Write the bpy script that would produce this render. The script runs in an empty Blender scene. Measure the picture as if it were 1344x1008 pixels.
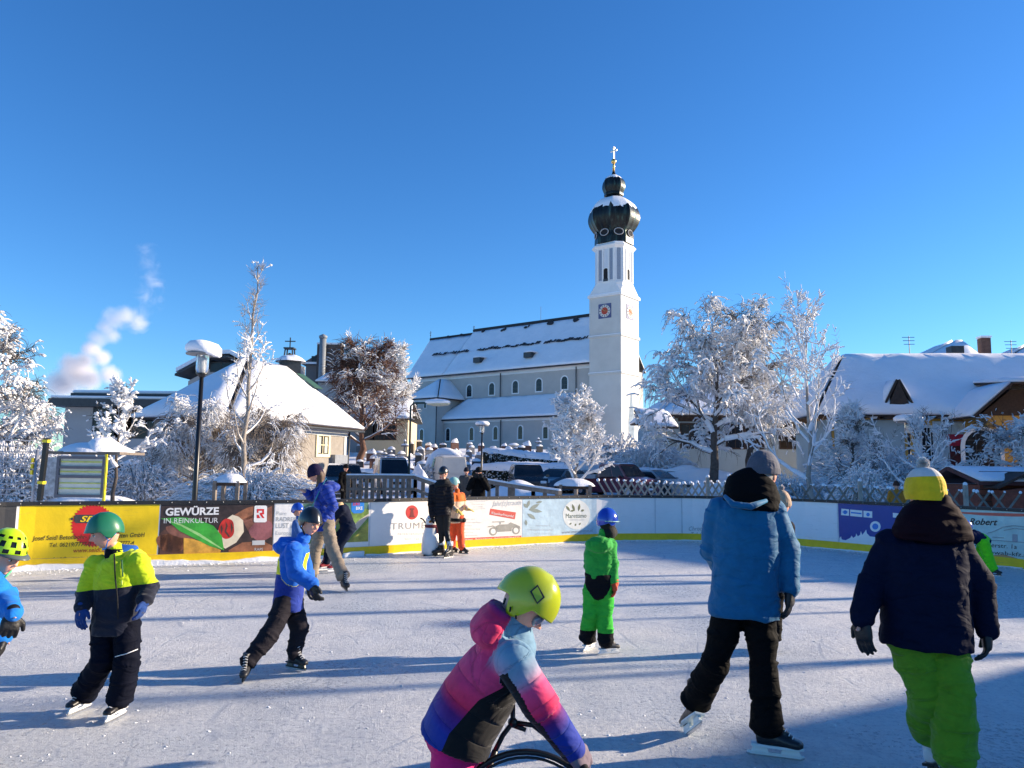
import bpy, bmesh, math, random
import numpy as np
from mathutils import Vector, Matrix
random.seed(7)
rng = np.random.default_rng(7)
SC = bpy.context.scene
COL = SC.collection
R = math.radians
V = Vector
F = 980.0
CAM = V((0, 0, 1.70))
PITCH, ROLL = R(6.29), R(0.7)
_f = V((0, math.cos(PITCH), math.sin(PITCH)))
_r0 = V((1, 0, 0)); _u0 = V((0, -math.sin(PITCH), math.cos(PITCH)))
_r = _r0 * math.cos(ROLL) + _u0 * math.sin(ROLL)
_u = _u0 * math.cos(ROLL) - _r0 * math.sin(ROLL)

def ray(px, py):
    return _f + _r * ((px - 672) / F) + _u * ((504 - py) / F)
def at(px, py, Y):
    d = ray(px, py); return CAM + d * (Y / d.y)
def gp(px, py, z=0.0):
    d = ray(px, py); return CAM + d * ((z - CAM.z) / d.z)
def zat(px, py, Y): return at(px, py, Y).z
def xat(px, Y): return at(px, 610, Y).x
def hit(px, py, P, n):
    d = ray(px, py); return CAM + d * ((V(P) - CAM).dot(n) / d.dot(n))

# ---------------------------------------------------------------- materials
MATS = {}
def nt(m):
    m.use_nodes = True
    n = m.node_tree; b = n.nodes['Principled BSDF']; return n, b
def link(n, a, b): n.links.new(a, b)
def noise(n, scale, detail=4, rough=.6, vec=None, dist=0):
    t = n.nodes.new('ShaderNodeTexNoise'); t.inputs['Scale'].default_value = scale
    t.inputs['Detail'].default_value = detail; t.inputs['Roughness'].default_value = rough
    t.inputs['Distortion'].default_value = dist
    if vec is not None: link(n, vec, t.inputs['Vector'])
    return t
def ramp(n, fac, stops, interp='LINEAR'):
    r = n.nodes.new('ShaderNodeValToRGB'); r.color_ramp.interpolation = interp
    e = r.color_ramp.elements
    while len(e) < len(stops): e.new(.5)
    for i, (p, c) in enumerate(stops):
        e[i].position = p; e[i].color = (*c, 1) if len(c) == 3 else c
    link(n, fac, r.inputs['Fac']); return r
def coord(n, kind='Object'):
    t = n.nodes.new('ShaderNodeTexCoord'); return t.outputs[kind]
def mapping(n, vec, scale=(1,1,1), rot=(0,0,0)):
    m = n.nodes.new('ShaderNodeMapping'); m.inputs['Scale'].default_value = scale
    m.inputs['Rotation'].default_value = rot; link(n, vec, m.inputs['Vector']); return m.outputs[0]
def bump(n, b, h, strength=.3, dist=.02, prev=None):
    k = n.nodes.new('ShaderNodeBump'); k.inputs['Strength'].default_value = strength
    k.inputs['Distance'].default_value = dist; link(n, h, k.inputs['Height'])
    if prev is not None: link(n, prev, k.inputs['Normal'])
    link(n, k.outputs[0], b.inputs['Normal']); return k.outputs[0]
def math_(n, op, a, b=None, c=None):
    m = n.nodes.new('ShaderNodeMath'); m.operation = op
    for i, x in enumerate((a, b, c)):
        if x is None: continue
        if isinstance(x, (int, float)): m.inputs[i].default_value = x
        else: link(n, x, m.inputs[i])
    return m.outputs[0]
def mixc(n, fac, a, b, mode='MIX'):
    m = n.nodes.new('ShaderNodeMix'); m.data_type = 'RGBA'; m.blend_type = mode
    if isinstance(fac, (int, float)): m.inputs[0].default_value = fac
    else: link(n, fac, m.inputs[0])
    for i, x in ((6, a), (7, b)):
        if isinstance(x, tuple): m.inputs[i].default_value = (*x[:3], 1)
        else: link(n, x, m.inputs[i])
    return m.outputs[2]

def mat(name, col, rough=.7, var=.15, scale=6, bmp=0, bscale=40, bdist=.01, metal=0, spec=.5, sss=0, trans=0, sheen=0, coat=0, emit=0, scuff=0):
    if name in MATS: return MATS[name]
    m = bpy.data.materials.new(name); n, b = nt(m)
    b.inputs['Roughness'].default_value = rough; b.inputs['Metallic'].default_value = metal
    b.inputs['Specular IOR Level'].default_value = spec
    if sheen: b.inputs['Sheen Weight'].default_value = sheen
    if coat: b.inputs['Coat Weight'].default_value = coat; b.inputs['Coat Roughness'].default_value = .08
    if trans: b.inputs['Transmission Weight'].default_value = trans
    if sss:
        b.inputs['Subsurface Weight'].default_value = sss; b.inputs['Subsurface Scale'].default_value = .02
    c = coord(n)
    if var:
        t = noise(n, scale, 5, .65, c)
        lo = tuple(max(0, x * (1 - var)) for x in col); hi = tuple(min(1, x * (1 + var)) for x in col)
        o_ = ramp(n, t.outputs[0], [(.3, lo), (.7, hi)]).outputs[0]
        if scuff:
            s1 = noise(n, 5, 5, .7, mapping(n, c, (.5, .5, 5)), .6); s2 = noise(n, 1.3, 3, .6, c)
            k = math_(n, 'MULTIPLY', ramp(n, s1.outputs[0], [(.60, (0,0,0)), (.70, (1,1,1))]).outputs[0], ramp(n, s2.outputs[0], [(.42, (0,0,0)), (.6, (1,1,1))]).outputs[0])
            o_ = mixc(n, math_(n, 'MULTIPLY', k, scuff), o_, (.10,.10,.11))
        link(n, o_, b.inputs['Base Color'])
    else: b.inputs['Base Color'].default_value = (*col, 1)
    if bmp:
        t2 = noise(n, bscale, 4, .6, c); bump(n, b, t2.outputs[0], bmp, bdist)
    if emit:
        b.inputs['Emission Color'].default_value = (*col, 1); b.inputs['Emission Strength'].default_value = emit
    MATS[name] = m; return m

def snow_mat(name='snow', col=(.86,.87,.9), s=1.0):
    if name in MATS: return MATS[name]
    m = bpy.data.materials.new(name); n, b = nt(m); c = coord(n)
    t = noise(n, 1.1*s, 8, .65, c); t2 = noise(n, 9*s, 6, .7, c)
    r = ramp(n, t.outputs[0], [(.3, tuple(x*.93 for x in col)), (.7, col)])
    link(n, r.outputs[0], b.inputs['Base Color'])
    b.inputs['Roughness'].default_value = .75; b.inputs['Specular IOR Level'].default_value = .3
    p = bump(n, b, t.outputs[0], .45, .12); bump(n, b, t2.outputs[0], .5, .03, p)
    MATS[name] = m; return m

def fabric(name, stops, interp='CONSTANT', rough=.8, quilt=0, sheen=None, wr=.5, spec=.25, qs=1.0, attr='zone'):
    """cloth with folds; colour by the zone attribute when several stops"""
    if name in MATS: return MATS[name]
    m = bpy.data.materials.new(name); n, b = nt(m); c = coord(n)
    b.inputs['Roughness'].default_value = rough; lum = sum(stops[-1][1])/3
    b.inputs['Sheen Weight'].default_value = (.0 if lum < .05 else .12) if sheen is None else sheen
    b.inputs['Specular IOR Level'].default_value = spec if lum >= .05 else min(spec, .1) if rough > .5 else spec
    if len(stops) == 1: base = None; col = stops[0][1]
    else:
        a = n.nodes.new('ShaderNodeAttribute'); a.attribute_name = attr
        base = ramp(n, a.outputs['Fac'], stops, interp).outputs[0]
    t = noise(n, 14, 6, .7, c)
    v = ramp(n, t.outputs[0], [(.3, (.78,)*3), (.7, (1.06,)*3)])
    out = mixc(n, 1.0, base if base is not None else col, v.outputs[0], 'MULTIPLY')
    link(n, out, b.inputs['Base Color'])
    f = noise(n, 7, 2.5, .5, mapping(n, c, (1, 1, 2.0)), .9)
    g = noise(n, 260, 2, .5, c)
    p = bump(n, b, f.outputs[0], wr*.75, .035)
    p = bump(n, b, g.outputs[0], .15, .002, p)
    if quilt:
        q = n.nodes.new('ShaderNodeAttribute'); q.attribute_name = 'quilt'
        s = math_(n, 'ABSOLUTE', math_(n, 'SINE', math_(n, 'MULTIPLY', q.outputs['Fac'], quilt)))
        s = math_(n, 'POWER', s, .35)
        bump(n, b, s, qs, .016, p)
    MATS[name] = m; return m

# ---------------------------------------------------------------- objects
def tag(o, label=None, cat=None, group=None, kind=None):
    if label: o['label'] = label
    if cat: o['category'] = cat
    if group: o['group'] = group
    if kind: o['kind'] = kind
    return o
def empty(name, loc, label, cat, group=None, rz=0):
    o = bpy.data.objects.new(name, None); COL.objects.link(o); o.location = loc; o.rotation_euler = (0, 0, rz)
    o.empty_display_size = .2
    return tag(o, label, cat, group)
def obj_from(name, me, mats, parent=None, smooth=False, world=True):
    """mesh given in world coordinates; shifted into its parent's frame"""
    if not isinstance(mats, (list, tuple)): mats = [mats]
    for m in mats: me.materials.append(m)
    o = bpy.data.objects.new(name, me); COL.objects.link(o)
    if smooth: me.polygons.foreach_set('use_smooth', [True] * len(me.polygons))
    if parent is not None:
        o.parent = parent
        if world: me.transform(wmat(parent).inverted())
    return o
def wmat(o):
    m = Matrix.LocRotScale(o.location, o.rotation_euler, o.scale)
    return wmat(o.parent) @ m if o.parent else m
def npmesh(name, verts, faces, mats, parent=None, smooth=False, world=True, mi=None):
    me = bpy.data.meshes.new(name)
    verts = np.asarray(verts, dtype=np.float32)
    if isinstance(faces, np.ndarray): faces = [faces]
    nl = sum(f.size for f in faces); npoly = sum(len(f) for f in faces)
    me.vertices.add(len(verts)); me.vertices.foreach_set('co', verts.ravel())
    me.loops.add(nl); me.polygons.add(npoly)
    me.loops.foreach_set('vertex_index', np.concatenate([f.ravel() for f in faces]).astype(np.int32))
    tot = np.concatenate([np.full(len(f), f.shape[1]) for f in faces]).astype(np.int32)
    st = np.concatenate([[0], np.cumsum(tot)[:-1]]).astype(np.int32)
    me.polygons.foreach_set('loop_start', st); me.polygons.foreach_set('loop_total', tot)
    if mi is not None: me.polygons.foreach_set('material_index', np.asarray(mi, dtype=np.int32))
    me.update(calc_edges=True); me.validate()
    return obj_from(name, me, mats, parent, smooth, world)

class MB:
    """collects shapes into one mesh"""
    def __init__(s): s.v = []; s.f = []; s.m = []; s.mi = 0
    def mat(s, i): s.mi = i; return s
    def add(s, vs, fs):
        k = len(s.v); s.v += [tuple(p) for p in vs]; s.f += [tuple(i + k for i in f) for f in fs]; s.m += [s.mi] * len(fs)
        return s
    def box(s, c, size, M=None, taper=1.0, rz=0):
        x, y, z = (a / 2 for a in size); c = V(c); vs = []
        for dz, t in ((-z, 1.0), (z, taper)):
            for dx, dy in ((-x, -y), (x, -y), (x, y), (-x, y)): vs.append(V((dx * t, dy * t, dz)))
        if rz: q = Matrix.Rotation(rz, 3, 'Z'); vs = [q @ p for p in vs]
        if M is not None: vs = [M @ p for p in vs]
        return s.add([p + c for p in vs], [(3,2,1,0), (4,5,6,7), (0,1,5,4), (1,2,6,5), (2,3,7,6), (3,0,4,7)])
    def tube(s, pts, r, n=8, cap=True, flat=1.0, up=None):
        pts = [V(p) for p in pts]; rs = r if isinstance(r, (list, tuple)) else [r] * len(pts)
        vs = []; ref = up
        for i, p in enumerate(pts):
            d = (pts[min(i + 1, len(pts) - 1)] - pts[max(i - 1, 0)])
            if d.length < 1e-9: d = V((0, 0, 1))
            d.normalize()
            if ref is None: ref = V((0, 0, 1)) if abs(d.z) < .9 else V((1, 0, 0))
            a = ref.cross(d)
            if a.length < 1e-6: a = V((1, 0, 0)).cross(d)
            a.normalize(); b = d.cross(a)
            if up is None: ref = b
            for k in range(n):
                t = 2 * math.pi * k / n; vs.append(p + a * (rs[i] * math.cos(t)) + b * (rs[i] * flat * math.sin(t)))
        fs = []
        for i in range(len(pts) - 1):
            for k in range(n):
                fs.append((i*n + k, i*n + (k+1) % n, (i+1)*n + (k+1) % n, (i+1)*n + k))
        if cap: fs += [tuple(range(n))[::-1], tuple((len(pts)-1)*n + k for k in range(n))]
        return s.add(vs, fs)
    def lathe(s, c, prof, n=24, M=None, phase=0):
        c = V(c); vs = []
        for r, z in prof:
            for k in range(n):
                t = 2*math.pi*k/n + phase; p = V((r*math.cos(t), r*math.sin(t), z)); vs.append(c + (M @ p if M is not None else p))
        fs = []
        for i in range(len(prof)-1):
            for k in range(n): fs.append((i*n+k, i*n+(k+1)%n, (i+1)*n+(k+1)%n, (i+1)*n+k))
        fs += [tuple(range(n))[::-1], tuple((len(prof)-1)*n+k for k in range(n))]
        return s.add(vs, fs)
    def ball(s, c, r, n=12, M=None):
        r = r if isinstance(r, (list, tuple)) else (r, r, r); c = V(c); vs = []; m = max(6, n*2//3)
        for i in range(1, m):
            a = math.pi*i/m
            for k in range(n):
                t = 2*math.pi*k/n; p = V((r[0]*math.sin(a)*math.cos(t), r[1]*math.sin(a)*math.sin(t), r[2]*math.cos(a)))
                vs.append(c + (M @ p if M is not None else p))
        top = V((0,0,r[2])); bot = V((0,0,-r[2]))
        vs += [c + (M @ top if M is not None else top), c + (M @ bot if M is not None else bot)]
        fs = []; L = (m-1)*n
        for i in range(m-2):
            for k in range(n): fs.append((i*n+k, (i+1)*n+k, (i+1)*n+(k+1)%n, i*n+(k+1)%n))
        for k in range(n):
            fs.append((L, k, (k+1)%n)); fs.append((L+1, (m-2)*n+(k+1)%n, (m-2)*n+k))
        return s.add(vs, fs)
    def prism(s, pts, ext):
        """closed polygon pts (3D, planar) extruded along vector ext"""
        n = len(pts); pts = [V(p) for p in pts]; e = V(ext)
        vs = pts + [p + e for p in pts]
        return s.add(vs, [tuple(range(n))[::-1], tuple(range(n, 2*n))] + [(i, (i+1)%n, n+(i+1)%n, n+i) for i in range(n)])
    def quad(s, a, b, c, d): return s.add([a, b, c, d], [(0,1,2,3)])
    def build(s, name, mats, parent=None, smooth=False, world=True, bevel=0, label=None, sub=0):
        me = bpy.data.meshes.new(name); me.from_pydata(s.v, [], s.f)
        for i, p in enumerate(me.polygons): p.material_index = s.m[i]
        bm = bmesh.new(); bm.from_mesh(me); bmesh.ops.recalc_face_normals(bm, faces=bm.faces)
        if bevel:
            bmesh.ops.bevel(bm, geom=[e for e in bm.edges if len(e.link_faces) == 2 and e.calc_face_angle(0) > .5],
                            offset=bevel, segments=2, affect='EDGES', clamp_overlap=True)
        bm.to_mesh(me); bm.free()
        o = obj_from(name, me, mats, parent, smooth, world)
        if label: o['label'] = label
        return o

def copy_tree(o, parent=None):
    c = o.copy(); COL.objects.link(c); c.parent = parent
    for ch in [x for x in o.children]: copy_tree(ch, c)
    return c

def tubes_np(p0, p1, r0, r1, n=3, off=None):
    p0 = np.asarray(p0, float); p1 = np.asarray(p1, float); r0 = np.asarray(r0, float); r1 = np.asarray(r1, float)
    if off is not None: p0 = p0 + off; p1 = p1 + off
    d = p1 - p0; L = np.linalg.norm(d, axis=1, keepdims=True) + 1e-9; d = d / L
    ref = np.where(np.abs(d[:, 2:3]) < .9, np.array([[0, 0, 1.]]), np.array([[1., 0, 0]]))
    a = np.cross(ref, d); a /= np.linalg.norm(a, axis=1, keepdims=True) + 1e-9; b = np.cross(d, a)
    ph = 2*np.pi*np.arange(n)/n
    ring = np.cos(ph)[None, :, None]*a[:, None, :] + np.sin(ph)[None, :, None]*b[:, None, :]
    v0 = p0[:, None, :] + ring*r0[:, None, None]; v1 = p1[:, None, :] + ring*r1[:, None, None]
    vs = np.concatenate([v0, v1], axis=1).reshape(-1, 3)
    N = len(p0); base = (np.arange(N)*2*n)[:, None]
    k = np.arange(n); k2 = (k+1) % n
    f = np.stack([k, k2, k2+n, k+n], axis=1)[None] + base[:, :, None]
    return vs, f.reshape(-1, 4)

def vhash(i, j, k, s):
    h = (i*374761393 + j*668265263 + k*2147483647 % 1274126177 + s*974634777) & 0xffffffff
    h = ((h ^ (h >> 13)) * 1274126177) & 0xffffffff
    return ((h ^ (h >> 16)) & 0xffff) / 65535.0
def vnoise(P, s=0):
    P = np.asarray(P, float); I = np.floor(P).astype(np.int64); f = P - I; f = f*f*(3-2*f)
    out = 0
    for dx in (0, 1):
        for dy in (0, 1):
            for dz in (0, 1):
                w = (f[:,0] if dx else 1-f[:,0])*(f[:,1] if dy else 1-f[:,1])*(f[:,2] if dz else 1-f[:,2])
                out = out + w*vhash(I[:,0]+dx, I[:,1]+dy, I[:,2]+dz, s)
    return out
# ================================================================ CAMERA, LIGHT, SKY
cd = bpy.data.cameras.new('camera'); cam = bpy.data.objects.new('camera', cd); COL.objects.link(cam)
cd.sensor_width = 36; cd.lens = F/1344*36; cd.clip_start = .05; cd.clip_end = 6000
M4 = Matrix((_r, _u, -_f)).transposed().to_4x4(); M4.translation = CAM; cam.matrix_world = M4
SC.camera = cam
SUN_EL = R(16.0); SUN_AZ = math.atan2(.975, .215)     # clockwise from +Y
sd = V((math.sin(SUN_AZ)*math.cos(SUN_EL), math.cos(SUN_AZ)*math.cos(SUN_EL), math.sin(SUN_EL)))
ld = bpy.data.lights.new('sun', 'SUN'); ld.energy = 5.0; ld.angle = R(.55); ld.color = (1, .83, .63)
lo = bpy.data.objects.new('sun', ld); COL.objects.link(lo); lo.rotation_euler = (-sd).to_track_quat('-Z', 'Y').to_euler(); lo.location = sd*100
w = bpy.data.worlds.new('World'); SC.world = w; w.use_nodes = True
wn = w.node_tree; bg = wn.nodes['Background']
sk = wn.nodes.new('ShaderNodeTexSky'); sk.sky_type = 'NISHITA'; sk.sun_disc = False; sk.sun_elevation = SUN_EL; sk.sun_rotation = SUN_AZ
sk.altitude = 500; sk.air_density = 1.0; sk.dust_density = .2; sk.ozone_density = 2.0
hs_ = wn.nodes.new('ShaderNodeHueSaturation'); hs_.inputs['Saturation'].default_value = 1.22
wn.links.new(sk.outputs[0], hs_.inputs['Color'])
bg.inputs['Strength'].default_value = .081
tn_ = wn.nodes.new('ShaderNodeMix'); tn_.data_type = 'RGBA'; tn_.blend_type = 'MULTIPLY'; tn_.inputs[0].default_value = 1; tn_.inputs[7].default_value = (.64,1.02,1.42,1)
wn.links.new(hs_.outputs[0], tn_.inputs[6]); wn.links.new(tn_.outputs[2], bg.inputs['Color'])
SC.cycles.volume_bounces = 4
SC.render.engine = 'CYCLES'
SC.view_settings.view_transform = 'Standard'; SC.view_settings.look = 'None'; SC.view_settings.gamma = 1; SC.view_settings.exposure = 1.0
SC.render.resolution_x = 1024; SC.render.resolution_y = 768

SNOW = snow_mat()
# ================================================================ GROUND
def ground_z(x, y):
    def ss(a, b, t): t = max(0, min(1, (t-a)/(b-a))); return t*t*(3-2*t)
    z = -.08 + .20*ss(17.5, 24, y + max(0, abs(x)-4)*.35) if y > 0 else -.08
    z += 3.9*ss(54, 104, y)*ss(-62, -24, x)*(1-ss(34, 60, x))*(1-ss(140, 200, y))
    return z
def build_ground():
    xs = np.concatenate([np.linspace(-1500, -120, 12), np.linspace(-110, 110, 150), np.linspace(120, 1500, 12)])
    ys = np.concatenate([np.linspace(-300, -20, 6), np.linspace(-15, 150, 150), np.linspace(170, 2500, 16)])
    vs = [(x, y, ground_z(x, y) + (.05*(vnoise(np.array([[x*.35, y*.35, 0]]))[0]-.5) if y > 19 else 0)) for y in ys for x in xs]
    nx = len(xs); f = np.array([(j*nx+i, j*nx+i+1, (j+1)*nx+i+1, (j+1)*nx+i) for j in range(len(ys)-1) for i in range(nx-1)])
    o = npmesh('ground', vs, f, SNOW, None, True); tag(o, kind='structure')
build_ground()

# ================================================================ RINK
BOT = [(-420, 815), (-260, 788), (-120, 763), (0, 750.5), (100, 745.5), (200, 741.5), (340, 736), (490, 728.5), (608, 719.8), (716, 713.5), (790, 710), (860, 709.3), (925, 710), (1038, 716), (1136, 725), (1240, 735), (1344, 746.5), (1480, 768), (1620, 800)]
PP = [gp(x, y) for x, y in BOT]
def catmull(P, n=5):
    out = []
    for i in range(len(P)-1):
        a, b, c, d = P[max(i-1, 0)], P[i], P[i+1], P[min(i+2, len(P)-1)]
        for k in range(n):
            t = k/n; out.append(.5*((2*b)+(c-a)*t+(2*a-5*b+4*c-d)*t*t+(3*b-a-3*c+d)*t**3))
    out.append(P[-1]); return out
PATH = catmull(PP); UL = [0.0]
for i in range(1, len(PATH)): UL.append(UL[-1] + (PATH[i]-PATH[i-1]).length)
def pnt(u, z, off=0.0):
    i = 0
    while i < len(UL)-2 and UL[i+1] < u: i += 1
    a, b = PATH[i], PATH[i+1]; t = (u-UL[i])/(UL[i+1]-UL[i]); p = a.lerp(b, t)
    def nrm(j):
        q = PATH[min(j+1, len(PATH)-1)] - PATH[max(j-1, 0)]; return V((q.y, -q.x, 0)).normalized()
    n = nrm(i).lerp(nrm(i+1), t).normalized()
    return V((p.x, p.y, z)) + n*off
def bp(px, py):
    """photo position on the boards -> (u, z)"""
    d = ray(px, py); best = None
    for i in range(len(PATH)-1):
        a, b = PATH[i], PATH[i+1]; e = b-a
        # CAM.xy + s*d.xy = a + t*e
        det = d.x*(-e.y) + e.x*d.y
        if abs(det) < 1e-9: continue
        ax, ay = a.x-CAM.x, a.y-CAM.y
        s = (ax*(-e.y) + e.x*ay)/det; t = (d.x*ay - d.y*ax)/det
        if -1e-6 <= t <= 1+1e-6 and s > 0:
            if best is None or s > best[0]: best = (s, UL[i]+t*(UL[i+1]-UL[i]), CAM.z + s*d.z)
    return (best[1], best[2]) if best else None
HT = 1.055
def strip(name, u0, u1, z0, z1, t0, t1, m, parent, steps=None, wav=0, label=None):
    us = [u0] + [u for u in UL if u0+.01 < u < u1-.01] + [u1]
    if wav:
        us = list(np.arange(u0, u1, .06))
    mb = MB(); vs = []; fs = []
    for u in us:
        j = wav*(vnoise(np.array([[u*2.2, 0, 0]]))[0]*.7 + vnoise(np.array([[u*9, 1, 0]]))[0]*.3)
        for z, t in ((z0, t0), (z0, t1), (z1+j, t1), (z1+j, t0)): vs.append(pnt(u, z, t))
    n = len(us)
    for i in range(n-1):
        for k in range(4): fs.append((i*4+k, i*4+(k+1)%4, (i+1)*4+(k+1)%4, (i+1)*4+k))
    fs += [(0, 1, 2, 3), ((n-1)*4+3, (n-1)*4+2, (n-1)*4+1, (n-1)*4)]
    mb.add(vs, fs); return mb.build(name, m, parent, label=label)
def flat2d(name, polys, m, parent, off=.006, label=None):
    """polygons in (u, z) bent onto the boards; m: material or list, polys: list of (points, material index)"""
    if len(polys) > 1: return [flat2d(name, [q], m, parent, off, label) for q in polys][0]
    bm = bmesh.new()
    us_all = []
    for item in polys:
        pts, mi = item if isinstance(item, tuple) and len(item) == 2 and isinstance(item[1], int) else (item, 0)
        if isinstance(m, list) and len(m) > 1: m = [m[mi]]; mi = 0
        vs = [bm.verts.new((p[0], p[1], 0)) for p in pts]; us_all += [p[0] for p in pts]
        try: f = bm.faces.new(vs); f.material_index = mi
        except ValueError: pass
    return bend(bm, name, m, parent, off, us_all, label)
def bend(bm, name, m, parent, off, us_all, label=None):
    bmesh.ops.triangulate(bm, faces=[f for f in bm.faces if len(f.verts) > 4])
    for u in UL:
        if min(us_all) < u < max(us_all):
            bmesh.ops.bisect_plane(bm, geom=bm.verts[:]+bm.edges[:]+bm.faces[:], plane_co=(u, 0, 0), plane_no=(1, 0, 0))
    for v in bm.verts: v.co = pnt(v.co.x, v.co.y, off + v.co.z)
    for f in bm.faces:
        f.normal_update()
        c = f.calc_center_median()
        if f.normal.dot(CAM - c) < 0: f.normal_flip()
    me = bpy.data.meshes.new(name); bm.to_mesh(me); bm.free()
    o = obj_from(name, me, m, parent)
    if label: o['label'] = label
    return o
def text(name, s, px0, px1, pyb, pyt, m, parent, off=.009, shear=0.0, bold=0.0, space=1.0, slope=True):
    """text from photo column px0 to px1, baseline pyb (row at px0, or pair), cap top pyt"""
    pb0, pb1 = (pyb if isinstance(pyb, tuple) else (pyb, pyb)); pt0 = pyt
    u0, z0 = bp(px0, pb0); u1, z1 = bp(px1, pb1); _, zt = bp(px0, pt0)
    cu = bpy.data.curves.new('t', 'FONT'); cu.body = s; cu.size = 1; cu.shear = shear; cu.offset = bold; cu.space_character = space; cu.resolution_u = 3
    ob = bpy.data.objects.new('t', cu); COL.objects.link(ob)
    dg = bpy.context.evaluated_depsgraph_get(); dg.update(); me = bpy.data.meshes.new_from_object(ob.evaluated_get(dg))
    bpy.data.objects.remove(ob)
    bm = bmesh.new(); bm.from_mesh(me); xs = [v.co.x for v in bm.verts]; a, b = min(xs), max(xs)
    k = (u1-u0)/(b-a); kz = (zt-z0)/.70
    for v in bm.verts:
        t = (v.co.x-a)/(b-a); v.co = V((u0 + (v.co.x-a)*k, z0 + (z1-z0)*t + v.co.y*kz, 0))
    return bend(bm, name, m, parent, off, [u0, u1])
def P2(*pts): return [bp(x, y) for x, y in pts]
def disc(px, py, rx, ry=None, n=28, rot=0):
    ry = ry or rx; c, s = math.cos(rot), math.sin(rot)
    return [bp(px + c*rx*math.cos(2*math.pi*k/n) - s*ry*math.sin(2*math.pi*k/n), py + s*rx*math.cos(2*math.pi*k/n) + c*ry*math.sin(2*math.pi*k/n)) for k in range(n)]
def blob(px, py, rx, ry, seed, n=30, rot=0, j=.18):
    r_ = random.Random(seed); ph = [r_.uniform(0, 6.28) for _ in range(3)]
    out = []
    for k in range(n):
        a = 2*math.pi*k/n; q = 1 + j*(math.sin(2*a+ph[0])*.5+math.sin(3*a+ph[1])*.3+math.sin(5*a+ph[2])*.2)
        x, y = rx*q*math.cos(a), ry*q*math.sin(a); out.append(bp(px + x*math.cos(rot)-y*math.sin(rot), py + x*math.sin(rot)+y*math.cos(rot)))
    return out
def um(px): return bp(px, 690)[0]

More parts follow.
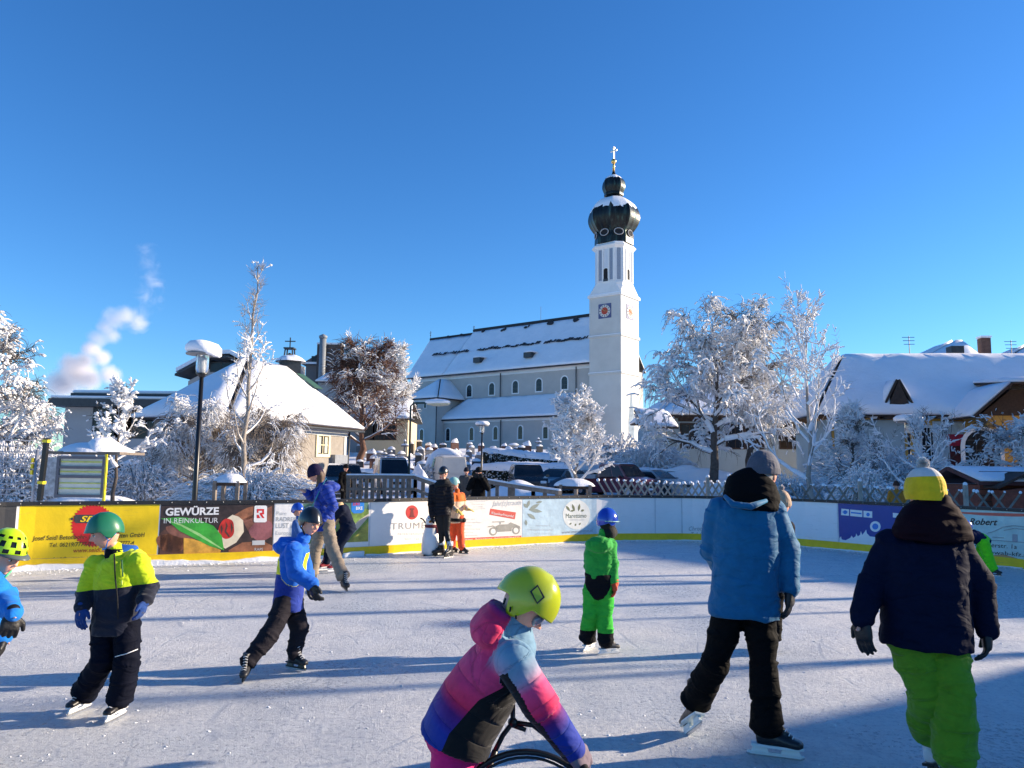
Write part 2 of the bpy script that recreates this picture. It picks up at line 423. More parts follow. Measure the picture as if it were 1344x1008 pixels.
def ice_material():
    m = bpy.data.materials.new('ice'); n, b = nt(m); c = coord(n)
    big = noise(n, .35, 5, .6, c); mid = noise(n, 2.6, 7, .68, c); fine = noise(n, 24, 8, .75, c); grit = noise(n, 95, 5, .8, c)
    # skate scratches: thin level lines of stretched noise, in several directions
    lines = None
    for i, (rot, sc, sx, sy, w_) in enumerate(((.15, 1.5, 1, .35, .010), (.95, 1.1, 1, .3, .009), (-.6, 1.9, 1, .28, .009), (2.2, 1.3, 1, .35, .009), (1.5, 2.7, 1, .45, .012), (.4, 4.2, 1, .5, .016), (-1.2, 3.4, 1, .4, .014))):
        v = mapping(n, c, (sx, sy, 1), (0, 0, rot)); t = noise(n, sc, 1.5, .45, v, .3)
        d = math_(n, 'ABSOLUTE', math_(n, 'SUBTRACT', math_(n, 'FRACT', math_(n, 'MULTIPLY', t.outputs[0], 3 if i < 4 else 4)), .5))
        l = math_(n, 'SUBTRACT', 1, math_(n, 'SMOOTH_MIN', math_(n, 'DIVIDE', d, w_*2.2), 1, .1))
        msk = noise(n, 1.7+i*.4, 3, .6, mapping(n, c, (1, 1, 1), (0, 0, i)))
        l = math_(n, 'MULTIPLY', l, ramp(n, msk.outputs[0], [(.53, (0,0,0)), (.64, (1,1,1))]).outputs[0])
        lines = l if lines is None else math_(n, 'MAXIMUM', lines, l)
    for i, (sc, e_) in enumerate(((.33, .007), (.5, .009), (.8, .013))):
        vo = n.nodes.new('ShaderNodeTexVoronoi'); vo.inputs['Scale'].default_value = sc; link(n, mapping(n, c, (1, .45, 1), (0, 0, i*.7+.3)), vo.inputs['Vector'])
        vo.inputs['Randomness'].default_value = 1
        d = math_(n, 'ABSOLUTE', math_(n, 'SUBTRACT', math_(n, 'FRACT', math_(n, 'MULTIPLY', vo.outputs['Distance'], 2.3)), .5))
        l = math_(n, 'SUBTRACT', 1, math_(n, 'MINIMUM', math_(n, 'DIVIDE', d, e_*2), 1))
        msk = noise(n, 1.3+i, 2, .5, mapping(n, c, (1, 1, 1), (0, 0, 2+i)))
        l = math_(n, 'MULTIPLY', l, ramp(n, msk.outputs[0], [(.47, (0,0,0)), (.56, (1,1,1))]).outputs[0])
        lines = math_(n, 'MAXIMUM', math_(n, 'MULTIPLY', lines, .75) if i == 0 else lines, l)
    col = ramp(n, mid.outputs[0], [(.28, (.56,.575,.595)), (.5, (.71,.705,.69)), (.72, (.80,.79,.765))]).outputs[0]
    bl = ramp(n, big.outputs[0], [(.36, (.80,.86,.94)), (.60, (1,1,1))]).outputs[0]
    col = mixc(n, 1, col, bl, 'MULTIPLY')
    fr = ramp(n, fine.outputs[0], [(.36, (.58,.62,.71)), (.47, (.96,.96,.97)), (.56, (1.04,1.04,1.03)), (.66, (1.16,1.16,1.14))]).outputs[0]
    col = mixc(n, 1, col, fr, 'MULTIPLY')
    col = mixc(n, 1, col, ramp(n, grit.outputs[0], [(.35, (.86,.86,.87)), (.65, (1.08,1.08,1.08))]).outputs[0], 'MULTIPLY')
    col = mixc(n, math_(n, 'MULTIPLY', lines, .6), col, (.32,.37,.46))
    link(n, col, b.inputs['Base Color'])
    wet = ramp(n, big.outputs[0], [(.40, (0,0,0)), (.62, (1,1,1))]).outputs[0]
    rg = ramp(n, math_(n, 'ADD', math_(n, 'MULTIPLY', fine.outputs[0], .7), math_(n, 'MULTIPLY', wet, .3)), [(.28, (.20,)*3), (.6, (.62,)*3)]); link(n, rg.outputs[0], b.inputs['Roughness'])
    b.inputs['Specular IOR Level'].default_value = .35
    h = math_(n, 'ADD', math_(n, 'MULTIPLY', mid.outputs[0], .30), math_(n, 'ADD', math_(n, 'MULTIPLY', fine.outputs[0], .30), math_(n, 'MULTIPLY', grit.outputs[0], .15)))
    h = math_(n, 'SUBTRACT', h, math_(n, 'MULTIPLY', lines, .05))
    bump(n, b, h, .95, .075)
    return m
def build_ice():
    pts = [(p.x, p.y) for p in PATH]; pts += [(14, 4), (14, -14), (-14, -14), (-14, 4)]
    me = bpy.data.meshes.new('ice'); me.from_pydata([(x, y, 0) for x, y in pts], [], [tuple(range(len(pts)))])
    bm = bmesh.new(); bm.from_mesh(me); bmesh.ops.triangulate(bm, faces=bm.faces); bmesh.ops.recalc_face_normals(bm, faces=bm.faces)
    if bm.faces[:][0].normal.z < 0: bmesh.ops.reverse_faces(bm, faces=bm.faces)
    bm.to_mesh(me); bm.free()
    o = obj_from('ice', me, ice_material()); tag(o, kind='structure')
build_ice()
def ice_crumbs():
    n = 5200; P = []
    yy = 2.2 + 13*rng.random(n)**1.25; xx = (rng.random(n)-.5)*1.55*yy
    p = np.stack([xx, yy, np.full(n, .001)], 1); s = .0018 + .008*rng.random(n)**6
    # shavings gather along the boards
    m = 2600; uu = rng.uniform(um(-40), um(1400), m); pts = np.array([pnt(u, .002, .06+abs(rng.normal())*.28) for u in uu]); p = np.concatenate([p, pts]); s = np.concatenate([s, .003+.016*rng.random(m)**3])
    octa = np.array([(1,0,0),(0,1,0),(-1,0,0),(0,-1,0),(0,0,.8),(0,0,-.4)], float); N = len(p)
    a = rng.uniform(0, 6.28, N); el = 1 + 1.4*rng.random(N)
    jit = 1 + .5*(rng.random((N, 6, 1))-.5); v = octa[None]*jit; v[:, :, 0] *= el[:, None]
    x = v[:, :, 0]*np.cos(a)[:, None] - v[:, :, 1]*np.sin(a)[:, None]; y = v[:, :, 0]*np.sin(a)[:, None] + v[:, :, 1]*np.cos(a)[:, None]
    v = np.stack([x, y, v[:, :, 2]], 2)*s[:, None, None] + p[:, None]
    f = np.array([(0,1,4),(1,2,4),(2,3,4),(3,0,4),(1,0,5),(2,1,5),(3,2,5),(0,3,5)])[None] + (np.arange(N)*6)[:, None, None]
    o = npmesh('ice_shavings', v.reshape(-1, 3), f.reshape(-1, 3), SNOW); tag(o, 'loose ice shavings scattered over the rink', 'ice shavings', kind='stuff')
ice_crumbs()

BW = mat('board_white', (.80,.80,.80), .35, .04, 3, .05, 20, scuff=.35)
YEL = mat('kick_strip_yellow', (.82,.55,.005), .35, .10, 8, .15, 30, scuff=.5)
def banner_mat(name, col, var=.06): return mat(name, col, .42, var, 5, .25, 5, .03, scuff=.22)
BRED = banner_mat('print_red', (.62,.02,.02)); BBLK = banner_mat('print_black', (.02,.02,.022)); BWH = banner_mat('print_white', (.80,.80,.79), .03)
BGR = banner_mat('print_grey', (.30,.32,.34)); BLG = banner_mat('print_light_grey', (.50,.52,.54)); BBLU = banner_mat('print_blue', (.02,.20,.62))
def build_boards():
    U0, U1 = UL[0], UL[-1]
    root = empty('rink_barrier', pnt(um(672), 0), 'curved white rink barrier with a black top rail, yellow kick strip and advertising banners', 'rink barrier')
    strip('board_panel', U0, U1, .0, HT-.06, -.03, 0, BW, root)
    rl = strip('top_rail', U0, U1, HT-.062, HT, -.055, .022, mat('rail_black', (.015,.015,.017), .5, .2, 20), root)
    u = um(-30); b = None
    while u < um(1370):
        p = pnt(u, HT-.030, .024); u += .27
        if b is None: q0 = p; m_ = MB(); m_.ball(p, .009, 6); b = m_.build('rail_bolt', mat('bolt_grey', (.35,.35,.36), .4), rl)
        else: c = b.copy(); COL.objects.link(c); c.parent = rl; c.location = p-q0
    strip('kick_strip', U0, U1, .0, .165, .0, .020, YEL, root)
    sn = strip('snow_edge', um(-100), um(480), .0, .02, .020, .09, SNOW, root, wav=.09)
    strip('snow_edge', um(480), um(1343), .0, .003, .020, .05, SNOW, root, wav=.03)
    s = MB()
    for px in (485, 600, 860, 895, 1100, 1243): 
        q = um(px); s.quad(pnt(q-.012, .17, .004), pnt(q+.012, .17, .004), pnt(q+.012, HT-.065, .004), pnt(q-.012, HT-.065, .004))
    s.build('panel_joint', mat('joint_grey', (.55,.57,.6), .5), root)
    zb, zt = .168, HT-.064
    def banner(px0, px1, m, label, zl=zb, slant=0):
        a, c = um(px0), um(px1); return flat2d('banner', [[(a, zl), (c, zl), (c+slant, zt), (a+slant, zt)]], m, root, .003, label)
    # 0 dark banner at the far left
    banner(-90, 20, banner_mat('banner_charcoal', (.035,.035,.038)), 'charcoal banner end at the left edge')
    # 1 yellow
    y = banner(24, 208, banner_mat('banner_yellow', (.86,.60,.005), .04), 'yellow advertising banner with a red saw blade')
    n = 40; saw = []
    for k in range(n*2):
        r = 26.5 if k % 2 else 29.5; a = math.pi*k/n; saw.append(bp(122+r*math.cos(a+.03*(k % 2)), 690+(r*.98)*math.sin(a)))
    flat2d('saw_blade_emblem', [saw], BRED, y, .006)
    flat2d('emblem_bar', [P2((100,675.5),(150,675.5),(153,678),(153,684),(150,686.5),(100,686.5),(97.5,684),(97.5,678)), disc(94.2, 681, 1.7)], banner_mat('print_dark_grey', (.05,.05,.055)), y, .009)
    text('emblem_letters', 'SEIDL', 105, 146, 684.6, 677.2, banner_mat('print_yellow', (.86,.6,.01)), y, .012, .3, .02)
    g = banner_mat('print_brown_black', (.06,.045,.01))
    text('lettering', 'Josef Seidl Betonbohr- und Sägearbeiten GmbH', 42, 190, (709.5, 704.5), 703.5, g, y, .007, .15, .012)
    text('lettering', 'Tel. 06219/7777-0 · Fax 06219/7777-4', 65, 176, (718, 715), 712.6, g, y, .007, .15, .01)
    text('lettering', 'www.seidl.co.at', 96, 150, (725.2, 723.8), 719.5, banner_mat('print_red_brown', (.45,.08,.01)), y, .007, .15, .01)
    text('lettering', 'Seidl Österreichs Nr. 1 Betonschneider', 69, 165, (735.5, 733), 731.6, g, y, .007, .15)
    # 2 spices
    s = banner(209.5, 359, banner_mat('banner_spice_brown', (.045,.028,.025), .5), 'dark advertising banner with spice fruits and a green leaf')
    br = [banner_mat('spice_brown_1', (.30,.12,.06), .5), banner_mat('spice_brown_2', (.22,.09,.06), .5), banner_mat('spice_amber', (.70,.36,.05), .45), banner_mat('spice_red', (.55,.03,.02), .4), banner_mat('spice_flesh', (.78,.68,.50), .12),
          banner_mat('leaf_green', (.05,.38,.04), .3), banner_mat('leaf_light', (.35,.65,.22), .2), banner_mat('spice_plum', (.28,.10,.11), .35), banner_mat('spice_dark', (.10,.045,.03), .5)]
    flat2d('spice_picture', [(P2((210,700),(216,695),(232,692),(245,698),(250,712),(249,728),(210,728.6)), 8), (blob(226, 712, 19, 14, 3), 0)], br, s, .0045)
    flat2d('spice_picture', [(blob(322, 676, 22, 8, 8, rot=-.45), 0), (P2((318,682),(357,664),(357,705),(330,706)), 1)], br, s, .0040)
    flat2d('spice_picture', [(blob(343, 696, 16, 13, 5), 7), (blob(240, 698, 24, 8, 6, rot=.2), 1), (P2((300,722),(318,712),(345,710),(357,716),(357,724.5),(300,727)), 0)], br, s, .0052)
    flat2d('spice_picture', [(P2((241,706),(252,707),(268,712),(290,722),(288,727.3),(241,728.7)), 2)], br, s, .0060)
    flat2d('spice_picture', [(P2((284,700),(292,685),(305,675.5),(313,678),(319,683),(320,698),(310,712),(296,720),(288,716)), 4)], br, s, .0066)
    flat2d('spice_picture', [(blob(297.5, 694, 10.5, 13, 2, rot=.3, j=.12), 3)], br, s, .0074)
    flat2d('spice_picture', [(P2((296,684),(299,690),(297,697),(302,704),(300,705),(294.5,698),(296.5,690)), 8), (P2((303,686),(306,692),(304,700),(302.8,694)), 8), (P2((290,688),(292.5,694),(291,702),(289.5,695)), 8)], br, s, .0080)
    flat2d('leaf_picture', [(P2((211,680.5),(236,678.5),(258,681),(280,690),(291,703),(294,722),(276,717),(256,707),(236,697),(222,685)), 5)], br, s, .0082)
    flat2d('leaf_picture', [(P2((213,681),(238,688),(262,700),(292,720),(291,721),(260,703),(237,690)), 6)], br, s, .0090)
    text('lettering', 'GEWÜRZE', 217, 287, (676.5, 675), 667, BWH, s, .011, 0, .035)
    text('lettering', 'IN REINKULTUR', 215, 286, (686.8, 686), 680, BWH, s, .011, 0, -.005)
    flat2d('emblem_card', [P2((335.5,663.5),(349,663.5),(350.5,665),(350,684),(348,685.5),(334,685.5),(333,684),(334,664.5))], BWH, s, .009)
    flat2d('emblem', [P2((337,668),(346.5,668),(346.5,675),(344,675),(347,680),(344.5,680),(341,675.5),(341,673),(344,673),(344,670.3),(339.2,670.3),(339.2,673),(337,673)), P2((337,675.5),(339.3,675.5),(340.5,677.8),(341.5,680),(337,680))], BRED, s, .0105)
    flat2d('caption_block', [P2((331,709.5),(347.5,709),(347.5,715),(331,715.5))], BLG, s, .009); text('lettering', 'RAPS', 334, 345, 723, 719, BLG, s, .009)
    # 3 cycling
    c = banner(360, 485, BWH, 'white advertising banner with a picture of a country road')
    text('lettering', 'Pure', 363, 376, 676, 671, BLG, c, .007); text('lettering', 'RADREISE', 362.5, 393, 684, 678.5, BGR, c, .007); text('lettering', 'LUST in', 362, 386, 693, 686.5, BGR, c, .007); text('lettering', 'Europa', 362, 382, 702, 696.5, BLG, c, .007)
    pm = [banner_mat('picture_field_green', (.16,.26,.05), .5), banner_mat('picture_road', (.52,.46,.38), .15), banner_mat('picture_gold_green', (.34,.34,.06), .6), banner_mat('picture_far_hills', (.10,.20,.14), .3), banner_mat('picture_sky', (.35,.55,.75), .1)]
    flat2d('road_picture', [(P2((398,661),(483.5,657.2),(484,672),(398,674)), 3)], pm, c, .0046)
    flat2d('road_picture', [(P2((398,672),(484,668),(483,710.5),(398,714)), 0)], pm, c, .0052)
    flat2d('road_picture', [(P2((484,674),(484,678),(470,694),(452,711.9),(440,712.4),(456,696),(472,682)), 1)], pm, c, .0060)
    flat2d('road_picture', [(P2((483.5,684),(483,710.6),(456,711.8),(470,698)), 2)], pm, c, .0066)
    flat2d('emblem_card', [P2((461,656.8),(478,656.5),(477.5,671),(474,673.5),(464,673.8),(461,671))], BBLU, c, .008)
    text('lettering', 'EURO', 463, 472, (663.5, 663.2), 660, BRED, c, .0095, 0, .02); text('lettering', 'BIKE', 467, 475.5, (669, 668.8), 665, BWH, c, .0095, 0, .02)
    # 4 round red emblem
    t = banner(486.5, 600, banner_mat('banner_cream', (.82,.80,.77), .03), 'cream advertising banner with a round dark red emblem')
    ring = disc(540.5, 672.5, 8.2, 9.4); flat2d('round_emblem', [ring], banner_mat('print_dark_red', (.50,.03,.03)), t, .006)
    flat2d('round_emblem_device', [(P2((538,667),(543,667),(543.5,669),(542,669.5),(543,676),(544.5,679),(536.5,679),(538,676),(539,669.5),(537.5,669)))], banner_mat('print_maroon', (.16,.012,.015)), t, .008)
    text('lettering', 'TRUMER', 513, 567, (695, 693), 686.5, BGR, t, .007, 0, 0, 1.15); text('lettering', 'PRIVATBRAUEREI', 522, 560, (702.5, 701.5), 699.6, BLG, t, .007, 0, 0, 1.3); text('lettering', 'SEIT 1601', 531, 552, 708.6, 706, BLG, t, .007, 0, 0, 1.3)
    # 5 car poster
    j = banner(601, 684.5, banner_mat('banner_ivory', (.80,.77,.71), .04), 'ivory advertising banner with a drawing of an old open car')
    text('lettering', 'Jahr(z)traum', 645, 684, (664.5, 662.5), 657.5, BLG, j, .007, .35)
    flat2d('red_label', [P2((643.5,667.5),(677,672.5),(675.5,681.5),(642,675.5))], banner_mat('print_soft_red', (.62,.10,.07)), j, .006); text('lettering', 'Klassikerfreunde!', 645, 674, (674.6, 679.2), 671.2, BWH, j, .009)
    flat2d('address_strip', [P2((604,706.5),(684,703),(684,707),(604,711.3))], banner_mat('print_soft_red', (.62,.10,.07)), j, .006); text('lettering', 'Oldtimer · Restaurierung · Vermietung 0664/5301', 606, 682, (709.6, 705.9), 707.2, BWH, j, .009)
    for k, (a, b_) in enumerate(((608, 623), (607, 632), (607, 619), (607, 630), (607, 621), (607, 627))):
        text('lettering', ['Motor und', 'Fahrzeugpflege', 'Service', 'Restaurierung', 'Lackierung', 'Ersatzteile'][k], a, b_, 682+k*4.3, 680.2+k*4.3, BLG, j, .007)
    flat2d('thin_frame', [P2((616.5,658.5),(637,657.5),(637,658.1),(616.5,659.1)), P2((616.5,668.0),(637,667.2),(637,667.8),(616.5,668.6))], BLG, j, .007)
    text('lettering', 'Fahrfreude pur', 619, 635, 662.5, 660.6, BLG, j, .007); text('lettering', 'seit 1978', 621, 633, 666, 664.2, BLG, j, .007)
    cm = banner_mat('print_car_grey', (.33,.32,.28), .2)
    flat2d('old_car_drawing', [disc(647, 697.5, 5.2, 5.5), disc(677, 696, 5, 5.3)], cm, j, .0060)
    flat2d('old_car_drawing', [disc(647, 697.5, 3.2, 3.5), disc(677, 696, 3.1, 3.4)], banner_mat('banner_ivory', (.80,.77,.71)), j, .0070)
    flat2d('old_car_drawing', [P2((650,691),(655,688.5),(667,688),(670,685.5),(682,690.5),(683,694),(677,690.5),(671.5,693),(671,697),(653,698),(652,694)), P2((646,684.5),(662,684),(662,685.2),(657,685.4),(657,688),(655.8,688),(655.8,685.4),(646,685.6)), P2((640,691),(647,689.6),(652,693),(651,694),(647,691),(640,692))], cm, j, .0080)
    # 6 olive banner
    o_ = banner(685.5, 783, banner_mat('banner_sky_pale', (.48,.63,.72), .16), 'pale blue advertising banner with an olive branch')
    lm = [banner_mat('print_olive_grey', (.28,.32,.28), .15), banner_mat('print_disc_pale', (.74,.76,.72), .04), banner_mat('print_moss', (.16,.18,.10))]
    def leafp(x, y, L, w_, a, n=9):
        out = []
        for k in range(n): t = k/(n-1); out.append((x+math.cos(a)*L*t - math.sin(a)*w_*math.sin(math.pi*t), y+math.sin(a)*L*t + math.cos(a)*w_*math.sin(math.pi*t)))
        for k in range(n-2, 0, -1): t = k/(n-1); out.append((x+math.cos(a)*L*t + math.sin(a)*w_*math.sin(math.pi*t), y+math.sin(a)*L*t - math.cos(a)*w_*math.sin(math.pi*t)))
        return [bp(*q) for q in out]
    flat2d('olive_branch', [(leafp(694,669,16,2.4,-.5), 0), (leafp(694,669,18,2.4,.15), 0), (leafp(692,666,10,2,-1.3), 0), (leafp(692,674,13,2.4,.6), 0), (leafp(690,682,8,1.8,1.5), 0), (leafp(687,661,8,2,.8), 0), (leafp(703,660,9,1.5,-.2), 0)], lm, o_, .006)
    flat2d('pale_disc', [(disc(756.5, 675.5, 18, 19.5), 1)], lm, o_, .0055)
    flat2d('olive_branch', [(leafp(748,671,9,1.6,-2.2), 2), (leafp(754,671,10,1.6,-1.9), 2), (leafp(759,671,10,1.6,-1.4), 2), (leafp(762,671,5,1.4,-.4), 2), (leafp(748,671,6,1.2,-.2), 2), (leafp(750,686,4,1,2.4), 2), (leafp(756,687,4,1,2.0), 2), (leafp(762,686,4,1,2.2), 2)], lm, o_, .0075)
    text('lettering', 'Marettimo', 742.5, 769.5, (680, 679.4), 674, lm[2], o_, .008); text('lettering', 'RISTORANTE PIZZERIA', 745, 767, 683, 681.6, BLG, o_, .008)
    text('lettering', 'www.marettimo.at', 737, 778, (700.4, 697.6), 696.8, BGR, o_, .007, .1); text('lettering', 'Marktplatz 5', 703, 722, 690.6, 688.8, BLG, o_, .007)
    text('lettering', 'Öffnungszeiten täglich', 692, 726, 696, 694.2, BLG, o_, .007); text('lettering', 'von 11 bis 23 Uhr', 700, 724, 701, 699.4, BLG, o_, .007)
    text('lettering', 'Christina Huber', 904, 950, (696.4, 696.8), 691, BGR, root, .007, .35); text('lettering', 'Tel. 0664/230', 907, 945, (703.6, 704), 698.5, BGR, root, .007, .35)
    # 7 blue
    bl = banner(1101, 1186, banner_mat('banner_royal', (.012,.045,.28), .08), 'royal blue advertising banner with white silhouettes')
    flat2d('white_badges', [P2((1104.5,667.5),(1114.5,668.5),(1114.5,677),(1104,676)), P2((1116,668.7),(1132,670.2),(1132,678.7),(1116,677.2)), P2((1133.5,670.3),(1145,671.2),(1145,679.8),(1133.5,678.8)), disc(1149,691,7), P2((1172,673),(1180,674),(1180,680),(1172,679))], BWH, bl, .006)
    flat2d('badge_print', [P2((1117,671.8),(1131,673.2),(1131,675),(1117,673.6)), disc(1109.5,672.3,2.6), disc(1139.5,675.3,2.4), disc(1149,691,4)], BBLU, bl, .008)
    sil = [(1102,712.5),(1102,706),(1104,704),(1105,708),(1110,709),(1116,706),(1118,703),(1120,706),(1123,704),(1124,700),(1126,704),(1129,702),(1130,697),(1132,702),(1135,698),(1137,695),(1138,700),(1142,704),(1150,705),(1158,706),(1160,719)]
    flat2d('silhouettes', [P2(*sil)], BWH, bl, .0058)
    text('lettering', 'skiclub', 1106, 1113, 672.8, 670.4, BBLU, bl, .0095)
    # 8 garage
    ga = banner(1243, 1420, banner_mat('banner_mint', (.46,.60,.56), .12), 'pale green advertising banner with a car line drawing')
    flat2d('red_band', [P2((1244,673.5),(1262,674),(1290,676.5),(1330,678),(1380,678),(1380,675),(1330,673.8),(1244,671.5))], banner_mat('print_soft_red', (.62,.10,.07)), ga, .006)
    flat2d('orange_band', [P2((1300,729),(1316,727.6),(1330,731),(1344,736),(1300,733))], banner_mat('print_tan', (.55,.28,.12)), ga, .006)
    text('lettering', 'Kfz Robert', 1252, 1310, (687.5, 689.5), 679.5, BBLK, ga, .008, .4, .02)
    text('lettering', 'Dorfbachnerstr. 1a', 1258, 1335, (715.5, 720.5), 710, BBLK, ga, .008, .1); text('lettering', 'www.schwab-kfz.at', 1262, 1352, (724.5, 731.5), 719.5, BBLK, ga, .008, .1)
    ln = MB()
    for pts in (((1296,700),(1306,697),(1316,692),(1330,690),(1350,692),(1362,698),(1380,702)), ((1298,709),(1312,709.5),(1345,712),(1385,715)), ((1318,696),(1332,693.5),(1348,695.5)), ((1303,705),(1318,706))):
        q = [pnt(*bp(*p), .010) for p in pts]; ln.tube(q, .006, 5)
    ln.build('car_line_drawing', BGR, ga)
    flat2d('grille_drawing', [P2((1329,701),(1336,701.5),(1336,712),(1329,711.5))], BGR, ga, .007)
build_boards()
# ================================================================ PEOPLE
_dg = None
class Vol:
    """overlapping closed shapes that are grown into one surface"""
    def __init__(s): s.mb = MB(); s.bones = []
    def cap(s, p0, p1, r0, r1, flat=1.0, up=None, bone=True, n=18):
        p0, p1 = V(p0), V(p1); d = (p1 - p0); L = d.length
        if L < 1e-5: d = V((0, 0, 1))
        d.normalize(); pts = []; rs = []
        for k in range(5):
            a = math.pi/2*(1-k/5.); pts.append(p0 - d*(r0*math.sin(a))); rs.append(max(r0*math.cos(a), r0*.02))
        pts.append(p0); rs.append(r0); pts.append(p1); rs.append(r1)
        for k in range(1, 6):
            a = math.pi/2*k/5.; pts.append(p1 + d*(r1*math.sin(a))); rs.append(max(r1*math.cos(a), r1*.02))
        u = up if up is not None else (V((0, 0, 1)) if abs(d.z) < .8 else V((0, 1, 0)))
        s.mb.tube(pts, rs, n, True, flat, u)
        if bone and L > 1e-4: s.bones.append((p0, p1))
        return s
    def chain(s, pts, rs, **k):
        for i in range(len(pts)-1): s.cap(pts[i], pts[i+1], rs[i], rs[i+1], **k)
        return s
    def tors(s, rings, side, n=24, p=2.4, bone=True):
        """rings: (centre, half width along side, half depth)"""
        vs = []; side = V(side).normalized()
        cs = [V(r[0]) for r in rings]
        full = [(cs[0], rings[0][1]*.6, rings[0][2]*.6, -.03)] if False else []
        for i, (c, w, dpt) in enumerate(rings):
            d = (cs[min(i+1, len(cs)-1)] - cs[max(i-1, 0)]).normalized()
            sd = (side - d*side.dot(d)).normalized(); fw = d.cross(sd)
            for k in range(n):
                t = 2*math.pi*k/n; ct, st = math.cos(t), math.sin(t)
                e = 2/p
                vs.append(V(c) + sd*(w*math.copysign(abs(ct)**e, ct)) + fw*(dpt*math.copysign(abs(st)**e, st)))
        fs = []
        for i in range(len(rings)-1):
            for k in range(n): fs.append((i*n+k, i*n+(k+1)%n, (i+1)*n+(k+1)%n, (i+1)*n+k))
        fs += [tuple(range(n))[::-1], tuple((len(rings)-1)*n+k for k in range(n))]
        s.mb.add(vs, fs)
        if bone: s.bones.append((cs[0], cs[-1]))
        return s
    def ball(s, c, r, M=None): s.mb.ball(c, r, 14, M); return s
    def grow(s, voxel, smooth=4):
        global _dg
        me = bpy.data.meshes.new('tmp'); me.from_pydata(s.mb.v, [], s.mb.f)
        bm = bmesh.new(); bm.from_mesh(me); bmesh.ops.recalc_face_normals(bm, faces=bm.faces); bm.to_mesh(me); bm.free()
        o = bpy.data.objects.new('tmp', me); COL.objects.link(o)
        r = o.modifiers.new('r', 'REMESH'); r.mode = 'VOXEL'; r.voxel_size = voxel; r.adaptivity = 0
        if smooth:
            q = o.modifiers.new('s', 'SMOOTH'); q.factor = .5; q.iterations = smooth
        dg = bpy.context.evaluated_depsgraph_get(); dg.update()
        out = bpy.data.meshes.new_from_object(o.evaluated_get(dg)); out.materials.clear()
        bpy.data.objects.remove(o); bpy.data.meshes.remove(me)
        return out

def verts_np(me):
    a = np.empty(len(me.vertices)*3, dtype=np.float32); me.vertices.foreach_get('co', a); return a.reshape(-1, 3).astype(float)
def normals_np(me):
    a = np.empty(len(me.vertices)*3, dtype=np.float32); me.vertices.foreach_get('normal', a); return a.reshape(-1, 3).astype(float)
def setco(me, co): me.vertices.foreach_set('co', co.astype(np.float32).ravel()); me.update()
def nearest_bone(P, bones):
    best = np.full(len(P), 1e9); t_ = np.zeros(len(P)); idx = np.zeros(len(P), int); al = np.zeros(len(P)); pr = np.zeros_like(P)
    for i, (a, b) in enumerate(bones):
        a = np.array(a); b = np.array(b); d = b-a; L2 = d @ d
        raw = ((P-a) @ d)/L2; t = np.clip(raw, 0, 1); q = a + t[:, None]*d
        dist = np.linalg.norm(P-q, axis=1); m = dist < best
        best[m] = dist[m]; t_[m] = t[m]; idx[m] = i; al[m] = (raw*math.sqrt(L2))[m]; pr[m] = (P-q)[m]
    return idx, t_, al, pr, best
def folds(me, bones, amp=.008, fa=22, fb=7, seed=0, joint=1.0, quilt_attr=False):
    P = verts_np(me); N = normals_np(me)
    idx, t, al, pr, dist = nearest_bone(P, bones)
    q = np.stack([al*fa + idx*3.7, pr[:, 0]*fb + pr[:, 2]*fb*.7 + al*fa*.25, pr[:, 1]*fb + idx*1.3], axis=1)
    n1 = 1 - np.abs(2*vnoise(q, seed) - 1); n2 = vnoise(P*9, seed+5); n3 = vnoise(P*34, seed+9)
    w = .45 + joint*np.exp(-((np.minimum(t, 1-t))/.16)**2)
    d = amp*(w*(n1-.55)*1.3 + (n2-.5)*1.6 + (n3-.5)*.12)
    setco(me, P + N*d[:, None])
    return idx, t, al
def set_attr(me, name, vals):
    a = me.attributes.new(name, 'FLOAT', 'POINT'); a.data.foreach_set('value', np.asarray(vals, dtype=np.float32))
def garment(name, vol, voxel, m, parent, amp=.008, zone=None, seed=0, smooth=4, fa=22, joint=1.0, quilt=False, label=None, cut=None):
    me = vol.grow(voxel, smooth)
    P0 = verts_np(me)
    if len(P0) == 0: print('EMPTY', name); return None
    idx, t, al = folds(me, vol.bones, amp, fa, 7, seed, joint)
    if zone: set_attr(me, 'zone', zone(P0, idx, t))
    if quilt: set_attr(me, 'quilt', al)
    o = obj_from(name, me, m, parent, True)
    if label: o['label'] = label
    return o

SKIN = mat('skin', (.66,.34,.22), .5, .12, 20, .15, 120, .002, sss=.12)
SKINC = mat('rosy_skin', (.72,.35,.24), .5, .15, 14, .1, 120, .002, sss=.12)
LIP = mat('lips', (.45,.16,.14), .45, .05)
EYEW = mat('eye_white', (.75,.73,.7), .2, 0)
EYED = mat('eye_dark', (.03,.02,.015), .15, 0)
HAIRB = mat('brown_hair', (.09,.05,.03), .6, .4, 60, .6, 90, .004)
HAIRL = mat('blond_hair', (.5,.36,.18), .6, .3, 60, .6, 90, .004)
BLACKP = mat('black_plastic', (.007,.007,.008), .35, .1, 30)
BLACKF = mat('black_cloth', (.005,.005,.006), .85, .3, 12, .5, 30, .01)
WHITEP = mat('white_plastic', (.78,.78,.78), .35, .05)
STEEL = mat('steel', (.55,.56,.58), .25, .1, 30, metal=1)

def frame(fwd, up):
    f = V(fwd).normalized(); u = V(up); u = (u - f*u.dot(f)).normalized(); r = f.cross(u)
    return Matrix((r, f, u)).transposed()   # columns: right, forward, up

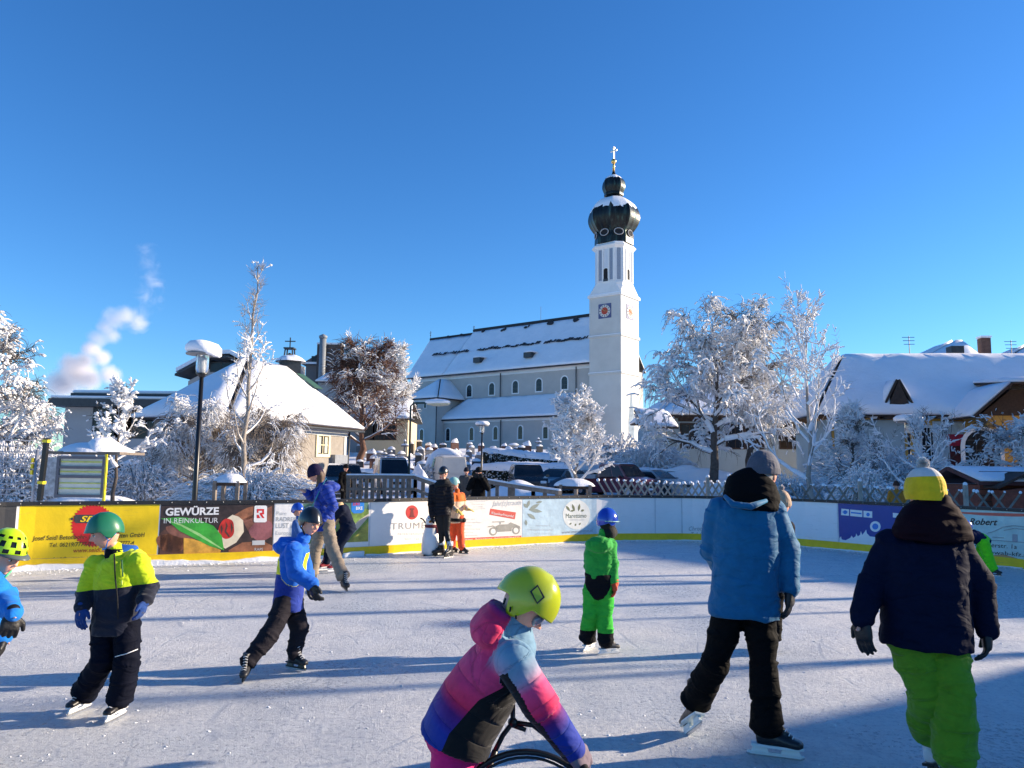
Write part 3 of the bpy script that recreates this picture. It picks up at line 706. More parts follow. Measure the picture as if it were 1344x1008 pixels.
def head_mesh(c, M, S, child=0):
    """sculpted head: returns (verts, faces, matidx) in world space; S = head height / .23"""
    nu, nv = 56, 44; vs = []
    for i in range(nv+1):
        a = math.pi*i/nv
        for k in range(nu):
            t = 2*math.pi*k/nu
            x = math.sin(a)*math.sin(t); y = math.sin(a)*math.cos(t); z = math.cos(a)
            w, d, h = .076, .096, .118
            px, py, pz = x*w, y*d, z*h
            low = max(0, -z)
            px *= 1 - .34*low**1.6*(1 - .25*child); py -= .012*low*(1 if y < 0 else .1)
            if y < 0 and z < -.2: py *= 1 - .35*(-z-.2)
            if y > 0:
                g = lambda cx, cz, sx, sz: math.exp(-((x-cx)/sx)**2 - ((z-cz)/sz)**2)*min(1, y*1.6)
                py -= .006*(1-abs(x))*max(0, 1-abs(z)*1.2)
                py += .024*g(0, -.20, .10, .10) + .013*g(0, -.06, .09, .16)
                py += .006*g(.10, -.24, .06, .06) + .006*g(-.10, -.24, .06, .06)
                py -= .012*g(.36, .02, .16, .11) + .012*g(-.36, .02, .16, .11)
                py += .006*g(.33, .20, .25, .07) + .006*g(-.33, .20, .25, .07)
                py += .007*g(.45, -.28, .2, .18) + .007*g(-.45, -.28, .2, .18)
                py += .008*g(0, -.50, .18, .05) + .007*g(0, -.60, .15, .045) - .006*g(0, -.552, .2, .02)
                py -= .006*g(0, -.70, .25, .06)
                py += .011*g(0, -.86, .25, .12)
            vs.append(c + M @ (V((px, py, pz))*S))
    fs = []; mi = []
    for i in range(nv):
        for k in range(nu):
            fs.append((i*nu+k, i*nu+(k+1)%nu, (i+1)*nu+(k+1)%nu, (i+1)*nu+k))
            a = math.pi*(i+.5)/nv; t = 2*math.pi*(k+.5)/nu
            x = math.sin(a)*math.sin(t); y = math.sin(a)*math.cos(t); z = math.cos(a)
            lip = y > 0 and (x/.20)**2 + ((z+.555)/.075)**2 < 1
            mi.append(1 if lip else 0)
    mb = MB(); mb.v = vs; mb.f = fs; mb.m = mi
    for s in (-1, 1):   # ears, eyes
        mb.mat(0).ball(c + M @ (V((s*.077, -.008, -.008))*S), (.010*S, .020*S, .032*S), 10, M)
        mb.mat(2).ball(c + M @ (V((s*.029, .079, .004))*S), (.0125*S, .008*S, .0075*S), 10, M)
        mb.mat(3).ball(c + M @ (V((s*.029, .0855, .003))*S), (.0055*S, .004*S, .0062*S), 8, M)
        mb.mat(3).tube([c + M @ (V((s*.014, .0855, .011))*S), c + M @ (V((s*.029, .0885, .014))*S), c + M @ (V((s*.044, .080, .009))*S)], .0016*S, 5)
        mb.mat(4).tube([c + M @ (V((s*.013, .094, .024))*S), c + M @ (V((s*.030, .094, .030))*S), c + M @ (V((s*.047, .083, .024))*S)], .0028*S, 5)
    return mb

def helmet(parent, c, M, S, m, shell=1.2, ear=.32, vents=None, liner=BLACKF, earpads=True, visor=0, straps=None, name='helmet', brow=.16, ribs=False, label=None, ventmat=None):
    """hard shell cut along a line: brow in front, ears at the side, nape behind"""
    nu, nv = 64, 20
    def cutz(t):   # t = 0 front
        f = math.cos(t)
        if f > 0: return brow*f**.8 + (-.02)*(1-f)
        return -.02 + (-.38)*(-f)**1.2
    def pt(i, k, extra=0.0):
        t = 2*math.pi*k/nu; zc = cutz(t)
        if earpads: zc -= ear*math.exp(-((abs(math.sin(t))-1)/.05)**2)*(1 if math.cos(t) < .35 else .5)
        z = 1 - (1-zc)*(i/nv)**.9
        a = math.acos(max(-1, min(1, z)))
        rr = math.sin(a)
        k2 = shell + extra
        ridge = 1 + .012*math.cos(6*t) + (.02*math.cos(3*t) if ribs else 0)
        x = rr*math.sin(t)*.080*k2*ridge; y = rr*math.cos(t)*.101*k2*ridge; zz = z*.113*k2
        if visor and math.cos(t) > .5: y += visor*(i/nv)**5*(math.cos(t)-.5)*2
        return c + M @ (V((x, y, zz))*S)
    mb = MB()
    for layer, ex in ((0, 0), (1, -.07)):
        base = len(mb.v)
        mb.v += [tuple(pt(i, k, ex)) for i in range(nv+1) for k in range(nu)]
        for i in range(nv):
            for k in range(nu):
                if layer == 0 and vents and vents(i/nv, 2*math.pi*(k+.5)/nu): continue
                f = (base+i*nu+k, base+i*nu+(k+1)%nu, base+(i+1)*nu+(k+1)%nu, base+(i+1)*nu+k)
                mb.f.append(f if layer == 0 else f[::-1]); mb.m.append(layer)
    off = (nv+1)*nu
    for k in range(nu):
        mb.f.append((nv*nu+k, nv*nu+(k+1)%nu, off+nv*nu+(k+1)%nu, off+nv*nu+k)); mb.m.append(1)
    me = bpy.data.meshes.new(name); me.from_pydata(mb.v, [], mb.f)
    for i, p in enumerate(me.polygons): p.material_index = mb.m[i]
    o = obj_from(name, me, [m, liner], parent, True)
    if label: o['label'] = label
    if straps:
        st = MB()
        for s in (-1, 1):
            st.tube([c + M @ (V((s*.080, .03, -.015))*S), c + M @ (V((s*.080, .012, -.06))*S), c + M @ (V((s*.045, .035, -.118))*S), c + M @ (V((0, .05, -.128))*S)], .0075*S, 6, True, .4)
            st.tube([c + M @ (V((s*.082, -.05, -.03))*S), c + M @ (V((s*.082, .012, -.07))*S)], .007*S, 6, True, .4)
        st.build('chin_strap', straps, o, True)
    return o

def beanie(parent, c, M, S, m, low=.0, pom=None, tall=1.08, name='knit_hat', cuffmat=None, label=None, band=.58):
    nu, nv = 72, 22
    vs = []; fs = []; mi = []
    for i in range(nv+1):
        for k in range(nu):
            t = 2*math.pi*k/nu; zc = low + (-.12 if math.cos(t) < 0 else .06)*abs(math.cos(t))
            z = 1 - (1-zc)*(i/nv)**.85; a = math.acos(max(-1, min(1, z))); rr = math.sin(a)
            if z < .35: rr = max(rr, .93)
            rib = 1 + .012*math.cos(24*t)
            k2 = 1.11*rib + (.035 if i/nv > .72 else 0)
            vs.append(c + M @ (V((rr*math.sin(t)*.080*k2, rr*math.cos(t)*.100*k2 - .006*max(0, z), z*.118*tall*(1.02)))*S))
    for i in range(nv):
        for k in range(nu):
            fs.append((i*nu+k, i*nu+(k+1)%nu, (i+1)*nu+(k+1)%nu, (i+1)*nu+k)); mi.append(1 if i/nv > band else 0)
    mb = MB(); mb.v = [tuple(p) for p in vs]; mb.f = fs; mb.m = mi
    me = bpy.data.meshes.new(name); me.from_pydata(mb.v, [], mb.f)
    for i, p in enumerate(me.polygons): p.material_index = mi[i]
    o = obj_from(name, me, [m, cuffmat or m], parent, True)
    if label: o['label'] = label
    if pom:
        b = MB(); pc = c + M @ (V((0, -.01, .135*tall))*S)
        n = 500; d = rng.normal(size=(n, 3)); d /= np.linalg.norm(d, axis=1, keepdims=True)
        p0 = np.array(pc)[None] + d*.008*S; p1 = np.array(pc)[None] + d*(.030*S*(.85+.3*rng.random((n, 1))))
        v_, f_ = tubes_np(p0, p1, np.full(n, .004*S), np.full(n, .0025*S), 4)
        npmesh('pompom', v_, f_, pom, o)
    return o

def hand(parent, w, d, palm, S, m, side=1, curl=.5, name='glove', thick=1.25, spread=.25, mitten=False, voxel=None, cuff=.018, label=None):
    """w wrist, d direction of the fingers, palm = palm normal (towards which fingers curl), side = where the thumb is (+1: d x palm)"""
    w = V(w); d = V(d).normalized(); p = V(palm); p = (p - d*p.dot(d)).normalized(); s = d.cross(p)*side
    v = Vol(); k = S*thick
    v.chain([w - d*cuff*S, w + d*.012*S], [.034*k, .033*k])
    v.tors([(w - d*.005*S, .030*k, .022*k), (w + d*.035*S, .041*k, .021*k), (w + d*.075*S, .044*k, .019*k), (w + d*.092*S, .040*k, .015*k)], s, 16, 2.6, False)
    lens = [.072, .082, .077, .060]; offs = [.031, .0105, -.0105, -.030]
    if mitten:
        v.tors([(w + d*.08*S, .042*k, .020*k), (w + d*.12*S + p*.012*S, .040*k, .020*k), (w + d*.155*S + p*.035*S, .030*k, .017*k), (w + d*.17*S + p*.045*S, .015*k, .010*k)], s, 16, 2.2, False)
    else:
        for i in range(4):
            L = lens[i]*S; ang = 0; q = w + d*.085*S + s*(offs[i]*1.12*k); dd = d + s*(offs[i]*4*spread*2); dd.normalize()
            r0 = .0092*k*(.92 if i == 3 else 1); pts = [q]; rs = [r0*1.1]
            for j in range(3):
                ang += curl*(.55 if j == 0 else .75)*(1+.12*i)
                e = dd*math.cos(ang) + p*math.sin(ang); q = q + e*L*(.42, .32, .26)[j]; pts.append(q); rs.append(r0*(1, .95, .85)[j])
            v.chain(pts, rs, n=10)
    t0 = w + d*.028*S + s*.030*k; t1 = t0 + (d*.6 + s*.75 + p*.25).normalized()*.042*S; t2 = t1 + (d*.9 + s*.25 + p*.45*max(curl, .3)).normalized()*.038*S
    v.chain([w + d*.02*S + s*.012*k, t0, t1, t2], [.018*k, .015*k, .0125*k, .010*k], n=10)
    me = v.grow(voxel or .0052*S*1.2, 2)
    folds(me, v.bones, .0012, 60, 20, 3)
    o = obj_from(name, me, m, parent, True)
    if label: o['label'] = label
    return o

def skate(parent, ankle, toe_dir, S, boot, holder, up=(0,0,1), blade_h=None, blend=True, laces=True, cuff=.10, name='skate', label=None):
    """boot built round the ankle; toe_dir forward; up = shin direction at the foot"""
    f = V(toe_dir).normalized(); u = V(up); u = (u - f*u.dot(f)).normalized(); r = f.cross(u)
    M = Matrix((r, f, u)).transposed(); A = V(ankle)
    def L(x, y, z): return A + M @ (V((x, y, z))*S)
    v = Vol()
    v.tors([(L(0,-.008,cuff), .047*S, .055*S), (L(0,-.004,.05), .044*S, .052*S), (L(0,.0,0), .042*S, .056*S), (L(0,.004,-.045), .040*S, .062*S)], r, 20, 2.3)
    v.tors([(L(0,-.060,-.045), .028*S, .034*S), (L(0,-.02,-.040), .040*S, .042*S), (L(0,.05,-.045), .042*S, .040*S), (L(0,.12,-.058), .046*S, .030*S), (L(0,.165,-.064), .040*S, .024*S), (L(0,.185,-.068), .022*S, .014*S)], r, 20, 2.4)
    v.tors([(L(0,.05,.10), .020*S, .012*S), (L(0,.058,.05), .022*S, .014*S), (L(0,.085,.0), .022*S, .014*S), (L(0,.125,-.03), .020*S, .012*S)], r, 12, 2.2, False)
    me = v.grow(.0075*S*1.1, 2); folds(me, v.bones, .0015, 40, 12, 2)
    o = obj_from(name, me, boot, parent, True)
    if label: o['label'] = label
    h = MB(); zt, zb = -.086, -.118
    # sole plate and holder with two pillars
    h.prism([L(-.030,-.085,zt), L(.030,-.085,zt), L(.038,.0,zt), L(.042,.11,zt), L(.026,.185,zt), L(-.026,.185,zt), L(-.042,.11,zt), L(-.038,.0,zt)], M @ V((0,0,.014*S)))
    for a, b in ((-.075, -.005), (.08, .16)):
        h.prism([L(-.012,a,zt), L(-.012,b,zt), L(-.006,b+.012,zb), L(-.006,a-.012,zb)], M @ V((.020*S,0,0)))
    h.prism([L(-.007,-.10,zb), L(-.007,.18,zb), L(-.007,.19,zb-.004), L(-.007,.17,zb-.016), L(-.007,-.09,zb-.016), L(-.007,-.11,zb-.004)], M @ V((.014*S,0,0)))
    h.build('blade_holder', holder, o, False, True, .002)
    b = MB(); z0 = zb - .017
    pr = [L(-.002,-.115,z0+.004), L(-.002,-.10,z0-.014), L(-.002,-.04,z0-.018), L(-.002,.12,z0-.018), L(-.002,.17,z0-.013), L(-.002,.197,z0+.006)]
    b.prism(pr, M @ V((.004*S,0,0))); b.build('blade', STEEL, o)
    if laces:
        l = MB()
        for j in range(6):
            yy, zz = [(.070,.085), (.072,.06), (.078,.035), (.092,.012), (.112,-.008), (.13,-.022)][j]
            l.tube([L(-.022, yy, zz-.006), L(0, yy+.008, zz+.004), L(.022, yy, zz-.006)], .0032*S, 5)
        l.build('laces', WHITEP if laces is True else laces, o)
    return o
SKATE_DROP = .153   # ankle height above the ice for S = 1

def person(name, base, label, group='people on the ice'):
    return empty('person', base, label, name, group)

def core_body(root, J, S, headM, headS, skin=SKIN, child=0, hand_r=.026, voxel=.014, hands=True):
    """the continuous body under the clothes, with the head on its neck"""
    v = Vol(); k = S
    side = (J['shl']-J['shr'])
    pel = (J['hipl']+J['hipr'])/2; neck = J['neck']; chest = (J['shl']+J['shr'])/2
    v.tors([(pel-V((0,0,.04))*k, .11*k, .08*k), (pel+V((0,0,.05))*k, .12*k, .085*k), (pel.lerp(chest, .55), .115*k, .085*k), (pel.lerp(chest, .88), .14*k, .09*k), (chest+V((0,0,.01))*k, .11*k, .06*k)], side)
    v.chain([chest, neck, J['head'] - headM @ V((0,.01,.05))*headS], [.06*k, .048*k, .046*k])
    for s in 'lr':
        v.chain([J['sh'+s], J['el'+s], J['wr'+s]], [.045*k, .034*k, .024*k])
        v.chain([J['hip'+s], J['kn'+s], J['an'+s]], [.07*k, .047*k, .032*k])
        if hands:
            dd = (J['wr'+s]-J['el'+s]).normalized(); v.cap(J['wr'+s], J['wr'+s]+dd*.07*k, .020*k, .016*k, .7)
        v.cap(J['an'+s], J['an'+s]+(J['an'+s]-J['kn'+s]).normalized()*.015*k, .028*k, .024*k)
    me = v.grow(voxel, 3)
    P = verts_np(me); hb = head_mesh(J['head'], headM, headS, child)
    bm = bmesh.new(); bm.from_mesh(me)
    hm = bpy.data.meshes.new('h'); hm.from_pydata(hb.v, [], hb.f)
    for i, p in enumerate(hm.polygons): p.material_index = hb.m[i]
    bm.from_mesh(hm); bmesh.ops.remove_doubles(bm, verts=bm.verts, dist=1e-5); bm.to_mesh(me); bm.free()
    return obj_from('body', me, [skin, LIP, EYEW, EYED, HAIRB], root, True)

def trousers(root, J, S, m, voxel=.011, th=.095, kn=.075, hem=.085, amp=.009, seed=1, zone=None, waist=.15, depth=.12, drop=.0, label=None, hemlift=.0, fa=22, name='trousers', top=.12):
    v = Vol(); side = J['hipl']-J['hipr']; pel = (J['hipl']+J['hipr'])/2
    upv = ((J['shl']+J['shr'])/2 - pel).normalized()
    v.tors([(pel-upv*.05*S, waist*.82*S, depth*.85*S), (pel+upv*.01*S, waist*S, depth*S), (pel+upv*.06*S, waist*S, depth*S), (pel+upv*top*S, waist*.93*S, depth*.93*S)], side)
    for s in 'lr':
        h, k, a = J['hip'+s], J['kn'+s], J['an'+s]
        a2 = a + (k-a).normalized()*hemlift
        v.chain([h, h.lerp(k, .5), k], [th*S, (th*.55+kn*.45)*S, kn*S])
        v.chain([k, k.lerp(a2, .5), k.lerp(a2, .93)], [kn*S, (kn*.55+hem*.45)*S, hem*.93*S])
        d = (a2-k).normalized()
        v.tors([(k.lerp(a2, .6), (kn*.4+hem*.6)*S, (kn*.4+hem*.6)*S), (a2-d*.03*S, hem*S, hem*S), (a2+d*.012*S, hem*1.03*S, hem*1.03*S)], V((1,0,0)), 20, 2.0)
    return garment(name, v, voxel, m, root, amp, zone, seed, 3, fa, 1.4, label=label)

def jacket(root, J, S, m, voxel=.011, w=(.17,.165,.175,.185,.12), d=(.13,.125,.13,.125,.08), arm=(.075,.064,.052), hem=.0, amp=.008, seed=2, zone=None, collar=.07, quilt=False, label=None, fa=22, hoodr=0, hoodoff=(0,0,0), name='jacket', joint=1.0, armend=.0, col_r=.06):
    """w, d: half widths and depths at hem, waist, chest, shoulders, neck"""
    v = Vol(); side = J['shl']-J['shr']; pel = (J['hipl']+J['hipr'])/2; ch = (J['shl']+J['shr'])/2
    ax = (ch-pel).normalized(); bottom = pel - ax*(.06+hem)*S
    pts = [bottom, pel.lerp(ch, .38), pel.lerp(ch, .80), ch+ax*.015*S, ch+ax*.055*S]
    if 'spine' in J: pts[1] = pts[1] + J['spine']*.7; pts[2] = pts[2] + J['spine']
    v.tors([(p, a*S, b*S) for p, a, b in zip(pts, w, d)], side, 28, 2.3)
    if collar: v.chain([ch+ax*.03*S, J['neck']+(J['neck']-ch).normalized()*.01], [col_r*1.15*S, col_r*S])
    for s in 'lr':
        wr = J['wr'+s] + (J['wr'+s]-J['el'+s]).normalized()*armend
        v.chain([J['sh'+s].lerp(ch, .25), J['sh'+s]], [arm[0]*1.05*S, arm[0]*S])
        v.chain([J['sh'+s], J['el'+s]], [arm[0]*S, arm[1]*S]); v.chain([J['el'+s], J['el'+s].lerp(wr, .93)], [arm[1]*S, arm[2]*S])
        dd = (wr-J['el'+s]).normalized()
        v.tors([(wr-dd*.05*S, arm[2]*S, arm[2]*S), (wr, arm[2]*.96*S, arm[2]*.96*S)], V((1,.3,.1)), 18, 2, False)
    if hoodr: v.ball(ch + V(hoodoff)*S, hoodr if isinstance(hoodr, tuple) else (hoodr*S,)*3)
    o = garment(name, v, voxel, m, root, amp, zone, seed, 3, fa, joint, quilt, label)
    return o
def mk(Y, **k):
    """joints: name=(px, py, depth offset)"""
    return {n: (at(p[0], p[1], Y+(p[2] if len(p) > 2 else 0)) if not isinstance(p, Vector) else p) for n, p in k.items()}
def G(px, Y, z=0.0): return V((at(px, 800, Y).x, Y, z))
def zsplit(z0, slope=(0, 0), s=3.0, c=(0, 0)):
    return lambda P, i, t: .5 + (P[:, 2] - z0 - slope[0]*(P[:, 0]-c[0]) - slope[1]*(P[:, 1]-c[1]))*s
def tubepart(name, pts, r, m, parent, flat=1.0, n=8, up=None, label=None):
    b = MB(); b.tube(pts, r, n, True, flat, up); return b.build(name, m, parent, True, label=label)

NAVYK = fabric('navy_dark_cloth', [(0, (.004,.0055,.014))], wr=.8)
BLACKT = fabric('black_trouser_cloth', [(0, (.0035,.0035,.004))], wr=.9)
GREYB = fabric('charcoal_trouser_cloth', [(0, (.020,.018,.024))], wr=.9)

# ---- boy in neon and navy jacket, green helmet ---------------------------------
def neon_boy():
    Y = 5.2; S = .80
    J = mk(Y, head=(138, 699, -.02), neck=(152, 722, .03), shl=(183, 738, 0), shr=(125, 742, .02), ell=(196, 770, .03), elr=(113, 778, .0),
           wrl=(190, 788, -.06), wrr=(107, 798, -.10), hipl=(167, 822, 0), hipr=(138, 822, 0.02), knl=(167, 868, -.06), knr=(135, 868, -.03))
    J['anl'] = G(165, 5.18, SKATE_DROP*S*1.0); J['anr'] = G(118, 5.32, SKATE_DROP*S*1.0)
    root = empty('person', G(143, 5.2), 'boy in a neon yellow and navy jacket with a green helmet looking down', 'person', 'people skating on the ice')
    HM = frame((-.74, -.62, -.30), (0, 0, 1)); hs = .90
    core_body(root, J, S, HM, hs, SKINC, 1)
    zj = zat(150, 771, Y)
    m = fabric('neon_navy_jacket_cloth', [(0, (.010,.013,.028)), (.5, (.62,.78,.015))], wr=.9)
    jk = jacket(root, J, S, m, .0085, w=(.190,.180,.188,.180,.11), d=(.145,.135,.13,.12,.08), arm=(.085,.078,.062), zone=zsplit(zj, (.12, 0), 3, (J['neck'].x, 0)), amp=.009, hoodr=(.095,.075,.05), hoodoff=(.10,.06,.06), seed=11)
    f = V((0, -1, 0))
    tubepart('zip', [at(150, 727, Y-.105), at(151, 755, Y-.135), at(154, 785, Y-.137), at(155, 812, Y-.14)], .005, BLACKF, jk)
    tubepart('pocket_flap', [at(160, 735, Y-.125), at(161, 757, Y-.135)], .009, mat('dark_green_cloth', (.02,.09,.03), .8), jk, .5)
    tubepart('zip_pull', [at(160, 762, Y-.15), at(160, 768, Y-.15)], .005, mat('lime_cord', (.6,.8,.1), .5), jk)
    c = Vol(); c.tors([(J['neck']+V((.02,.05,-.055)), .105, .075), (J['neck']+V((.02,.05,-.015)), .110, .082), (J['neck']+V((.025,.06,.03)), .085, .065)], V((1,.2,0)), 22, 2.1)
    garment('hood_lining', c, .009, fabric('blue_lining', [(0, (.01,.10,.42))]), jk, .008)
    c = Vol(); c.tors([(J['neck']+V((0,.0,-.05)), .068, .062), (J['neck']+V((-.004,-.005,.012)), .060, .056)], V((1,0,0)), 20, 2)
    garment('neck_warmer', c, .008, NAVYK, root, .004)
    trousers(root, J, S, NAVYK, .0085, .105, .098, .105, amp=.011, seed=3, waist=.165, depth=.125, hemlift=.01)
    tubepart('reflective_strip', [at(151, 862, Y-.13), at(166, 858, Y-.145), at(181, 852, Y-.10)], .003, WHITEP, root)
    gm = fabric('blue_glove_cloth', [(0, (.008,.045,.20))], wr=.6)
    hand(root, J['wrl'], (-.05, -.35, -1), (-1, -.2, 0), .86, gm, -1, .45, thick=1.3, label='blue glove with grey back')
    hand(root, J['wrr'], (.15, -.35, -1), (.3, .6, 0), .86, gm, 1, .35, thick=1.3)
    hm = mat('green_helmet_shell', (.015,.16,.075), .38, .1, 4, coat=.3)
    helmet(root, J['head'] + V((0, 0, .012)), HM, hs*1.02, hm, 1.27, straps=mat('blue_strap', (.02,.25,.7), .6), visor=.012, brow=.2)
    bm_ = mat('black_skate_leather', (.012,.012,.015), .4, .2, 20, .2)
    skate(root, J['anl'], (-.12, -1, 0), S*.95, bm_, WHITEP)
    skate(root, J['anr'], (-.20, -1, 0), S*.95, bm_, WHITEP)
neon_boy()

# ---- boy in blue and yellow jacket, black helmet --------------------------------
def blue_boy():
    Y = 6.45; S = .80
    J = mk(Y, head=(408, 686, 0), neck=(398, 708, 0), shr=(384, 723, -.15), shl=(394, 722, .14), elr=(388, 752, -.17), ell=(402, 752, .15),
           wrr=(411, 768, -.17), wrl=(408, 768, .13), hipr=(374, 792, -.07), hipl=(384, 792, .08), knr=(353, 834, -.22), knl=(393, 826, .03))
    J['anr'] = G(328, 6.12, .165*S); J['anl'] = G(388, 6.42, .155*S)
    J['spine'] = V((-.02, 0, .0))
    root = empty('person', G(365, 6.45), 'boy in a blue and yellow jacket with a black helmet striding to the right', 'person', 'people skating on the ice')
    HM = frame((.72, -.60, -.28), (0.1, 0, 1)); hs = .88
    core_body(root, J, S, HM, hs, SKINC, 1)
    m = fabric('blue_yellow_jacket_cloth', [(0, (.010,.035,.28)), (.35, (.80,.75,.01)), (.65, (.008,.13,.60))], wr=.9)
    zt, zb = zat(365, 731, Y), zat(365, 748, Y)
    def zone(P, i, t):
        z = P[:, 2]; x = P[:, 0]; arm = (i >= 2)
        # torso: royal low, yellow band (slanted, widening to the front), blue top; sleeves all blue
        xb = J['hipr'].x; u = (x-xb)
        lo = zb + .10*u - .02; hi = zt + .13*u + .02
        out = np.where(z < lo, .1, np.where(z < hi, .5, .9)).astype(float)
        return np.where(arm, .9, out)
    jk = jacket(root, J, S, m, .0085, w=(.165,.165,.175,.165,.10), d=(.150,.145,.14,.125,.08), arm=(.088,.080,.064), zone=zone, amp=.010, hoodr=(.11,.10,.08), hoodoff=(-.10,.0,.05), seed=21, hem=.0, col_r=.066)
    trousers(root, J, S, GREYB, .009, .110, .092, .082, amp=.011, seed=4, waist=.15, depth=.13)
    gm = mat('black_glove_leather', (.007,.007,.008), .5, .3, 20, .3, 60)
    hand(root, J['wrr'], (.35, -.25, -1), (.7, .5, .2), .95, gm, 1, .55, thick=1.45)
    hand(root, J['wrl'], (.3, -.1, -1), (.7, -.4, .1), .95, gm, -1, .5, thick=1.4)
    helmet(root, J['head'] + V((-.01, 0, .012)), HM, hs*1.02, mat('black_helmet_shell', (.012,.012,.013), .3, .05, coat=.4), 1.26, straps=BLACKF, visor=.02, brow=.18)
    bt = mat('black_white_skate', (.03,.03,.032), .4, .9, 14, .2)
    skate(root, J['anl'], (.88, -.45, 0), S*.98, bt, BLACKP, laces=True)
    skate(root, J['anr'], (.10, -1, -.12), S*.98, bt, BLACKP, laces=True)
blue_boy()

# ---- adult in violet-blue down jacket and beige trousers -------------------------
def down_adult():
    Y = 10.6; S = .97
    J = mk(Y, head=(413, 622, 0), neck=(421, 634, .02), shl=(428, 643, -.17), shr=(422, 643, .15), ell=(438, 664, -.20), elr=(408, 652, .12),
           wrl=(424, 681, -.24), wrr=(402, 646, .02), hipl=(430, 690, -.05), hipr=(422, 690, .09), knl=(437, 722, -.10), knr=(414, 722, .10), anl=(446, 757, -.12), anr=(410, 759, .1))
    J['anl'] = G(450, 10.3, .175); J['anr'].z = .155
    root = empty('person', G(425, Y), 'adult in a violet blue down jacket and beige trousers walking in skates beside the banner', 'person', 'people skating on the ice')
    HM = frame((-.85, -.25, -.35), (0, 0, 1)); hs = .95
    core_body(root, J, S, HM, hs, SKINC)
    m = fabric('violet_down_cloth', [(0, (.010,.045,.34))], rough=.62, quilt=44, wr=.4, spec=.25)
    jk = jacket(root, J, S, m, .013, w=(.165,.155,.170,.155,.10), d=(.155,.14,.145,.13,.08), arm=(.085,.072,.058), quilt=True, amp=.010, hoodr=(.13,.11,.08), hoodoff=(.10,0,.05), seed=31)
    tubepart('shoulder_strap', [at(428, 628, Y-.12), at(420, 643, Y-.16), at(410, 664, Y-.15)], .012, mat('teal_strap', (.02,.3,.35), .7), jk, .4)
    trousers(root, J, S, fabric('beige_trouser_cloth', [(0, (.30,.24,.18))], wr=.8), .013, .10, .085, .088, amp=.011, seed=5, waist=.15, depth=.13, zone=None, hemlift=.03)
    hand(root, J['wrl'], (-.3, -.1, -1), (-1, 0, 0), .9, BLACKF, -1, .5, voxel=.009)
    hand(root, J['wrr'], (-.5, -.2, .3), (0, 0, -1), .9, fabric('dusty_pink_glove_cloth', [(0, (.55,.33,.27))]), -1, .5, voxel=.009)
    beanie(root, J['head'] + V((.008, 0, .012)), HM, hs*1.05, fabric('dark_violet_knit', [(0, (.022,.016,.05))]), -.25, None, 1.15)
    h = Vol(); h.tors([(J['head']+HM@V((0,-.05,.04)), .07, .06), (J['head']+HM@V((0,-.07,-.04)), .078, .06), (J['neck']+V((.0,0,.0)), .07, .055), (J['neck']+V((-.05,0,-.08)), .04, .03)], V((0,1,0)))
    garment('hair', h, .012, HAIRB, root, .008)
    s = mat('black_skate_leather', (.012,.012,.015), .4)
    skate(root, J['anl'], (.5, -.85, -.12), S, s, BLACKP); skate(root, J['anr'], (-.7, -.6, 0), S, s, BLACKP)
down_adult()

# ---- bent-over person in dark jeans behind ----------------------------------------
def bent_person():
    Y = 12.0; S = .93
    J = mk(Y, head=(446, 664, -.05), neck=(446, 655, 0), shl=(444, 664, -.15), shr=(444, 663, .17), ell=(436, 684, -.1), elr=(434, 684, .15),
           wrl=(424, 690, -.05), wrr=(422, 690, .1), hipl=(454, 687, -.08), hipr=(454, 687, .1), knl=(446, 714, -.1), knr=(432, 716, .1))
    J['neck'] = at(447, 663, Y-.02); J['shl'] = at(449, 668, Y-.15); J['shr'] = at(449, 667, Y+.17)
    J['hipl'] = at(458, 694, Y-.08); J['hipr'] = at(457, 694, Y+.09)
    J['head'] = at(443, 668, Y-.04)
    J['anl'] = G(440, 12.0, .15); J['anr'] = G(426, 12.1, .15)
    root = empty('person', G(440, Y), 'bent over person with long light brown hair and dark jeans helping a child', 'person', 'people skating on the ice')
    HM = frame((-.7, -.1, -.7), (-.5, 0, 1))
    core_body(root, J, S, HM, .92, SKINC)
    jacket(root, J, S, fabric('dark_navy_shell', [(0, (.012,.016,.035))]), .013, w=(.15,.15,.155,.155,.09), d=(.12,.12,.12,.11,.08), arm=(.07,.06,.05), amp=.008, seed=41)
    trousers(root, J, S, fabric('dark_jeans', [(0, (.010,.016,.036))]), .013, .105, .075, .065, amp=.007, seed=6, waist=.16, depth=.13)
    h = Vol(); h.tors([(J['head']+V((.01,0,.10)), .06, .06), (J['head']+V((.02,0,.05)), .10, .085), (J['head']+V((.01,-.02,-.02)), .095, .08), (J['head']+V((-.0,-.04,-.15)), .07, .05), (J['head']+V((-.02,-.04,-.25)), .035, .03)], V((0,1,0)))
    garment('hair', h, .012, HAIRL, root, .01)
    for s in 'lr': hand(root, J['wr'+s], (-.6, -.1, -.6), (0, 0, -1), .9, BLACKF, 1 if s == 'r' else -1, .4, voxel=.01)
    skate(root, J['anl'], (-.75, -.6, 0), S*.95, mat('red_skate', (.25,.02,.03), .4), WHITEP); skate(root, J['anr'], (-.7, -.6, 0), S*.95, mat('red_skate', (.25,.02,.03), .4), WHITEP)
bent_person()

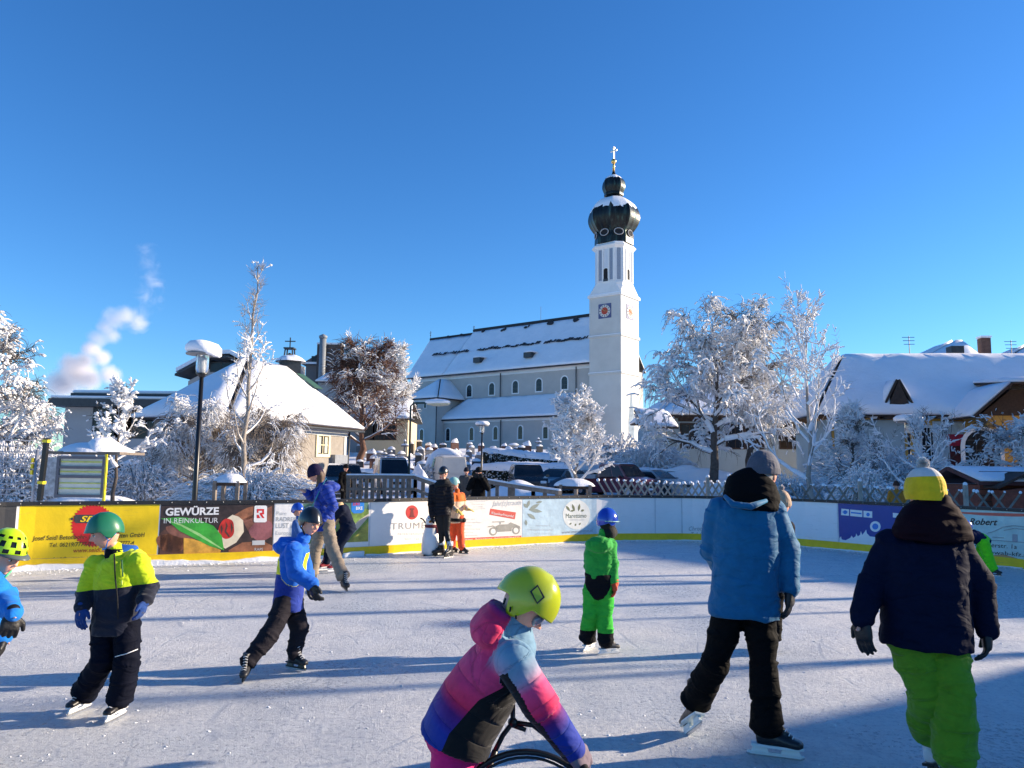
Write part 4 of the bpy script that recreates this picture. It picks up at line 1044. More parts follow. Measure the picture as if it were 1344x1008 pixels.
def small_child():
    Y = 11.6; S = .60
    b = at(389, 700, Y).x
    def q(dx, dy, z): return V((b+dx, Y+dy, z))
    J = dict(head=q(0,0,.99), neck=q(.02,0,.87), shl=q(.02,-.13,.80), shr=q(.03,.13,.80), ell=q(.08,-.15,.66), elr=q(.08,.15,.66), wrl=q(.16,-.1,.62), wrr=q(.16,.1,.62),
             hipl=q(.02,-.06,.50), hipr=q(.03,.06,.50), knl=q(.0,-.07,.31), knr=q(.02,.07,.31), anl=q(.02,-.07,.10), anr=q(.04,.08,.10))
    root = empty('person', q(0,0,0), 'small child in a blue helmet partly hidden behind the black helmeted boy', 'person', 'people skating on the ice')
    HM = frame((.8, -.5, -.1), (0, 0, 1))
    core_body(root, J, S, HM, .82, SKINC, 1)
    jacket(root, J, S, fabric('pale_blue_shell', [(0, (.05,.14,.40))]), .012, w=(.19,.19,.19,.18,.11), d=(.16,.15,.15,.13,.09), arm=(.09,.085,.07), amp=.008, seed=43)
    trousers(root, J, S, BLACKT, .012, .12, .10, .10, amp=.008, seed=7)
    helmet(root, J['head'], HM, .84, mat('blue_helmet_shell', (.015,.07,.45), .25, .05, coat=.5), 1.26)
    for s in 'lr': hand(root, J['wr'+s], (1, 0, -.2), (0, 0, -1), .75, BLACKF, 1 if s == 'l' else -1, .4, voxel=.009)
    for s in 'lr': skate(root, J['an'+s], (.9, -.3, 0), S, mat('white_skate', (.7,.7,.72), .4), WHITEP)
small_child()

# ---- woman in black by the boards, penguin aid, orange child -----------------------
def black_woman():
    Y = 14.3; S = .97
    J = mk(Y, head=(582, 621, .02), neck=(582, 633, 0), shl=(568, 641, .03), shr=(590, 641, -.02), ell=(565, 661, .0), elr=(592, 660, -.05),
           wrl=(567, 678, .0), wrr=(589, 672, .12), hipl=(575, 673, 0), hipr=(586, 673, 0), knl=(579, 698, .02), knr=(586, 698, 0))
    J['anl'] = G(578, 14.35, .15); J['anr'] = G(589, 14.2, .15)
    root = empty('person', G(582, Y), 'woman in a black quilted jacket and leggings seen from behind beside the white penguin aid', 'person', 'people skating on the ice')
    HM = frame((.45, .8, -.1), (0, 0, 1))
    core_body(root, J, S, HM, .95, SKINC)
    m = fabric('black_down_cloth', [(0, (.020,.018,.022))], rough=.6, quilt=50, spec=.25)
    jacket(root, J, S, m, .013, w=(.170,.150,.175,.165,.10), d=(.14,.125,.135,.12,.08), arm=(.078,.062,.050), quilt=True, amp=.009, seed=51)
    c = Vol(); c.tors([(J['neck']+V((0,0,-.10)), .17, .12), (J['neck']+V((0,0,-.03)), .175, .13), (J['neck']+V((0,0,.05)), .10, .09)], V((1,0,0)), 24, 2)
    garment('fur_collar', c, .013, BLACKF, root, .022, None, 5, 1)
    trousers(root, J, S, fabric('black_leggings_cloth', [(0, (.010,.010,.012))], rough=.4), .011, .092, .060, .050, amp=.004, seed=8, waist=.145, depth=.12)
    helmet(root, J['head'] + V((0,0,.01)), HM, .97, mat('black_helmet_shell', (.012,.012,.013), .3), 1.18, earpads=False, brow=.1)
    for s in 'lr': hand(root, J['wr'+s], (0, .1, -1), (1, .2, 0), .9, BLACKF, 1, .6, voxel=.009)
    so = MB()
    for s in 'lr': so.tube([J['an'+s]+V((0,0,.14)), J['an'+s]+V((0,-.005,.06))], .058, 14)
    so.build('socks', fabric('white_sock_cloth', [(0, (.75,.75,.76))]), root, True)
    b = mat('black_skate_leather', (.012,.012,.015), .4)
    skate(root, J['anl'], (-.9, -.35, 0), S*1.05, b, BLACKP, cuff=.06); skate(root, J['anr'], (-.45, -.75, 0), S*1.05, b, BLACKP, cuff=.06)
black_woman()

def penguin_aid():
    c = G(564, 14.5); root = empty('skating_aid', c, 'white penguin shaped skating aid with a dark red scarf in front of the white banner', 'skating aid')
    b = MB(); b.lathe(c, [(.02,.0),(.155,.005),(.185,.05),(.190,.18),(.175,.34),(.14,.47),(.115,.55),(.118,.60),(.115,.68),(.075,.745),(.01,.76)], 28)
    b.build('penguin_body', WHITEP, root, True)
    s = MB(); s.lathe(c, [(.112,.515),(.130,.52),(.134,.55),(.128,.575),(.112,.58)], 28); s.tube([c+V((.10,-.07,.54)), c+V((.13,-.12,.42))], .022, 8, True, .5); s.build('scarf', mat('dark_red_cloth', (.14,.015,.03), .8), root, True)
    k = MB(); k.tube([c+V((0,-.11,.65)), c+V((-.02,-.19,.635)), c+V((-.02,-.22,.62))], [.03,.022,.004], 10); k.build('beak', mat('orange_plastic', (.7,.22,.02), .4), root, True)
    e = MB(); [e.ball(c+V((sx*.05,-.098,.695)), .013, 8) for sx in (-1,1)]; e.build('eye', EYED, root, True)
    for sx in (-1,1):
        h = MB(); h.tube([c+V((sx*.10,0,.58)), c+V((sx*.17,.0,.67)), c+V((sx*.22,.02,.69))], .014, 8); h.build('handle', BLACKP, root, True)
        r = MB(); r.box(c+V((sx*.11,0,.012)), (.03,.42,.024)); r.build('runner', BLACKP, root)
penguin_aid()

def orange_child():
    Y = 14.75; S = .84
    J = mk(Y, head=(596, 635, 0), neck=(600, 645, 0), shl=(594, 651, -.10), shr=(606, 651, .10), ell=(592, 664, -.2), elr=(609, 664, .05),
           wrl=(600, 670, -.32), wrr=(613, 668, -.1), hipl=(596, 683, 0), hipr=(604, 682, 0), knl=(594, 700, 0), knr=(604, 700, -.03))
    J['anl'] = G(592, 14.8, .13); J['anr'] = G(605, 14.6, .13)
    root = empty('person', G(600, Y), 'child in orange ski suit and pale teal helmet standing against the boards', 'person', 'people skating on the ice')
    HM = frame((-.75, -.3, -.4), (0, 0, 1))
    core_body(root, J, S, HM, .88, SKINC, 1)
    m = fabric('orange_shell', [(0, (.80,.60,.42)), (.45, (.78,.15,.02))])
    jacket(root, J, S, m, .013, w=(.17,.165,.17,.16,.11), d=(.14,.13,.13,.12,.08), arm=(.08,.07,.055), zone=zsplit(zat(600, 657, Y), (0,0), 3), amp=.009, seed=61)
    trousers(root, J, S, fabric('bright_orange_trouser_cloth', [(0, (.90,.11,.035))]), .012, .11, .085, .085, amp=.009, seed=9, waist=.165, depth=.13)
    b = MB(); pel = (J['hipl']+J['hipr'])/2
    b.lathe(pel+V((0,0,.005)), [(.10,-.035),(.150,-.03),(.152,.03),(.10,.035)], 20); b.ball(pel+V((.11,-.04,.0)), (.07,.06,.055), 12); b.build('waist_pouch', BLACKF, root, True)
    helmet(root, J['head']+V((0,0,.01)), HM, .9, mat('pale_teal_shell', (.30,.55,.50), .35), 1.26)
    ym = fabric('yellow_mitten_cloth', [(0, (.70,.50,.12))])
    hand(root, J['wrl'], (.4, -.3, -.2), (0, 0, -1), .85, ym, -1, .3, mitten=True, voxel=.009); hand(root, J['wrr'], (1, -.1, -.25), (0, 0, -1), .9, ym, 1, .2, voxel=.009)
    bb = mat('black_skate_leather', (.012,.012,.015), .4)
    skate(root, J['anl'], (.8, -.5, 0), S*.9, bb, BLACKP); skate(root, J['anr'], (.85, -.4, 0), S*.9, bb, BLACKP)
orange_child()

# ---- green child --------------------------------------------------------------------
def green_child():
    Y = 7.1; S = .76
    J = mk(Y, head=(797, 685, 0), neck=(792, 701, 0), shl=(777, 716, .02), shr=(800, 716, -.04), ell=(774, 742, .05), elr=(805, 740, -.04),
           wrl=(778, 762, .12), wrr=(806, 764, -.07), hipl=(777, 783, .03), hipr=(794, 783, -.02), knl=(775, 806, 0), knr=(794, 808, -.03))
    J['anl'] = G(771, 7.2, .15*S); J['anr'] = G(795, 7.05, .15*S)
    root = empty('person', G(785, Y), 'child in a bright green ski suit with a shiny blue helmet standing on the ice', 'person', 'people skating on the ice')
    HM = frame((.78, .50, -.05), (0, 0, 1)); hs = .85
    core_body(root, J, S, HM, hs, BLACKF, 1)
    gcol = (.025,.36,.045)
    jacket(root, J, S, fabric('green_jacket_cloth', [(0, gcol)], wr=1.0), .009, w=(.185,.165,.185,.175,.10), d=(.15,.14,.14,.125,.08), arm=(.083,.074,.058), hem=-.30, amp=.011, hoodr=(.12,.09,.075), hoodoff=(-.03,-.13,.02), seed=71)
    z1 = zat(785, 783, Y); zb = zat(785, 838, 7.1)
    def zone(P, i, t):
        up = P[:, 2] > z1 + .9*np.abs(P[:, 0]-xat(783, Y))**2*12 - .02
        return np.where(up, .9, np.where(P[:, 2] < .20, .9, .2)).astype(float)
    trousers(root, J, S, fabric('green_black_trouser_cloth', [(0, (.05,.46,.05)), (.5, (.008,.008,.010))], wr=1.0), .009, .115, .095, .098, amp=.010, zone=zone, seed=10, waist=.185, depth=.155, top=.28)
    om = fabric('orange_red_glove_cloth', [(0, (.65,.085,.03))])
    hand(root, J['wrr'], (.1, -.1, -1), (-1, .1, 0), .85, om, 1, .4, thick=1.5); hand(root, J['wrl'], (.1, .2, -1), (1, .1, 0), .85, om, -1, .4, thick=1.5)
    helmet(root, J['head'] + V((0,0,.012)), HM, hs*1.03, mat('shiny_blue_helmet_shell', (.012,.05,.42), .16, .05, coat=.9), 1.26, brow=.05)
    g = MB(); c = J['head']; pts = []
    for k in range(15):
        a = -2.4 + 4.8*k/14; pts.append(c + HM @ (V((math.sin(a)*.108, math.cos(a)*.130, .010))*hs))
    g.tube(pts, .012, 8, True, .45, V((0,0,1))); g.build('goggle_strap', mat('teal_white_band', (.25,.45,.42), .5, .7, 60), root, True)
    b = MB(); b.tube([c+HM@V((0,.07,-.07)), c+HM@V((0,.02,-.10)), J['neck']], [.065,.075,.07], 14); b.build('balaclava', BLACKF, root, True)
    s = mat('black_white_skate', (.03,.03,.032), .4, .9, 14, .2)
    skate(root, J['anl'], (.55, .8, 0), S, s, WHITEP); skate(root, J['anr'], (.85, .35, 0), S*1.02, s, WHITEP)
green_child()

# ---- man in blue jacket ------------------------------------------------------------
def blue_man():
    Y = 4.72; S = 1.03
    J = mk(Y, head=(1002, 622, .03), neck=(990, 646, .02), shl=(945, 672, .05), shr=(1014, 672, -.04), ell=(934, 722, .10), elr=(1033, 720, -.03),
           wrl=(950, 752, .34), wrr=(1037, 772, -.08), hipl=(958, 800, .03), hipr=(996, 800, -.03), knl=(939, 868, .05), knr=(1002, 868, -.05))
    J['anl'] = G(910, 4.98, .20); J['anr'] = G(1003, 4.66, .155)
    root = empty('person', G(970, 4.8), 'man in a bright blue jacket and grey knit hat seen from behind', 'person', 'people skating on the ice')
    HM = frame((.72, .68, -.12), (0.05, 0, 1)); hs = 1.0
    core_body(root, J, S, HM, hs, SKINC)
    m = fabric('cyan_blue_jacket_cloth', [(0, (.002,.125,.27))], wr=.8, rough=.7)
    jk = jacket(root, J, S, m, .009, w=(.205,.190,.200,.200,.12), d=(.15,.145,.155,.135,.085), arm=(.088,.072,.056), amp=.009, seed=81, hem=-.02, armend=.02)
    c = Vol(); c.tors([(J['neck']+V((-.035,-.04,-.10)), .165, .125), (J['neck']+V((-.03,-.04,-.02)), .165, .130), (J['neck']+V((-.025,-.02,.06)), .145, .115), (J['neck']+V((0,0,.105)), .085, .08)], V((1,-.2,0)), 24, 2.2)
    garment('dark_hood', c, .010, fabric('black_fleece', [(0, (.003,.003,.004))]), root, .012, None, 6)
    tubepart('hood_hem', [at(951, 651, Y-.12), at(962, 662, Y-.19), at(985, 665, Y-.20), at(1006, 657, Y-.15)], [.012,.022,.022,.012], m, jk)
    trousers(root, J, S, BLACKT, .010, .100, .080, .088, amp=.012, seed=12, waist=.175, depth=.135, hemlift=.02, top=.12)
    gm = mat('black_glove_leather', (.007,.007,.008), .5, .3, 20, .3, 60)
    hand(root, J['wrr']+V((0,0,-.0)), (-.08, -.05, -1), (-1, .6, 0), 1.15, gm, 1, .32, thick=1.15, spread=.02)
    hand(root, J['wrl'], (.4, .8, -.2), (0, 0, -1), 1.02, gm, 1, .6, thick=1.3)
    beanie(root, J['head'] + V((-.004, -.01, .02)), HM, hs*1.08, fabric('grey_knit', [(0, (.09,.095,.125))], wr=.8), -.12, None, 1.02, label=None)
    h = Vol(); h.tors([(J['head']+HM@V((0,-.035,.0)), .082, .072), (J['head']+HM@V((0,-.045,-.05)), .078, .06), (J['head']+HM@V((0,-.045,-.09)), .06, .045)], HM@V((1,0,0)))
    garment('hair', h, .009, mat('grey_hair', (.25,.22,.2), .6, .3, 60, .6, 90, .004), root, .004)
    s = mat('black_skate_leather_shiny', (.012,.012,.015), .3, .2, 20, .2)
    hd = mat('clear_white_plastic', (.62,.70,.70), .25, .05)
    skate(root, J['anr'], (.93, -.30, 0), S*1.05, s, hd); skate(root, J['anl'], (-.15, .75, -.5), S*1.05, s, hd, up=J['knl']-J['anl'], cuff=.14)
blue_man()

def behind_person():
    Y = 7.2; S = .90
    J = mk(Y, head=(1026, 662, 0), neck=(1022, 682, 0), shl=(1006, 692, 0), shr=(1033, 692, 0), ell=(1004, 722, .05), elr=(1037, 718, 0),
           wrl=(1008, 742, .1), wrr=(1037, 740, -.05), hipl=(1010, 760, 0), hipr=(1022, 760, 0), knl=(1009, 805, 0), knr=(1017, 805, 0))
    J['anl'] = G(1008, 7.25, .14); J['anr'] = G(1015, 7.15, .14)
    root = empty('person', G(1012, Y), 'person in a dark jacket and fluffy beige hat mostly hidden behind the man in blue', 'person', 'people skating on the ice')
    HM = frame((.2, .95, -.1), (0, 0, 1))
    core_body(root, J, S, HM, .92, SKINC)
    jacket(root, J, S, fabric('dark_grey_shell', [(0, (.03,.028,.035))]), .012, w=(.14,.14,.15,.14,.10), d=(.13,.12,.13,.12,.08), arm=(.07,.062,.05), amp=.009, seed=91)
    trousers(root, J, S, BLACKT, .012, .085, .075, .075, amp=.009, seed=13, waist=.12)
    beanie(root, J['head']+V((0,0,.01)), HM, .98, fabric('beige_fluffy_knit', [(0, (.45,.32,.22))], wr=1.0), -.15, mat('pale_pompom', (.7,.65,.62), .9), 1.1)
    for s in 'lr': hand(root, J['wr'+s], (0, 0, -1), (0, 1, 0), .9, BLACKF, 1, .5, voxel=.008)
    for s in 'lr': skate(root, J['an'+s], (.2, .95, 0), S*.9, BLACKF, BLACKP)
behind_person()

# ---- man with yellow hat --------------------------------------------------------------
def yellow_hat_man():
    Y = 4.15; S = 1.0
    J = mk(Y, head=(1214, 645, .0), neck=(1215, 678, 0), shl=(1173, 716, .03), shr=(1250, 716, -.03), ell=(1147, 762, .05), elr=(1284, 766, -.02),
           wrl=(1131, 812, -.03), wrr=(1295, 826, -.05), hipl=(1194, 838, 0), hipr=(1235, 838, 0), knl=(1216, 908, -.02), knr=(1256, 906, -.12))
    J['anl'] = G(1215, 4.28, .21); J['anr'] = G(1238, 4.05, .17)
    root = empty('person', G(1225, 4.15), 'man in a navy jacket and bright green trousers with a yellow and white bobble hat', 'person', 'people skating on the ice')
    HM = frame((-.1, .98, -.12), (0, 0, 1)); hs = 1.02
    core_body(root, J, S, HM, hs, SKINC)
    m = fabric('midnight_jacket_cloth', [(0, (.0025,.006,.024))], wr=.8)
    jk = jacket(root, J, S, m, .009, w=(.226,.222,.225,.210,.14), d=(.178,.172,.16,.145,.09), arm=(.092,.078,.060), amp=.010, seed=101, hem=-.02, armend=.01)
    c = Vol(); c.tors([(J['neck']+V((0,-.05,-.115)), .200, .13), (J['neck']+V((0,-.05,-.05)), .195, .135), (J['neck']+V((0,-.04,.03)), .150, .12), (J['neck']+V((0,-.02,.095)), .085, .085)], V((1,0,0)), 28, 2.2)
    garment('maroon_hood', c, .009, fabric('maroon_fleece', [(0, (.012,.003,.007))]), root, .014, None, 7)
    trousers(root, J, S, fabric('grass_green_trouser_cloth', [(0, (.115,.28,.010))], wr=1.0), .0095, .114, .094, .104, amp=.014, seed=14, waist=.178, depth=.136, hemlift=.07, top=.03)
    gm = mat('black_glove_leather', (.007,.007,.008), .5, .3, 20, .3, 60)
    hand(root, J['wrl'], (.05, -.05, -1), (1, .45, 0), 1.18, gm, -1, .28, thick=1.05, spread=.02)
    hand(root, J['wrr'], (-.06, -.05, -1), (-1, .5, 0), 1.12, gm, 1, .5, thick=1.1, spread=.02)
    beanie(root, J['head']+V((0,0,.01)), HM, hs*1.06, fabric('white_knit', [(0, (.62,.60,.58))]), -.42, mat('white_pompom', (.72,.70,.68), .9), .98, cuffmat=fabric('yellow_knit', [(0, (.80,.52,.01))]), band=.25)
    s = mat('black_white_skate', (.03,.03,.032), .4, .9, 14, .2)
    skate(root, J['anr'], (.75, .25, -.1), S*1.05, s, BLACKP); skate(root, J['anl'], (.7, .5, 0), S*1.05, mat('white_skate', (.7,.7,.72), .4), BLACKP, up=(.1,.3,1), cuff=.13)
yellow_hat_man()

def neon_trouser_child():
    Y = 12.3; S = .72
    J = mk(Y, head=(1268, 692, 0), neck=(1274, 700, 0), shl=(1276, 703, -.10), shr=(1279, 701, .10), ell=(1268, 716, -.1), elr=(1270, 716, .1),
           wrl=(1264, 726, -.06), wrr=(1264, 726, .08), hipl=(1291, 712, -.06), hipr=(1292, 710, .07), knl=(1296, 727, -.05), knr=(1286, 730, .07))
    J['anl'] = G(1306, 12.25, .16); J['anr'] = G(1284, 12.4, .11)
    root = empty('person', G(1285, Y), 'small child with a blue helmet and neon green trousers bending forward by the boards', 'person', 'people skating on the ice')
    HM = frame((-.8, -.3, -.45), (0, 0, 1))
    core_body(root, J, S, HM, .80, SKINC, 1)
    jacket(root, J, S, fabric('navy_shell', [(0, (.010,.016,.06))]), .011, w=(.165,.16,.16,.15,.10), d=(.14,.135,.13,.12,.08), arm=(.08,.072,.058), amp=.008, seed=111, hoodr=0)
    trousers(root, J, S, fabric('neon_green_trouser_cloth', [(0, (.16,.85,.015))]), .011, .125, .11, .105, amp=.008, seed=15, waist=.17, depth=.15)
    helmet(root, J['head']+V((0,0,.01)), HM, .84, mat('blue_helmet_shell', (.015,.07,.45), .25), 1.26)
    for s in 'lr': hand(root, J['wr'+s], (-.5, 0, -1), (-1, 0, 0), .8, BLACKF, 1 if s == 'r' else -1, .4, voxel=.009)
    for s in 'lr': skate(root, J['an'+s], (-.8 if s == 'r' else .3, -.5, 0), S, mat('black_skate_leather', (.012,.012,.015), .4), BLACKP)
neon_trouser_child()

# ---- girl in pink and blue jacket --------------------------------------------------------
def pink_girl():
    Y = 2.9; S = .74
    J = mk(Y, head=(690, 793, .02), neck=(668, 822, .03), shr=(675, 868, -.15), shl=(662, 850, .19), elr=(713, 932, -.17), ell=(705, 925, .22),
           wrr=(752, 983, -.13), wrl=(742, 975, .24), hipr=(592, 976, -.04), hipl=(597, 975, .10))
    x0 = J['hipr'].x
    J['knr'] = V((x0+.02, Y-.10, .36)); J['knl'] = V((x0+.00, Y+.14, .36)); J['anr'] = V((x0-.03, Y-.11, .115)); J['anl'] = V((x0-.12, Y+.15, .115))
    J['spine'] = V((-.045, 0, .035))
    root = empty('person', V((x0+.05, Y, 0)), 'girl in a pink and blue jacket and yellow ski helmet leaning over her skating aid', 'person', 'people skating on the ice')
    HM = frame((.68, -.22, -.72), (.6, 0, .8)); hs = .88
    core_body(root, J, S, HM, hs, SKINC, 1, voxel=.010)
    st = [(0, (.004,.035,.20)), (.22, (.008,.03,.30)), (.36, (.12,.010,.16)), (.48, (.82,.02,.10)), (.66, (.80,.06,.20)), (.80, (.42,.30,.42)), (.92, (.16,.30,.42)), (1, (.15,.28,.40))]
    m = fabric('pink_blue_jacket_cloth', st, 'LINEAR', wr=.6, quilt=38, rough=.75, qs=.55)
    m2 = m.copy(); m2.name = 'pink_blue_black_panel_cloth'
    # black side panel mixed in by a second attribute
    n = m2.node_tree; b = n.nodes['Principled BSDF']; src = b.inputs['Base Color'].links[0].from_socket
    a = n.nodes.new('ShaderNodeAttribute'); a.attribute_name = 'panel'
    k = math_(n, 'GREATER_THAN', a.outputs['Fac'], .5); link(n, mixc(n, k, src, (.003,.003,.004)), b.inputs['Base Color'])
    hipm = (J['hipr']+J['hipl'])/2; chm = (J['shr']+J['shl'])/2
    ax = (chm-hipm); L = ax.length; axn = ax.normalized()
    v = Vol(); side = J['shl']-J['shr']; S_ = S
    fw = axn.cross(side.normalized())
    up_ = -fw if fw.z < 0 else fw     # the back side
    b0 = hipm + axn*.012
    v.tors([(b0, .225*S_, .190*S_), (hipm+axn*.07+up_*.012, .218*S_, .185*S_), (hipm+axn*L*.45+up_*.020, .205*S_, .185*S_), (hipm+axn*L*.80+up_*.012, .215*S_, .165*S_), (chm+axn*.02, .195*S_, .135*S_), (chm+axn*.08, .11*S_, .09*S_)], side, 30, 2.2)
    v.chain([chm+axn*.04, J['neck'].lerp(J['head'], .25)], [.075, .060])
    for s in 'rl':
        v.chain([J['sh'+s].lerp(chm, .25), J['sh'+s]], [.075, .075]); v.chain([J['sh'+s], J['el'+s]], [.072, .062]); v.chain([J['el'+s], J['el'+s].lerp(J['wr'+s], .96)], [.062, .048])
    hd = chm + up_*.115 + axn*.055
    v.tors([(hd-axn*.075, .09, .05), (hd-axn*.04, .135, .07), (hd+axn*.03, .13, .068), (hd+axn*.08, .08, .05)], side, 24, 2.1, False)
    me = v.grow(.0075, 3); P = verts_np(me); idx, t, al = folds(me, v.bones, .006, 12, 5, 5, .8)
    A = lambda q: np.array(q)
    # colour runs along the back and along the sleeves
    s_t = ((P-A(hipm)) @ A(axn))/L
    base = np.interp(s_t, [-.15, .16, .36, .48, .66, .86, 1.0, 1.12], [.05, .22, .36, .50, .58, .66, .84, .93])
    el = A(J['elr']); zz = np.zeros(len(P))
    for sname in 'rl':
        sh, e, w = A(J['sh'+sname]), A(J['el'+sname]), A(J['wr'+sname])
        d1 = e-sh; d2 = w-e; L1 = np.linalg.norm(d1); L2 = np.linalg.norm(d2)
        u1 = ((P-sh) @ d1)/L1/L1; u2 = ((P-e) @ d2)/L2/L2
        on = np.isin(idx, [6, 9] if False else range(3, 99))
        arm = np.clip(np.where(u2 > 0, 1+u2, u1), 0, 2)
        val = np.interp(arm, [0, .25, .55, .95, 1.15, 1.45, 2], [.93, .88, .66, .50, .36, .22, .20])
        near = np.linalg.norm(P - (sh + np.clip(u1, 0, 1)[:, None]*d1), axis=1); near2 = np.linalg.norm(P - (e + np.clip(u2, 0, 1)[:, None]*d2), axis=1)
        mm = (np.minimum(near, near2) < .085) & ((u1 > .05) | (u2 > 0)) & (idx >= 3)
        zz = np.where(mm, val, zz)
    dhood = np.linalg.norm((P-A(hd)), axis=1); hood = (((P-A(chm)) @ A(up_)) > .075) & (s_t > .72)
    out = np.where(zz > 0, zz, base)
    hv = np.interp((P-A(hd)) @ A(axn), [-.10, -.02, .05, .09], [.62, .56, .50, .34]); out = np.where(hood, hv, out)
    set_attr(me, 'zone', out)
    # black panel: flank under the arm, widening to the hem; and the underside of the sleeves
    dl = (P-A(hipm)) @ A(up_)
    wide = np.interp(s_t, [-.2, .2, .6, .9, .98], [.035, .055, .03, -.04, -.2])
    panel = np.where((zz == 0) & (s_t < .97) & (~hood), np.clip(.5+(wide-dl)*12, 0, 1), 0)
    for sname in 'rl':
        e, w, sh = A(J['el'+sname]), A(J['wr'+sname]), A(J['sh'+sname])
        for p0, p1 in ((sh, e), (e, w)):
            d = (p1-p0)/np.linalg.norm(p1-p0); o = (P-p0) - ((P-p0) @ d)[:, None]*d
            nrm = np.array([-d[2]*-1, 0, d[0]*-1]); nrm = np.array([-.75, 0, -.65])
            tt = ((P-p0) @ d)/np.linalg.norm(p1-p0)
            panel = np.where((zz > 0) & ((o @ nrm) > .030) & (tt > 0) & (tt < 1.1), 1, panel)
    set_attr(me, 'panel', panel); set_attr(me, 'quilt', al)
    jk = obj_from('jacket', me, m2, root, True)
    trousers(root, J, S, fabric('hot_pink_trouser_cloth', [(0, (.80,.012,.16))], wr=.8), .009, .105, .105, .10, amp=.008, seed=16, waist=.185, depth=.160, top=.0)
    gm = fabric('mauve_grey_glove_cloth', [(0, (.20,.15,.18))])
    hand(root, J['wrr'], (.65, .05, -.75), (-.6, .5, -.6), .82, gm, 1, .95, thick=1.45, label='grey glove closed round the grip')
    hand(root, J['wrl'], (.65, .0, -.75), (-.6, -.5, -.6), .82, gm, -1, .95, thick=1.45)
    hc = J['head'] + HM @ V((0, -.008, .012))
    hl = helmet(root, hc, HM, hs*1.05, mat('yellow_green_helmet_shell', (.42,.48,.008), .22, .06, 5, coat=.6), 1.31, brow=.10, ribs=True, ear=.52)
    # goggle strap, edge trim and lettering block on the side of the shell
    d = MB(); c = hc
    for (x, z, w_, h_, mi) in ((.02, .062, .062, .040, 0), (.02, .062, .048, .028, 1)):
        ang = -.15
        q = []
        for sx, sz in ((-1,-1), (1,-1), (1,1), (-1,1)):
            yy = x + sx*w_/2*.9; z2 = z + sz*h_/2 + sx*-.006
            rx = .080*1.27*hs*1.05*math.sqrt(max(.05, 1-(yy/(.101*1.27))**2-(z2/(.113*1.27))**2)) + .012 + .0008*mi
            q.append(c + HM @ V((rx, yy*hs*1.05, z2*hs*1.05)))
        d.mat(mi).prism(q, HM @ V((.001, 0, 0)))
    d.build('logo_panel', [mat('helmet_black_print', (.01,.01,.01), .4), mat('helmet_lime_print', (.32,.45,.02), .4)], hl)
    e = MB()
    for kk in range(3): e.tube([c + HM @ V((.100, -.05+.035*kk, -.040-.006*kk)), c + HM @ V((.097, -.04+.035*kk, -.060))], .004, 6)
    e.build('ear_vent', BLACKF, hl)
    # lens of the goggles in front of the face
    g = MB(); g.ball(J['head'] + HM @ V((0, .082*hs, .0)), (.062, .020, .034), 16, HM); g.build('ski_goggles', mat('goggle_lens', (.25,.24,.26), .1, 0, metal=.3), root, True)
    return J
PJ = pink_girl()

def hoop_aid():
    Y = 2.9
    root = empty('skating_aid', V((PJ['wrr'].x-.05, Y, 0)), 'black framed skating aid with a large hoop held by the girl in pink', 'skating aid')
    w0, w1 = PJ['wrr'], PJ['wrl']
    g0 = w0 + V((.035, -.00, -.055)); g1 = w1 + V((.035, .0, -.055))
    b = MB(); b.tube([g0+V((0,-.06,0)), g0, g1, g1+V((0,.06,0))], .012, 10); b.build('handlebar', BLACKP, root, True)
    gr = MB(); gr.tube([g0+V((0,-.075,0)), g0+V((0,.05,0))], .018, 12); gr.tube([g1+V((0,.075,0)), g1+V((0,-.05,0))], .018, 12); gr.build('grip', BLACKF, root, True)
    # hoop: upright ring in the plane of travel, just reaching into the picture
    c = at(690, 1094, Y-.02); rr = (1094-998)/F*Y
    h = MB()
    for r_, t_, oy in ((rr, .011, 0), (rr*.93, .005, 0)):
        pts = [c + V((r_*math.cos(2*math.pi*k/48), oy, r_*math.sin(2*math.pi*k/48))) for k in range(49)]
        h.tube(pts, t_, 10, False)
    h.build('hoop', BLACKP, root, True)
    s = MB(); bx = at(673, 948, Y+.18)
    s.tube([at(673, 925, Y+.18), bx, at(660, 965, Y+.16), at(650, 985, Y+.12)], .010, 8)
    s.tube([bx, at(700, 952, Y+.19), g1], .010, 8); s.tube([bx+V((0,0,-.012)), at(690, 958, Y+.18)], .009, 8)
    s.tube([g0+V((0,.02,0)), c+V((rr*.72, .02, rr*.68)), V((g0.x-.02, Y, .05))], .012, 8)
    s.tube([at(650, 985, Y+.12), V((c.x-.32, Y+.12, .05))], .012, 8)
    s.ball(bx, .020, 10)
    s.build('frame', BLACKP, root, True)
    r = MB()
    for dy in (-.16, .22): r.tube([V((c.x-.45, Y+dy, .03)), V((c.x-.38, Y+dy, .015)), V((c.x+.42, Y+dy, .015)), V((c.x+.50, Y+dy, .05))], .014, 8)
    r.tube([V((c.x+.3, Y-.16, .02)), V((c.x+.3, Y+.22, .02))], .012, 8); r.tube([V((c.x-.3, Y-.16, .02)), V((c.x-.3, Y+.22, .02))], .012, 8)
    r.build('runner', STEEL, root, True)
hoop_aid()

